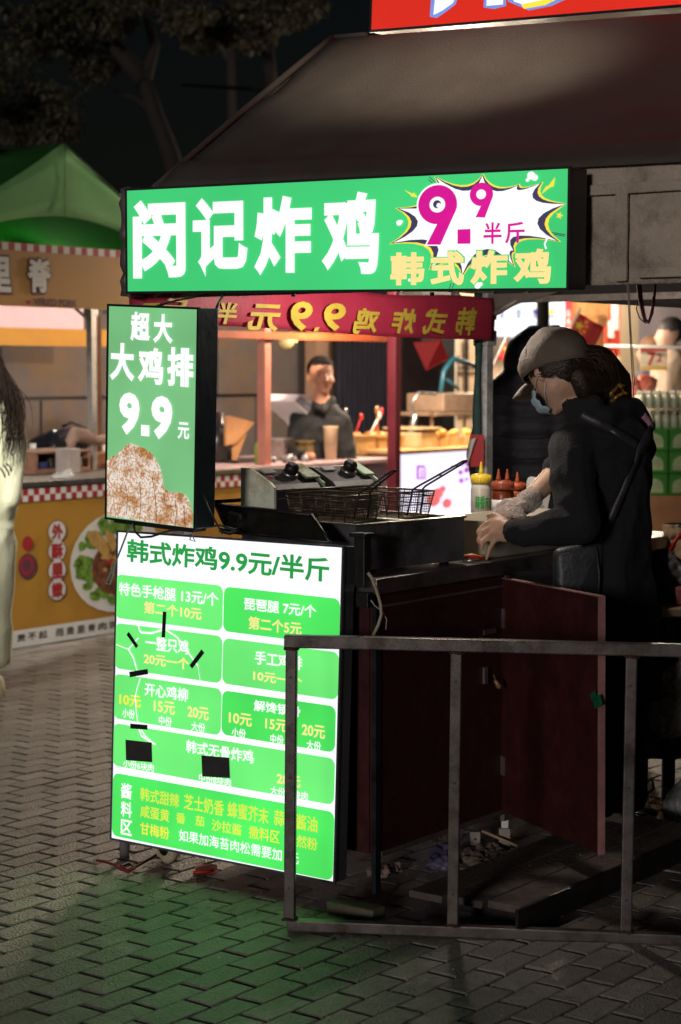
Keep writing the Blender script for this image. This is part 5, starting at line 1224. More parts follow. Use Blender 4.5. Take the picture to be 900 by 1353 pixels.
DY = 0.4; onrow(YB, (xo(89), .38, .902), (xo(103), .5, 1.05), 'block', mat('grey_post_block', (.32, .27, .25), .5), 'short grey upright block at the edge of the yellow stall rack', 'block')
DY = 0.62; b = B(YB); b.tube([(xo(94), .62, 1.03), (xo(94), .62, 1.08), (xo(100), .62, 1.12), (xo(112), .62, 1.11), (xo(125), .62, 1.08), (xo(145), .62, 1.09)], [.02, .035, .05, .045, .03, .025], 10); solo(b, 'cloth_roll', mat('dusty_pink_cloth', (.34, .22, .17), .8, 0, .2, 12, .3, 40), 'lumpy dusty pink cloth bundle lying on the rack beside the tent pole', 'cloth')
DY = 0.9
for k, (px, h_, m_) in enumerate(((43, .13, M_white), (135, .10, M_white))): b = B(YB); b.lathe((xo(px), .9, .902), [(.03, 0), (.034, .01), (.034, h_ * .8), (.02, h_), (.02, h_ + .03)], 14); solo(b, 'canister', m_, ['slim white canister beside the passer-by on the yellow stall', 'short white canister near the hanging light box on the yellow stall'][k], 'canister')
DY = 0.12; b = B(YB); b.ell((xo(84), .12, .912), (.09, .05, .022), None, 14, 8, jit=.3); b.ell((xo(92), .14, .918), (.04, .04, .03), None, 10, 6, jit=.4); solo(b, 'plastic_wrap', M_glass, 'crumpled clear plastic wrap on the edge of the yellow stall counter', 'plastic wrap')
DY = 0.8; b = B(YB); b.box((xo(108), .7, .902), (xo(160), .95, 1.0), bev=.01); b.box((xo(110), .69, .93), (xo(158), .70, .96)); solo(b, 'food_warmer', mat('copper_glow', (.42, .19, .09), .4, .2, .3, 12), 'low copper-coloured food warmer behind the tent pole on the yellow stall', 'food warmer')
# pink sheet and yellow band behind
u_ = -9.6; 
def qbox(px0, py0, px1, py1, u, d=.02): a = Q(px0, py1, u); c = Q(px1, py0, u); return (u - d, a.y, min(a.z, c.z)), (u, c.y, max(a.z, c.z))
b = B(STREET); b.box(*qbox(-60, 405, 112, 436, -9.6)); solo(b, 'pink_sheet', mat('lilac_sheet', (.62, .46, .55), .7, 0, .08, 5), 'pale lilac sheet strung behind the yellow stall above the yellow band', 'sheet')
b = B(STREET); b.box(*qbox(-60, 436, 146, 455, -9.55)); solo(b, 'yellow_band', mat('amber_band', (.42, .20, .015), .7, 0, .1, 5), 'amber yellow cloth band across the back of the yellow stall', 'cloth band')

# ---- the food stall with the man
MB_ = rowframe(282, -7.6); ms = thing('stall_counter', 'pinkish grey market counter with warm lit food trays in front of the man in black', 'market stall', MB_)
Lm = OnP(MB_, 516, 610)[0]
b = B(MB_); b.box((0, .02, .0), (Lm, .9, .865)); b.build('counter_body', mat('lilac_grey_panel', (.30, .22, .26), .6, 0, .12, 4), ms)
b = B(MB_); b.box((-.02, -.02, .875), (Lm + .02, 1.0, .905), bev=.005); b.build('counter_top', mat('pink_grey_top', (.40, .29, .30), .4, .1, .12, 6), ms)
xm = lambda px: QF(px, -7.6 - DY) - QF(282, -7.6)
ft_ = root_at('market_tent', 'red framed market tent above the man in black', 'tent', -7.6, QF(350, -7.6))
b = B(STREET); v = QF(350, -7.65); b.box((-7.685, v - .035, 0), (-7.62, v + .03, 2.3), bev=.006); b.build('tent_pole', mat('salmon_tube', (.50, .20, .15), .35, .2, .1, 10), ft_)
v = QF(523, -7.5); b = B(STREET); b.box((-7.55, v - .034, 0), (-7.48, v + .034, 2.3), bev=.006); b.build('tent_pole', mat('maroon_post', (.10, .010, .020), .4, .1, .1, 10), ft_)
b = B(STREET); b.box((-7.66, QF(288, -7.6), 1.705), (-7.60, QF(520, -7.6), 1.75)); b.build('cross_beam', mat('orange_beam', (.35, .07, .02), .5), ft_)
b = B(STREET); b.box((-10.1, QF(262, -7.6), 2.58), (-6.9, QF(700, -7.6), 2.6)); b.box((-7.0, QF(262, -7.6), 2.45), (-6.9, QF(700, -7.6), 2.58)); b.build('roof', mat('lilac_canvas', (.45, .36, .46), .7, 0, .1, 4), ft_)
# back: tan column, shutter
b = B(STREET); b.box(*qbox(418, 380, 447, 600, -9.9, .12)); solo(b, 'column', mat('tan_column', (.34, .22, .15), .7, 0, .1, 5), 'tan column behind the man in black', 'column')
t = root_at('roller_shutter', 'dark blue-black ribbed shutter behind the food trays', 'shutter', -9.75, QF(447, -9.75)); (a0, a1, a2), (c0, c1, c2) = qbox(446, 390, 516, 610, -9.75, .05)
b = B(STREET); b.box((a0, a1, a2 - .5), (c0 - .02, c1, c2 + .2)); b.build('backing', M_black, t)
for k in range(11):
    v0 = a1 + (c1 - a1) * k / 11; b = B(STREET); b.box((c0 - .02, v0 + .012, a2 - .5), (c0 + .012, v0 + (c1 - a1) / 11 * .62, c2 + .2), bev=.004); b.build('slat', mat('shutter_blue_black', (.035, .036, .055), .4, .3, .2, 6), t)
b = B(STREET); b.box(*qbox(532, 445, 556, 620, -9.6, .05)); b.box(*qbox(534, 470, 585, 560, -9.9, .05)); solo(b, 'dark_door', mat('dark_frame', (.022, .016, .018), .4), 'tall dark door panel right of the maroon post', 'door panel')
# white slanted scale
DY = .45
t = thing('weighing_scale', 'white slanted electronic scale display on a pedestal beside the man', 'scale', MB_ @ Matrix.Translation((xm(400), .5, .905)))
b = B(MB_); X = xm(370); 
pr = [(xm(371), 1.30), (xm(380), 1.345), (xm(390), 1.345), (xm(427), 1.19), (xm(424), 1.13), (xm(411), 1.10), (xm(402), 1.16)]
b.prism(pr, .35, .62); b.build('display_head', mat('scale_white', (.78, .77, .80), .4, 0, .06, 8), t)
b = B(MB_); b.prism([(xm(404), 1.17), (xm(424), 1.15), (xm(419), .93), (xm(404), .93)], .40, .58); b.box((xm(392), .3, .906), (xm(427), .72, .94), bev=.008); b.build('pedestal', mat('scale_grey', (.38, .36, .38), .4), t)
b = B(MB_); b.prism([(xm(375), 1.30), (xm(381), 1.335), (xm(404), 1.235), (xm(398), 1.20)], .340, .349); b.build('display_screen', mat('scale_screen', (.16, .17, .22), .25), t)
b = B(MB_); b.lathe((xm(365), .45, .906), [(.11, 0), (.12, .01), (.12, .14), (.125, .145), (.115, .147)], 24); b.box((xm(365) - .15, .44, 1.02), (xm(365) + .15, .46, 1.035)); solo(b, 'steel_pot', M_steel, 'round steel pot on the far counter beside the scale', 'pot')
DY = 0.15; b = B(MB_); b.lathe((xm(344), .15, .906), [(.036, 0), (.038, .01), (.038, .12), (.018, .15), (.016, .17)], 14); q = b.build('x', mat('green_yellow_label', (.18, .24, .03), .4, 0, .4, 18), None); bpy.data.objects.remove(q)
t = thing('sauce_bottle', 'sauce bottle with green and yellow wrapper and red cap on the far counter', 'bottle', MB_ @ Matrix.Translation((xm(344), .15, .906)))
b = B(MB_); b.lathe((xm(344), .15, .906), [(.036, 0), (.038, .01), (.038, .12), (.018, .15)], 14); b.build('glass', mat('green_yellow_label', (.18, .24, .03), .4, 0, .4, 18), t); b = B(MB_); b.lathe((xm(344), .15, 1.056), [(.017, 0), (.017, .04), (.006, .05)], 12); b.build('cap', M_red, t)
b = B(MB_); b.lathe((xm(437), .15, .906), [(.038, 0), (.05, .22), (.052, .225)], 18); solo(b, 'paper_cup', mat('beige_cup', (.60, .42, .26), .5, 0, .08, 10), 'tall beige paper cup at the front of the far counter', 'cup')
DY = 0.45; M_amber = mat('amber_tin', (.55, .36, .16), .3, .6, .25, 20)  # amber base colour stands in for warm light on the steel pans
for k, (a, c, h_) in enumerate(((384, 400, .12), (448, 474, .14), (478, 512, .13))):
    b = B(MB_); b.box((xm(a), .3, .906), (xm(c), .62, .906 + h_), bev=.008); b.box((xm(a) - .01, .29, .9 + h_), (xm(c) + .01, .63, .912 + h_), bev=.003); solo(b, 'food_pan', M_amber, ['small steel food pan behind the beige cup, closest to the scale', 'steel food pan just past the beige cup', 'steel food pan with utensils beside the maroon post'][k], 'food pan', 'food pans on the far counter')
    if k: 
        b = B(MB_)
        for j in range(12): b.ell((random.uniform(xm(a) + .03, xm(c) - .03), random.uniform(.33, .58), .91 + h_), random.uniform(.015, .03), u=7, v=5, jit=.5)
        solo(b, 'food', mat('orange_food', (.50, .22, .06), .5, 0, .5, 25), ['heap of orange food in the pan past the beige cup', 'heap of golden food in the pan beside the maroon post'][k - 1], 'food')
for k, (px, dx, h_, m_) in enumerate(((458, -.05, .30, M_steel), (490, .09, .30, M_red), (500, -.06, .32, M_amber), (484, .12, .26, M_white), (466, .06, .25, M_red))):
    b = B(MB_); b.tube([(xm(px), .45, 1.0), (xm(px) + dx, .42, 1.0 + h_ * .7)], .007, 6); b.ell((xm(px) + dx, .42, 1.0 + h_ * .7), (.022, .01, .03), None, 8, 6); solo(b, 'ladle', m_, ['steel ladle standing in the pan past the cup', 'red spatula leaning in the pan', 'brass ladle in the pan beside the post', 'white spoon leaning outward from the pan', 'red-handled spoon near the cup'][k], 'utensil')
DY = 0.42; b = B(MB_); b.prism([(xm(296), 1.20), (xm(300), 1.215), (xm(334), 1.165), (xm(322), 1.10), (xm(308), 1.03), (xm(296), 1.02)], .4, .42); b.prism([(xm(300), 1.02), (xm(326), 1.09), (xm(312), .91), (xm(300), .91)], .42, .44); solo(b, 'paper_fan', mat('orange_paper', (.42, .20, .08), .7, 0, .15, 12), 'crumpled orange paper sheet standing on the far counter next to the hanging sign', 'paper')
DY = 0.5; b = B(MB_); b.lathe((xm(289), .5, .906), [(.09, 0), (.09, .22), (.03, .26), (.03, .33)], 16); b.box((xm(282), .3, .906), (xm(330), .8, .925), bev=.004); solo(b, 'kettle', mat('black_kettle', (.02, .016, .016), .3), 'dark kettle on a tray at the near end of the far counter', 'kettle')
DY = 0.2; b = B(MB_)
for k in range(14): b.ell((xm(random.uniform(362, 400)), random.uniform(.1, .3), .925), random.uniform(.012, .035), u=8, v=6, jit=.6)
solo(b, 'utensil_pile', mat('grey_clutter', (.22, .21, .22), .35, .4, .4, 20), 'pile of grey steel clips and lids below the scale', 'utensils')['kind'] = 'stuff'
q = Q(378, 452, -8.6); b = B(STREET); b.ell(q, (.06, .06, .05), None, 14, 8); b.tube([q, (q.x, q.y, 1.75)], .004, 5); b.box((q.x - .05, q.y + .05, q.z), (q.x, q.y + .14, q.z + .06)); solo(b, 'hanging_lamp', mat('pale_yellow_lamp', (.5, .42, .2), .5), 'small pale dome hanging under the orange beam', 'lamp')
# the man
MO = thing('person', 'man with short dark hair in a black jacket standing behind the far counter', 'person', P(425, 800, 13.1)); MO.location.z = 0; ROOT[MO.name] = Matrix.Translation(MO.location)
m_ = lambda px, py, dy=0: P(px, py, 13.1 + dy); L4 = []
L4 += [([(m_(425, 486, .02), .085), (m_(424, 492, 0), .083), (m_(426, 500, -.02), .074)], 1), ([(m_(427, 505, -.02), .066), (m_(429, 514, -.045), .036), (m_(425, 512, .02), .05)], 1), ([(m_(431, 497, -.098), .008), (m_(433, 503, -.112), .013)], 1), ([(m_(428, 503, -.104), .009)], 1), ([(m_(407.5, 497, .01), .012), (m_(408, 504, .01), .012)], 1),
       ([(m_(424, 510, .01), .056), (m_(423, 532, .01), .066)], 1), ([(m_(418, 503, -.06), .03), (m_(437, 503, -.06), .028)], 1),
       ([(m_(423, 540, .02), .085), (m_(398, 552, .01), .070)], 0), ([(m_(423, 540, .02), .085), (m_(447, 552, .01), .070)], 0), ([(m_(400, 562), .095), (m_(446, 562), .09), (m_(403, 640), .11), (m_(445, 640), .11)], 0),
       ([(m_(395, 556), .066), (m_(386, 605, -.06), .058)], 0), ([(m_(452, 556), .066), (m_(460, 605, -.06), .058)], 0), ([(m_(386, 605, -.06), .056), (m_(404, 603, -.3), .042)], 0), ([(m_(404, 603, -.3), .03), (m_(412, 603, -.36), .03)], 1),
       ([(m_(412, 650), .10), (Vector((m_(412, 650).x, 13.1, .08)), .07)], 0), ([(m_(442, 650), .10), (Vector((m_(442, 650).x, 13.1, .08)), .07)], 0), ([(m_(411, 528, .03), .028), (m_(420, 540, -.07), .024)], 0), ([(m_(438, 530, .0), .028), (m_(427, 542, -.08), .024)], 0)]
body(L4, MO, [M_blackc, mat('ruddy_skin', (.40, .19, .115), .5, 0, .1, 10)], vox=.009, sm=3, wr=(.009, 10, {0}))
b = B(); b.ell(m_(423.5, 487, .02), (.094, .100, .092), None, 26, 18, keep=lambda c: c.z > .33 or (c.y > .15 and c.z > -.35) or (abs(c.x) > .8 and c.z > .0 and c.y > -.3)); b.build('hair', mat('short_black_hair', (.006, .005, .005), .9, 0, .3, 60, spec=.1), MO)
b = B()
for px in (421.5, 435.5): b.ell(m_(px, 495.5, -.083 if px < 430 else -.078), (.012, .006, .0045), None, 10, 6); b.ell(m_(px, 490.5, -.088 if px < 430 else -.082), (.017, .006, .0045), None, 10, 6)
b.ell(m_(430.5, 510, -.090), (.021, .006, .0045), None, 10, 6); b.build('face_features', mat('dark_feature', (.11, .05, .04), .6), MO)

# ---- snack stall beyond the maroon post
SB_ = rowframe(532, -7.6); ss = thing('stall_counter', 'snack stall counter with a glowing white front panel and golden food', 'market stall', SB_)
Ls = OnP(SB_, 690, 610)[0]; xs_ = lambda px: QF(px, -7.6 - DY) - QF(532, -7.6)
b = B(SB_); b.box((0, .03, .0), (Ls, .9, .92)); b.build('counter_body', mat('brown_counter', (.16, .09, .06), .5), ss)
b = B(SB_); b.box((-.01, -.01, .925), (Ls, .95, .95), bev=.004); b.build('counter_top', mat('honey_top', (.55, .33, .14), .35, .1, .15, 8), ss)
DY = 0; b = B(SB_); b.box((.0, 0, .42), (xs_(632), .028, .92)); b.build('light_panel', glow('lit_counter_panel', (.83, .82, 1.0), 1.15, .04), ss)
p = Print(SB_, y0=-.002, step=.002); G_pur = glow('lit_violet_print', lin((200, 90, 220)), .9, .05, 5, False); G_pk = glow('lit_salmon_print', lin((240, 120, 120)), .9, .2, 9, False)
for x0, y0, x1, y1 in ((550, 615, 553, 633), (553, 615, 561, 618), (556, 620, 558, 633), (560, 618, 562, 633), (550, 631, 562, 633)): p.poly([(x0, y1), (x1, y1), (x1, y0), (x0, y0)], G_pur, 1)
for cx, cy, r in ((609, 613, 3.2), (616, 612, 3), (608, 624, 3), (609, 635, 3.2), (616, 621, 3.4), (616, 633, 2)): p.disc((cx, cy), r, G_pur, 1)
for cx, cy, r in ((578, 652, 7), (572, 660, 9), (584, 646, 4), (590, 665, 6)): p.disc((cx, cy), r, G_pk, 1.5)
for cx, cy in ((566, 621), (581, 620), (575, 628)): p.disc((cx, cy), 1.4, G_yel2, 1)
p.done(ss)
DY = 0.2; M_bun = mat('golden_bun', (.62, .33, .08), .45, 0, .3, 14, .2, 30)
for k, px in enumerate((566, 583, 599, 616, 632)):
    t = thing('food_tub', ['tub of golden buns nearest the maroon post', 'second tub of golden buns from the maroon post', 'middle tub of golden buns on the snack counter', 'fourth tub of golden buns from the maroon post', 'tub of golden buns half hidden by the teal tent curtain'][k], 'food tub', SB_ @ Matrix.Translation((xs_(px), .2, .95)), 'tubs of golden food on the snack counter')
    b = B(SB_); b.lathe((xs_(px), .2, .951), [(.045, 0), (.055, .06), (.058, .065), (.05, .06)], 14); b.build('tub', mat('clear_amber_tub', (.60, .42, .22), .25, 0, .1, 10), t); b = B(SB_)
    for j in range(7): b.ell((xs_(px) + random.uniform(-.03, .03), .2 + random.uniform(-.03, .03), 1.02 + random.uniform(0, .035)), random.uniform(.02, .028), u=9, v=6, jit=.3)
    b.build('buns', M_bun, t)
DY = 0.3; b = B(SB_); b.box((xs_(534), .15, .951), (xs_(556), .5, 1.06), bev=.01); b.box((xs_(535), .14, 1.08), (xs_(560), .5, 1.095), bev=.003); solo(b, 'glass_case', mat('warm_glass_case', (.6, .45, .25), .15, 0, .2, 10), 'low bright glass case beside the maroon post', 'glass case')
DY = 0.7; b = B(SB_); b.box((xs_(555), .55, 1.16), (xs_(640), .95, 1.185), bev=.003); b.box((xs_(572), .6, 1.19), (xs_(640), .95, 1.33), bev=.01)
for px in (557, 600, 638): b.box((xs_(px), .6, .951), (xs_(px) + .02, .62, 1.16))
solo(b, 'steamer_rack', mat('warm_steel', (.45, .33, .24), .3, .6, .2, 10), 'steel shelf with a long steamer above the golden tubs', 'rack')
DY = 0.5; b = B(SB_); b.tube([(xs_(545), .5, 1.06), (xs_(545), .5, 1.28), (xs_(553), .5, 1.34), (xs_(575), .5, 1.33)], .012, 8); b.hull([((xs_(541), .5, 1.0), .03), ((xs_(548), .5, 1.16), .03)], 1); solo(b, 'faucet', M_steel, 'bent steel tap standing beside the maroon post', 'tap')
DY = 0.7; b = B(SB_); b.tube([(xs_(582), .7, 1.33), (xs_(586), .7, 1.5), (xs_(598), .7, 1.6), (xs_(628), .7, 1.55)], .02, 8); b.tube([(xs_(590), .7, 1.44), (xs_(606), .7, 1.36)], .012, 6); solo(b, 'teal_tool', mat('teal_plastic', (.01, .08, .12), .4), 'curved dark teal tool handle above the steamer', 'tool')
# red paper and flags
b = B(); q = [P(546, 452, 11.3), P(583, 448, 11.3), P(593, 474, 11.32), P(563, 490, 11.25)]
slab(b, q, .003, Vector((0, -1, 0))); solo(b, 'red_pennant', mat('pennant_red', (.55, .03, .03), .6, 0, .1, 8), 'plain red pennant hanging below the banner right of the maroon post', 'pennant')

# ---- bright shop at the back
M_cream2 = mat('cream_shop_wall', (.66, .50, .34), .7, 0, .08, 2)
WU = -11.2
shop = root_at('shop', 'bright cream shop interior at the back with posters and shelves', 'shop', WU, QF(560, WU))
b = B(STREET); b.box((WU - .1, QF(585, WU), 0), (WU, QF(1010, WU), 3.2)); b.build('wall', M_cream2, shop)
b = B(STREET); b.box((WU, QF(640, WU), 2.95), (WU + 2.6, QF(1010, WU), 3.0)); b.build('ceiling', M_cream2, shop)
b = B(STREET); b.box(*qbox(594, 300, 603, 700, WU + .12, .1)); b.box(*qbox(640, 300, 648, 700, WU + .12, .1)); b.build('column', mat('pale_column', (.7, .62, .5), .6), shop)
b = B(STREET)
for a in ((603, 485, 640, 488, WU + .08), (603, 470, 606, 540, WU + .1), (616, 445, 619, 540, WU + .1), (603, 530, 640, 536, WU + .12)): b.box(*qbox(a[0], a[1], a[2], a[3], a[4], .03))
b.build('window_frame', mat('dark_window_frame', (.03, .022, .02), .4), shop)
b = B(STREET); b.box(*qbox(652, 380, 748, 444, WU + .35, .08)); mbd = b.build('menu_light_panel', glow('lit_menu_panel', (.78, .86, 1.0), 1.0, .06), shop)
Mp = rowframe(652, WU + .352); p = Print(Mp, y0=-.002, step=.003)
G_ic = glow('lit_icon_grey', lin((150, 160, 190)), .9, .1, 9, False); G_vi = glow('lit_icon_violet', lin((90, 70, 150)), .9, .1, 9, False)
for k, px in enumerate((663, 685, 707, 729)): p.disc((px, 412), 3.4, (G_ic, G_ic, G_vi, G_yel2)[k], 1, sz=1.2); p.disc((px, 418), 3, G_ic, 1); p.poly([(px - 5, 427), (px + 5, 427), (px + 5, 428.6), (px - 5, 428.6)], G_ic, 1)
p.done(shop)
b = B(STREET); b.box(*qbox(746, 395, 755, 470, WU + .36, .03)); b.build('red_strip', mat('red_strip', (.6, .03, .04), .5), shop)
Mp = rowframe(746, WU + .362); p = Print(Mp, y0=-.002); 
for k in range(4): p.text('品福惠味'[k], (747.5, 418 + k * 11), (753.5, 410 + k * 11), M_pw, 1, .02)
p.done(shop)
# wooden crates wall
M_crate = mat('shop_wood', (.50, .26, .10), .6, 0, .25, 5, .1, 30)
for r in range(3):
    for c in range(3):
        b = B(STREET); (a0, a1, a2), (c0, c1, c2) = qbox(762 + c * 15, 398 + r * 21, 776 + c * 15, 418 + r * 21, WU + .2, .15); b.box((a0, a1, a2), (c0, c1, c2), bev=.01); solo(b, 'wooden_crate', M_crate, '%s wooden crate in the %s row of the stack under the shop ceiling' % (('first', 'middle', 'last')[c], ('top', 'middle', 'bottom')[r]), 'crate', 'wooden crates stacked in the shop')
def flag(px, py, w_, h_, Y, label, stars=True):
    q = P(px, py, Y); FMx = Matrix.Translation(q) @ Matrix.Rotation(R(-30), 4, 'Z') @ Matrix.Rotation(R(28), 4, 'Y'); t = thing('flag', label, 'flag', FMx)
    b = B(FMx); g = [[b.v((w_ * i / 8, .012 * sin(i * 1.1), -h_ * j / 4)) for j in range(5)] for i in range(9)]
    for i in range(8):
        for j in range(4): b.face([g[i][j], g[i + 1][j], g[i + 1][j + 1], g[i][j + 1]], True)
    b.build('cloth', mat('flag_red', (.62, .03, .02), .6, 0, .05, 5), t, solid=.001)
    b = B(FMx); b.tube([(-.008, 0, .03), (-.008, 0, -h_ - .35)], .006, 6); b.build('flag_pole', M_white, t)
    pr = Print(FMx, y0=-.016)
    def star(cx, cz, r): pr.poly([(cx + (r if k % 2 == 0 else r * .4) * sin(k * pi / 5), cz + (r if k % 2 == 0 else r * .4) * cos(k * pi / 5)) for k in range(10)], MAT['flag_yellow'], 1, px=False)
    mat('flag_yellow', (.75, .55, .03), .6); star(w_ * .22, -h_ * .3, h_ * .17)
    for dx, dz in ((.40, .1), (.48, .22), (.48, .38), (.40, .5)): star(w_ * dx, -h_ * dz, h_ * .06)
    pr.done(t)
flag(766, 414, .17, .20, 11.0, 'small red flag with yellow stars above the woman in the cap')
flag(668, 452, .12, .12, 12.6, 'small red flag with yellow stars behind the hooded customer')
b = B(STREET); b.box(*qbox(806, 396, 818, 470, WU + .5, .03)); b.box(*qbox(800, 432, 812, 500, WU + .52, .03)); solo(b, 'red_poster', mat('poster_red', (.62, .06, .03), .6, 0, .2, 6), 'red and white hanging poster beside the cream column of the shop', 'poster')
b = B(STREET); b.box(*qbox(807, 402, 816, 436, WU + .53, .008)); b.box(*qbox(803, 424, 810, 446, WU + .55, .008)); solo(b, 'white_sticker', mat('poster_white', (.85, .8, .78), .6), 'white patches on the hanging red poster in the shop', 'poster')
b = B(STREET); b.box(*qbox(818, 380, 842, 560, WU + .35, .25)); solo(b, 'cream_column', mat('cream_column', (.78, .62, .42), .6, 0, .05, 4), 'wide cream column in the bright shop behind the string', 'column')
b = B(STREET); b.box(*qbox(842, 380, 960, 520, WU + .25, .03)); solo(b, 'lilac_poster', mat('lilac_poster', (.62, .55, .60), .5, 0, .05, 3), 'large pale lilac poster on the shop wall behind the two shoppers', 'poster')
# shoppers
def shopper(px, py, Y, sc2, coat, hair_c, label, facing=-1):
    t = thing('person', label, 'person', P(px, 800, Y)); t.location.z = 0; ROOT[t.name] = Matrix.Translation(t.location)
    n_ = lambda dx, dy, dd=0: P(px, py, Y) + Vector((dx, dd, -dy)) ; L = []
    L += [([(n_(0, 0), .088 * sc2), (n_(-.015, .04), .078 * sc2), (n_(-.04, .085), .045 * sc2)], 1), ([(n_(-.095, .035), .014)], 1), ([(n_(.01, .09), .05), (n_(.02, .16), .06)], 1),
          ([(n_(.02, .22, -.12), .10), (n_(.02, .22, .12), .10), (n_(.02, .16), .08)], 0), ([(n_(.02, .26, -.13), .13), (n_(.02, .26, .13), .13), (n_(.03, .7, -.08), .15), (n_(.03, .7, .08), .15)], 0),
          ([(n_(.0, .24, -.17), .08), (n_(-.02, .5, -.2), .065)], 0), ([(n_(-.02, .5, -.2), .065), (n_(-.22, .58, -.15), .05)], 0),
          ([(n_(.03, .75, -.08), .11), (Vector((n_(.03, 0).x, Y - .08, .07)), .06)], 2), ([(n_(.03, .75, .08), .11), (Vector((n_(.03, 0).x, Y + .08, .07)), .06)], 2)]
    body(L, t, [coat, M_skin2, M_blackc], vox=.016, sm=3)
    b = B(); b.ell(n_(.018, -.022), (.10 * sc2, .098 * sc2, .096 * sc2), None, 16, 10, keep=lambda c: c.z > .08 or c.x > .2); b.build('hair', hair_c, t)
M_beige = mat('beige_puffer', (.42, .33, .25), .7, 0, .12, 6, .4, 20)
shopper(884, 440, 13.6, 1.0, M_beige, mat('black_hair', (.02, .018, .02), .6), 'dark-haired shopper in a beige quilted coat beside the price card at the photo edge')
shopper(858, 462, 14.8, .95, mat('navy_coat', (.03, .035, .06), .7), mat('light_brown_hair', (.22, .13, .07), .6), 'shorter brown-haired shopper half hidden behind the price card')
b = B(); b.tube([P(891, 436, 13.5), P(887, 437, 13.45), P(884, 438, 13.42)], .004, 5); solo(b, 'glasses', M_black, 'thin dark glasses of the shopper in beige', 'glasses')
# price card and shelf
q0 = P(846, 458, 12.6); PCx = Matrix.Translation(q0) @ Matrix.Rotation(R(-25), 4, 'Z'); t = thing('price_card', 'red and white price card reading 7.2 on a rail in the shop', 'price card', PCx)
b = B(PCx); b.box((0, 0, -.155), (.18, .01, 0)); b.build('card', mat('price_cream', (.75, .66, .5), .6), t)
p = Print(PCx, y0=-.001, step=.002); MAT['price_red'] = mat('price_red', (.6, .03, .02), .5); MAT['price_amber'] = mat('price_amber', (.75, .45, .05), .5)
p.poly([(.004, -.03), (.176, -.03), (.176, -.004), (.004, -.004)], MAT['price_red'], 1, px=False); p.poly([(.004, -.15), (.176, -.15), (.176, -.13), (.004, -.13)], MAT['price_amber'], 1, px=False)
p.text('7', (.05, -.125), (.105, -.035), MAT['price_red'], 1, .03, px=False); p.text('.2', (.108, -.10), (.145, -.045), MAT['price_red'], 1, .03, px=False); p.done(t)
b = B(); b.tube([P(800, 457, 12.66), P(930, 460, 12.0)], .012, 6); solo(b, 'price_rail', M_white, 'thin white rail carrying the price card in the shop', 'rail')
b = B(); b.hull([(P(848, 500, 12.9), .03), (P(856, 520, 12.9), .05), (P(862, 505, 12.9), .04)], 1); b.hull([(P(838, 505, 12.9), .035), (P(842, 525, 12.9), .035)], 1); solo(b, 'red_packages', mat('mixed_red_pack', (.6, .12, .08), .5, 0, .8, 18, dirt=(.7, .62, .5), dirts=9), 'red and cream packages piled under the price card', 'packages')
# bottle rows and green cartons
SHY = 12.2; qa, qb = P(846, 566, SHY), P(930, 566, SHY)
b = B(); b.box((qa.x - .03, SHY - .02, 0), (qb.x, SHY + .6, P(850, 655, SHY).z)); solo(b, 'display_plinth', mat('plinth_orange', (.45, .22, .10), .6), 'low orange plinth under the green cartons in the shop', 'plinth')
M_pet = mat('pale_green_bottle', (.62, .66, .50), .25, 0, .12, 12); M_capw = mat('bottle_cap_white', (.75, .72, .65), .4)
pm = None; zt = P(850, 566, SHY).z
k = 0
for r in range(4):
    for c in range(9):
        x = qa.x + .02 + c * .052 + (.02 if r % 2 else 0); y = SHY + .06 + r * .07; 
        for lv in range(2):
            z = zt + lv * .0 + .125 * lv
            if pm is None:
                pm = thing('water_bottle', 'pale green bottle', 'bottle', Vector((x, y, z)), 'pale bottles packed above the green cartons in the shop'); b = B(); b.lathe((x, y, z), [(.024, 0), (.024, .075), (.010, .095)], 10); b.build('bottle_body', M_pet, pm); b = B(); b.lathe((x, y, z + .095), [(.011, 0), (.011, .018)], 8); b.build('cap', M_capw, pm); pm['label'] = 'pale green capped bottle in the tight block of bottles above the green cartons'
            else: dup(pm, Matrix.Translation((x, y, z)))
M_gcart = mat('green_carton', (.05, .30, .03), .5, 0, .15, 8); M_clab = mat('carton_pale_print', (.48, .60, .34), .5, 0, .25, 10)
zb = P(850, 655, SHY).z
for r in range(3):
    for c in range(3):
        x = qa.x - .01 + c * .20; z0 = zb + r * (zt - zb) / 3
        t = thing('drink_carton', '%s green drinks carton in the %s row of the stack' % (('nearest', 'middle', 'outermost')[c], ('bottom', 'middle', 'top')[r]), 'carton', Vector((x, SHY, z0)), 'green drink cartons stacked in the shop')
        b = B(); b.box((x, SHY, z0 + .002), (x + .19, SHY + .35, z0 + (zt - zb) / 3 - .002), bev=.004); b.build('box', M_gcart, t)
        b = B(); z1 = z0 + .02; hh = (zt - zb) / 3 - .05; pts = [(x + .02, SHY - .003, z1)] + [(x + .09 + .07 * cos(a), SHY - .003, z1 + hh * .45 + hh * .55 * sin(a)) for a in [pi * j / 10 for j in range(10, -1, -1)]] + [(x + .16, SHY - .003, z1)]; b.poly(pts); b.build('pale_print', M_clab, t)

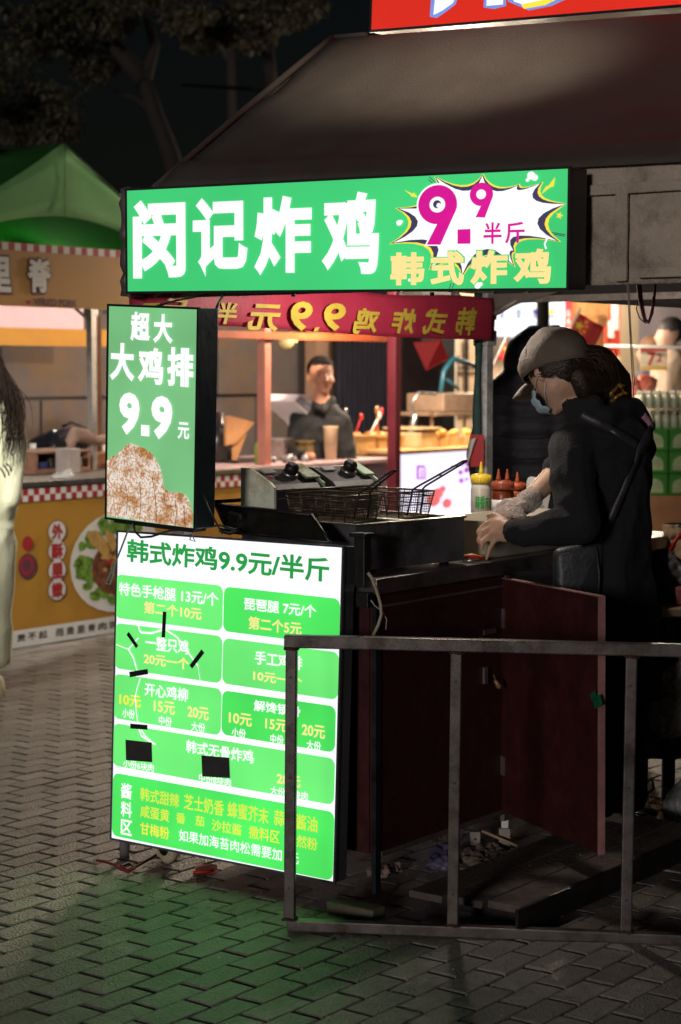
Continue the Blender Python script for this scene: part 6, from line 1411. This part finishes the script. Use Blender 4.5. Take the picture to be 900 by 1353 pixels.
# ---- right edge: second table of our stall with clutter
tx = P(884, 795, 6.75); tz = tx.z
tb2 = thing('side_table', 'low side table cluttered with bags behind the woman at the photo edge', 'table', Vector((tx.x, 6.6, 0)))
b = B(); b.box((tx.x - .06, 6.55, tz - .03), (tx.x + 1.2, 7.3, tz), bev=.004); b.build('tabletop', mat('worn_tan_top', (.32, .24, .16), .6, 0, .2, 8), tb2)
b = B(); b.box((tx.x - .2, 6.75, .12), (tx.x + 1.2, 6.78, tz - .032)); b.build('front_panel', M_maroon, tb2)
b = B(); b.box((tx.x + .05, 6.742, .12), (tx.x + .06, 6.749, tz - .032)); b.build('panel_joint', M_black, tb2)
for x in (tx.x - .04, tx.x + 1.1):
    for y in (6.58, 7.25): b = B(); b.box((x, y, 0), (x + .04, y + .04, tz - .031)); b.build('leg', M_dsteel, tb2)
M_bagp = mat('kraft_bag', (.42, .30, .18), .8, 0, .15, 14, .5, 30); M_grey = mat('grey_film_bag', (.12, .12, .13), .35, 0, .4, 20, .8, 30)
def crumple(name, balls, m, label, cat, vox=.008, amp=.012, fr=22, seed=0):
    b = B()
    for q in balls: b.hull(q, 2)
    o = b.build(name, m, None, remesh=vox, sm=1)
    nrm = [v.normal.copy() for v in o.data.vertices]
    for v in o.data.vertices:
        n_ = noise.noise(v.co * fr + Vector((seed, 0, 0))); n2 = noise.noise(v.co * fr * 2.3 + Vector((seed, 5, 0))); v.co += nrm[v.index] * amp * (abs(n_) * 2 - .5 + .4 * n2)
    for f in o.data.polygons: f.use_smooth = False
    c = Vector((sum(v.co.x for v in o.data.vertices) / len(o.data.vertices), sum(v.co.y for v in o.data.vertices) / len(o.data.vertices), min(v.co.z for v in o.data.vertices)))
    o.data.transform(Matrix.Translation(-c)); o.location = c; return tag(o, label, cat)
t_ = lambda px, py, Y=6.75: P(px, py, Y)
crumple('paper_bag', [[(t_(890, 765), .04), (t_(905, 715), .04), (t_(884, 700), .025), (t_(925, 765), .05), (t_(920, 720), .04)]], M_bagp, 'crumpled kraft paper bag with a red mark on the side table', 'paper bag', amp=.01)
b = B(); b.tube([t_(886, 728, 6.66), t_(893, 714, 6.66), t_(902, 704, 6.67)], .008, 5); solo(b, 'red_mark', M_red, 'red band across the kraft bag on the side table', 'band')
crumple('grey_bag', [[(t_(886, 758, 6.68), .025), (t_(902, 762, 6.68), .03), (t_(884, 735, 6.7), .02)]], M_grey, 'thin grey plastic bag slumped in front of the kraft bag', 'plastic bag', vox=.006, amp=.008)
b = B(); b.box((t_(885, 790).x, 6.62, tz + .001), (t_(899, 790).x, 6.72, tz + .065), bev=.006); solo(b, 'pink_box', mat('dusty_red_box', (.36, .12, .12), .5), 'small dusty red box on the side table edge', 'box')
b = B(); c = t_(897, 690, 6.9); b.lathe((c.x, c.y, tz + .10), [(.05, 0), (.055, .16), (.056, .165), (.05, .16)], 18); solo(b, 'steel_cup', M_steel, 'dark steel cup behind the kraft bag', 'cup'); b = B(); b.box((c.x - .1, 6.82, tz + .001), (c.x + .4, 7.2, tz + .098), bev=.01); solo(b, 'storage_box', M_grey, 'grey box under the steel cup on the side table', 'box')
b = B()
for k in range(16): a = c + Vector((-.03 + random.gauss(0, .006), random.gauss(0, .006), 0)); b.tube([(a.x - .06, a.y - .04, tz + .11), (a.x + .02 + random.gauss(0, .015), a.y, tz + .215 + random.gauss(0, .01))], .002, 4)
solo(b, 'skewers', M_wood, 'bundle of thin wooden skewers beside the steel cup', 'skewers')
crumple('plastic_bag', [[(t_(870, 945, 6.45), .05), (t_(895, 950, 6.45), .06), (t_(915, 940, 6.45), .06), (t_(880, 962, 6.45), .04)], [(t_(895, 900, 6.5), .05), (t_(915, 880, 6.5), .05), (t_(888, 925, 6.5), .035)]], mat('thin_clear_bag', (.30, .29, .27), .25, 0, .3, 20, .5, 30, alpha=.8), 'crumpled clear plastic bags hanging under the side table', 'plastic bag', amp=.016, fr=30)
crumple('white_bag', [[(t_(893, 1060, 6.3), .04), (t_(915, 1050, 6.3), .07), (t_(885, 1075, 6.3), .03)]], mat('white_film', (.42, .42, .46), .35, 0, .2, 12), 'white plastic bag on the ground under the side table', 'plastic bag', amp=.014)
b = B(); b.tube([t_(852, 1035, 6.3), t_(862, 1030, 6.3), t_(864, 1042, 6.3), t_(855, 1050, 6.3), t_(856, 1068, 6.3)], .006, 6); b.hull([(t_(855, 1070, 6.3), .014), (t_(866, 1074, 6.3), .012)], 1); solo(b, 'cloth_scrap', mat('ochre_rag', (.28, .20, .12), .8), 'twisted pale scrap of cloth on the ground behind the open door', 'rag')

# ================================================================ BARRIER IN FRONT
bl = P(384, 1231, 5.05); bl.z = 0; br_ = P(836, 1246, 4.96); ang = math.atan2(br_.y - bl.y, br_.x - bl.x)
BM_ = Matrix.Translation((bl.x - .004, 5.05, 0)) @ Matrix.Rotation(ang, 4, 'Z') @ Matrix.Rotation(R(.55), 4, 'Y')
br = thing('metal_barrier', 'low welded square-tube steel barrier standing in front of the cart', 'barrier', BM_)
def tube_bar(a, c, name='bar'): return B(BM_).box(a, c, bev=.0035).build(name, M_bare, br)
tube_bar((-.018, -.016, .768), (1.45, .016, .802), 'top_rail'); tube_bar((-.004, -.016, .002), (1.45, .016, .032), 'bottom_rail')
for x in (0, .438, .895, 1.35):
    tube_bar((x - .0155 + .002, -.0155, .033), (x + .0165, .0155, .7675), 'post')
    for z in (.766, .034):
        b = B(BM_); b.tube([(x - .017, -.017, z), (x - .004, -.0185, z + .002), (x + .008, -.018, z - .001), (x + .019, -.017, z + .001)], .0045, 6); b.tube([(x + .019, -.016, z), (x + .019, .012, z)], .004, 6)
        b.build('weld', mat('rusty_weld', (.07, .035, .02), .8, .3, .4, 60, .8, 120), br)
    b = B(BM_)
    for z in (.12, .42, .69): b.lathe((x + .001, -.0152, z), [(.0042, 0), (.0042, .0012)], 10, (0, -1, 0))
    b.build('bolt_hole', M_black, br)

# ================================================================ UNDER THE CART
B(STREET).box((-2.96, 4.02, 0), (-2.60, 5.45, .075), bev=.006).build('x', M_black).name = 'tmp'
bpy.data.objects.remove(bpy.data.objects['tmp'])
pf = thing('platform', 'worn wooden duckboard with steel edge lying beside the cart', 'platform', Matrix.Translation(S(-2.78, 4.7)) @ STREET.to_3x3().to_4x4())
for k in range(3): Sb((-2.958 + k * .116, 4.30 + .02 * k, .045), (-2.848 + k * .116, 5.48, .066), bev=.004).build('board', mat('old_board', (.11, .085, .075), .8, 0, .3, 5, .5, 60, dirt=(.05, .04, .035), dirts=9), pf)
for v in (4.40, 4.85, 5.35): Sb((-2.95, v, .002), (-2.62, v + .05, .044)).build('bearer', M_black, pf)
Sb((-2.607, 4.29, .002), (-2.597, 5.48, .072)).build('steel_edge', M_dsteel, pf)
q = S(-3.02, 4.06); b = B(STREET); b.box((-3.14, 4.16, .002), (-2.98, 4.22, .035), bev=.004); solo(b, 'wood_block', mat('mossy_block', (.10, .10, .07), .8, 0, .3, 10), 'short wooden block on the ground at the foot of the cart corner', 'block')  # green glow of the menu board is mixed into the wood colour
def gp(px, py, z=0): d = ray(px, py); return EYE + d * ((z - EYE.z) / d.z)
for k, (px, py, hh, ww) in enumerate(((628, 1118, .045, .034), (667, 1122, .065, .036))):
    c = gp(px, py); t = thing('socket_block', ['small white power socket block on the ground beside the barrier post', 'upright white power adapter with a plug on the ground by the door hinge'][k], 'power socket', c)
    b = B(Matrix.Translation(c)); b.box((-ww / 2, 0, 0), (ww / 2, .03, hh), bev=.004); b.build('housing', mat('dusty_white', (.30, .26, .24), .5, 0, .2, 20), t)
    b = B(Matrix.Translation(c)); b.lathe((0, -.001, hh * .5), [(.004, 0), (.004, .002)], 8, (0, -1, 0)); b.build('socket_hole', M_black, t)
    if k: b = B(Matrix.Translation(c)); b.box((-.010, .006, hh), (.012, .024, hh + .035), bev=.003); b.tube([(0, .015, hh + .035), (.004, .015, hh + .06)], .003, 6); b.build('plug', M_white, t)
crumple('tissue', [[(gp(488, 1152, .01), .012), (gp(525, 1146, .01), .018), (gp(505, 1158, .01), .01)]], mat('dirty_tissue', (.40, .30, .25), .9, 0, .15, 12), 'crumpled dirty tissue on the ground under the cart', 'tissue', vox=.005, amp=.008, fr=40)
crumple('blue_film', [[(gp(570, 1142, .01), .02), (gp(585, 1125, .02), .03), (gp(590, 1145, .01), .015)]], mat('dull_violet_film', (.12, .11, .20), .4, 0, .3, 12), 'crumpled dull violet plastic bag beside the middle barrier post', 'plastic bag', vox=.006, amp=.012)
b = B(); q = [gp(583, 1125), gp(593, 1128), gp(594, 1092, .11), gp(588, 1090, .12)]; slab(b, q, .006, Vector((0, -1, 0))); solo(b, 'cardboard_scrap', mat('brown_card', (.20, .15, .12), .8), 'small brown cardboard scrap standing behind the middle barrier post', 'cardboard')
b = B(); b.tube([gp(637, 1098, .06), gp(684, 1118, .02)], .005, 5); solo(b, 'stick', mat('pale_stick', (.40, .28, .18), .8), 'thin pale wooden stick leaning near the sockets', 'stick')
crumple('dirt_heap', [[(gp(610, 1135), .02), (gp(650, 1125), .025), (gp(690, 1135), .015), (gp(640, 1150), .01)]], mat('grey_rubble', (.16, .13, .11), .95, 0, .4, 40), 'low heap of grey sweepings at the foot of the sockets', 'rubble', vox=.008, amp=.012, fr=30)
b = B(); b.tube([gp(255, 1153, .01), gp(280, 1151, .012)], .005, 5); b.box(gp(258, 1155) + Vector((0, 0, .003)), gp(287, 1148) + Vector((0, 0, .014))); solo(b, 'red_strip', mat('vivid_red_strip', (.5, .03, .01), .5), 'vivid red plastic strip on the ground behind the caster wheel', 'plastic strip')
b = B(); rng = [(128, 1137), (140, 1139), (152, 1143), (160, 1149), (170, 1152), (178, 1147), (172, 1141), (160, 1144), (168, 1150), (182, 1144), (196, 1136), (206, 1130)]
b.tube([gp(x, y, .012 + .006 * (i % 3)) for i, (x, y) in enumerate(rng)], .0045, 6); solo(b, 'red_rope', mat('dull_red_rope', (.22, .02, .025), .7), 'dull red cord tangled round the foot of the cart leg', 'cord')
b = B(); b.tube([gp(124, 1137, .01), gp(132, 1137.5, .012)], .005, 6); solo(b, 'cord_end', mat('pale_tip', (.5, .42, .36), .6), 'pale frayed end of the red cord', 'cord end')
for k in range(46):
    pass
b = B()
for k in range(160):
    px = random.uniform(180, 480) if k % 2 else random.uniform(470, 700); lo = 1120 + (px - 180) * .25 if px < 470 else 1085; hi = lo + (70 if px < 470 else 90); c = gp(px, random.uniform(lo, hi), .004)
    a = random.uniform(0, 6.3); l_ = random.uniform(.01, .05); b.tube([c, c + Vector((cos(a) * l_ * .5, sin(a) * l_ * .5, .006)), c + Vector((cos(a + .4) * l_, sin(a + .4) * l_, 0))], .0009, 3)
o = b.build('twigs', mat('pale_twig', (.22, .18, .12), .8), paving); o['kind'] = 'stuff'

# ================================================================ TREES
def tree(px, Y, base_dx, H_, limbs, crown, label, leafm, n):
    t0 = P(px, 700, Y); t = thing('tree', label, 'tree', Vector((t0.x, Y, 0)))
    b = B()
    for pts, r0, r1 in limbs: q = [P(x, y, Y + d) for x, y, d in pts]; b.tube(q, r0, 8, r2=r1)
    b.build('trunk', mat('dark_bark', (.018, .012, .011), .9, 0, .3, 8, .6, 30), t)
    V, Fc = [], []
    for k in range(n):
        cx, cy, rx, ry, d = random.choice(crown); 
        while True:
            a, c, e = random.uniform(-1, 1), random.uniform(-1, 1), random.uniform(-1, 1)
            if a * a + c * c + e * e < 1: break
        p_ = P(cx + a * rx, cy + c * ry, Y + d + e * .7)
        if noise.noise(p_ * 1.9) < -.08: continue
        for j in range(3):
            az, el = random.uniform(0, 6.3), random.uniform(-1.1, .2); L_ = random.uniform(.05, .10); dr = Vector((cos(az) * cos(el), sin(az) * cos(el), sin(el))); sd = dr.cross(Vector((random.gauss(0, .4), random.gauss(0, .4), 1))).normalized() * L_ * .2
            b0 = len(V); V += [p_, p_ + dr * L_ * .45 + sd, p_ + dr * L_, p_ + dr * L_ * .45 - sd]; Fc.append((b0, b0 + 1, b0 + 2, b0 + 3))
    me = bpy.data.meshes.new('crown'); M0 = ROOT[t.name].inverted(); me.from_pydata([M0 @ v for v in V], [], Fc); me.materials.append(leafm)
    o = bpy.data.objects.new('crown', me); COL.objects.link(o); o.parent = t; o['kind'] = 'stuff'
M_leaf = mat('dusky_foliage', (.055, .050, .030), .6, 0, .4, 2)
tree(230, 17, 0, 6, [([(262, 700, 0), (250, 300, 0), (226, 205, 0), (205, 150, 0), (192, 108, 0)], 0.10, .065), ([(192, 108, 0), (160, 70, .1), (120, 30, .2), (90, -20, .3)], .09, .04), ([(192, 108, 0), (205, 60, 0), (190, 10, 0)], .06, .03), ([(205, 150, 0), (180, 130, .2), (150, 120, .3)], .03, .012)],
     [(40, 40, 75, 45, 0), (90, 30, 60, 40, .3), (20, 120, 60, 40, .2), (70, 130, 55, 30, 0), (50, 170, 60, 22, .2), (120, 90, 35, 30, .4), (-30, 80, 60, 70, 0), (140, 20, 40, 30, 0)], 'dim leafy tree with a leaning trunk behind the green tent', M_leaf, 9000)
tree(330, 19, 0, 6, [([(360, 700, 0), (366, 300, 0), (358, 110, 0), (352, 40, 0)], .09, .06), ([(352, 60, 0), (330, 10, 0), (300, -30, 0)], .06, .03), ([(358, 110, 0), (340, 118, 0), (240, 112, 0)], .03, .012), ([(352, 50, 0), (380, 10, 0)], .05, .02)],
     [(250, 20, 50, 26, 0), (300, 30, 50, 30, .3), (350, 15, 60, 30, 0), (280, 50, 40, 18, .2), (330, 52, 34, 14, 0), (400, 5, 40, 22, .3)], 'dim leafy tree with drooping twigs above the dark tent roof', M_leaf, 6500)
tree(318, 22, 0, 6, [([(312, 700, 0), (310, 300, 0), (306, 120, 0), (304, 30, 0)], .08, .05), ([(304, 80, 0), (270, 30, 0)], .05, .02)], [(300, -10, 60, 40, 0), (200, -10, 60, 30, 0)], 'faint slim tree farther back between the two nearer trees', M_leaf, 2500)

# ================================================================ LAMPS OF THE MARKET AND ADDED SPOTS
def lamp(name, label, p_, W, col, r=.05, spot=None, aim=None, hang=None, show=True):
    t = thing(name, label, 'lamp', p_)
    b = B()
    if show: b.lathe(p_ + Vector((0, 0, r * 1.2 + .005)), [(r * .5, .09), (r * .6, .06), (r * 1.0, .02), (r * 2.2, 0), (r * 2.3, -.006)], 18); b.build('shade', M_white, t)
    b = B(); b.ell(p_, r * .8, None, 14, 9); o = b.build('bulb', glow('bulb_' + name + '%d' % int(W), col, 6, 0, 1, False), t)
    if hang: b = B(); b.tube([p_ + Vector((0, 0, r + .08)), p_ + Vector((0, 0, hang))], .004, 5); b.build('flex', M_black, t)
    l = bpy.data.lights.new('light', 'SPOT' if spot else 'POINT'); l.energy = W; l.color = col; l.shadow_soft_size = r
    if spot: l.spot_size = R(spot); l.spot_blend = 1
    lo = bpy.data.objects.new('light', l); COL.objects.link(lo); lo.parent = t; lo.location = (0, 0, -r * 1.1)
    if aim: lo.rotation_euler = (Vector(aim) - p_).to_track_quat('-Z', 'Y').to_euler()
    return t
WARM = (1, .80, .58); WW = (1, .87, .73)
lamp('hanging_lamp', 'warm bulb hung over the food trays of the far counter', S(*Q(455, 352, -7.3)), 170, WARM, hang=.4)
lamp('hanging_lamp', 'warm bulb hung over the golden buns of the snack stall', S(*Q(598, 350, -7.6)), 330, WARM, hang=.4)
lamp('hanging_lamp', 'warm bulb hung under the rear of the yellow stall tent', S(*Q(60, 372, -8.7)), 26, WW, hang=.3)
lamp('ceiling_lamp', 'bright ceiling lamp of the cream shop above the shoppers', S(*Q(850, 300, -9.9)), 300, (1, .86, .68), r=.15, hang=.5)
lamp('ceiling_lamp', 'bright ceiling lamp of the cream shop above the menu light panel', S(*Q(690, 310, -9.9)), 300, (1, .82, .62), r=.15, hang=.5)
lamp('work_lamp', 'small work bulb under the tent behind the wide green sign', P(590, 366, 6.15), 21, WW, r=.03, hang=.16)
t = lamp('street_lamp', 'street lamp over the lane hidden beyond the dark tent roof', S(*Q(520, 110, -6.4)), 40, (1, .88, .74), r=.12)
pl = ROOT[t.name].translation; b = B(); b.tube([pl + Vector((0, 0, .25)), pl + Vector((.5, .25, .28)), Vector((pl.x + .9, pl.y + .5, pl.z)), Vector((pl.x + .95, pl.y + .55, 0))], .04, 8); b.build('lamp_post', M_dsteel, t)
fp = Vector((2.6, 2.6, 4.4)); t = lamp('flood_lamp', 'flood lamp on a post aimed at the dark tent roof', fp, 2200, (1, .84, .62), r=.08, spot=10.5, aim=P(556, 92, 6.3))  # added out of view to throw the highlight on the canopy
b = B(); b.tube([fp + Vector((0, 0, .2)), fp + Vector((.4, 0, .2)), Vector((3.05, 2.6, 0))], .04, 8); b.build('lamp_post', M_dsteel, t)  # invented post carrying the roof spot
lp = Vector((-2.45, 6.2, 2.8)); t = lamp('street_lamp', 'street lamp beside the lane beyond the photo edge near the passer-by', lp, 950, (1, .94, .86), r=.12, spot=36, aim=(-1.7, 9.2, 1.45))  # added out of view so the passer-by is bright enough
b = B(); b.tube([lp + Vector((0, 0, .25)), lp + Vector((-.5, 0, .28)), Vector((lp.x - .9, lp.y, lp.z)), Vector((lp.x - .95, lp.y, 0))], .04, 8); b.build('lamp_post', M_dsteel, t)  # invented post carrying the passer-by spot
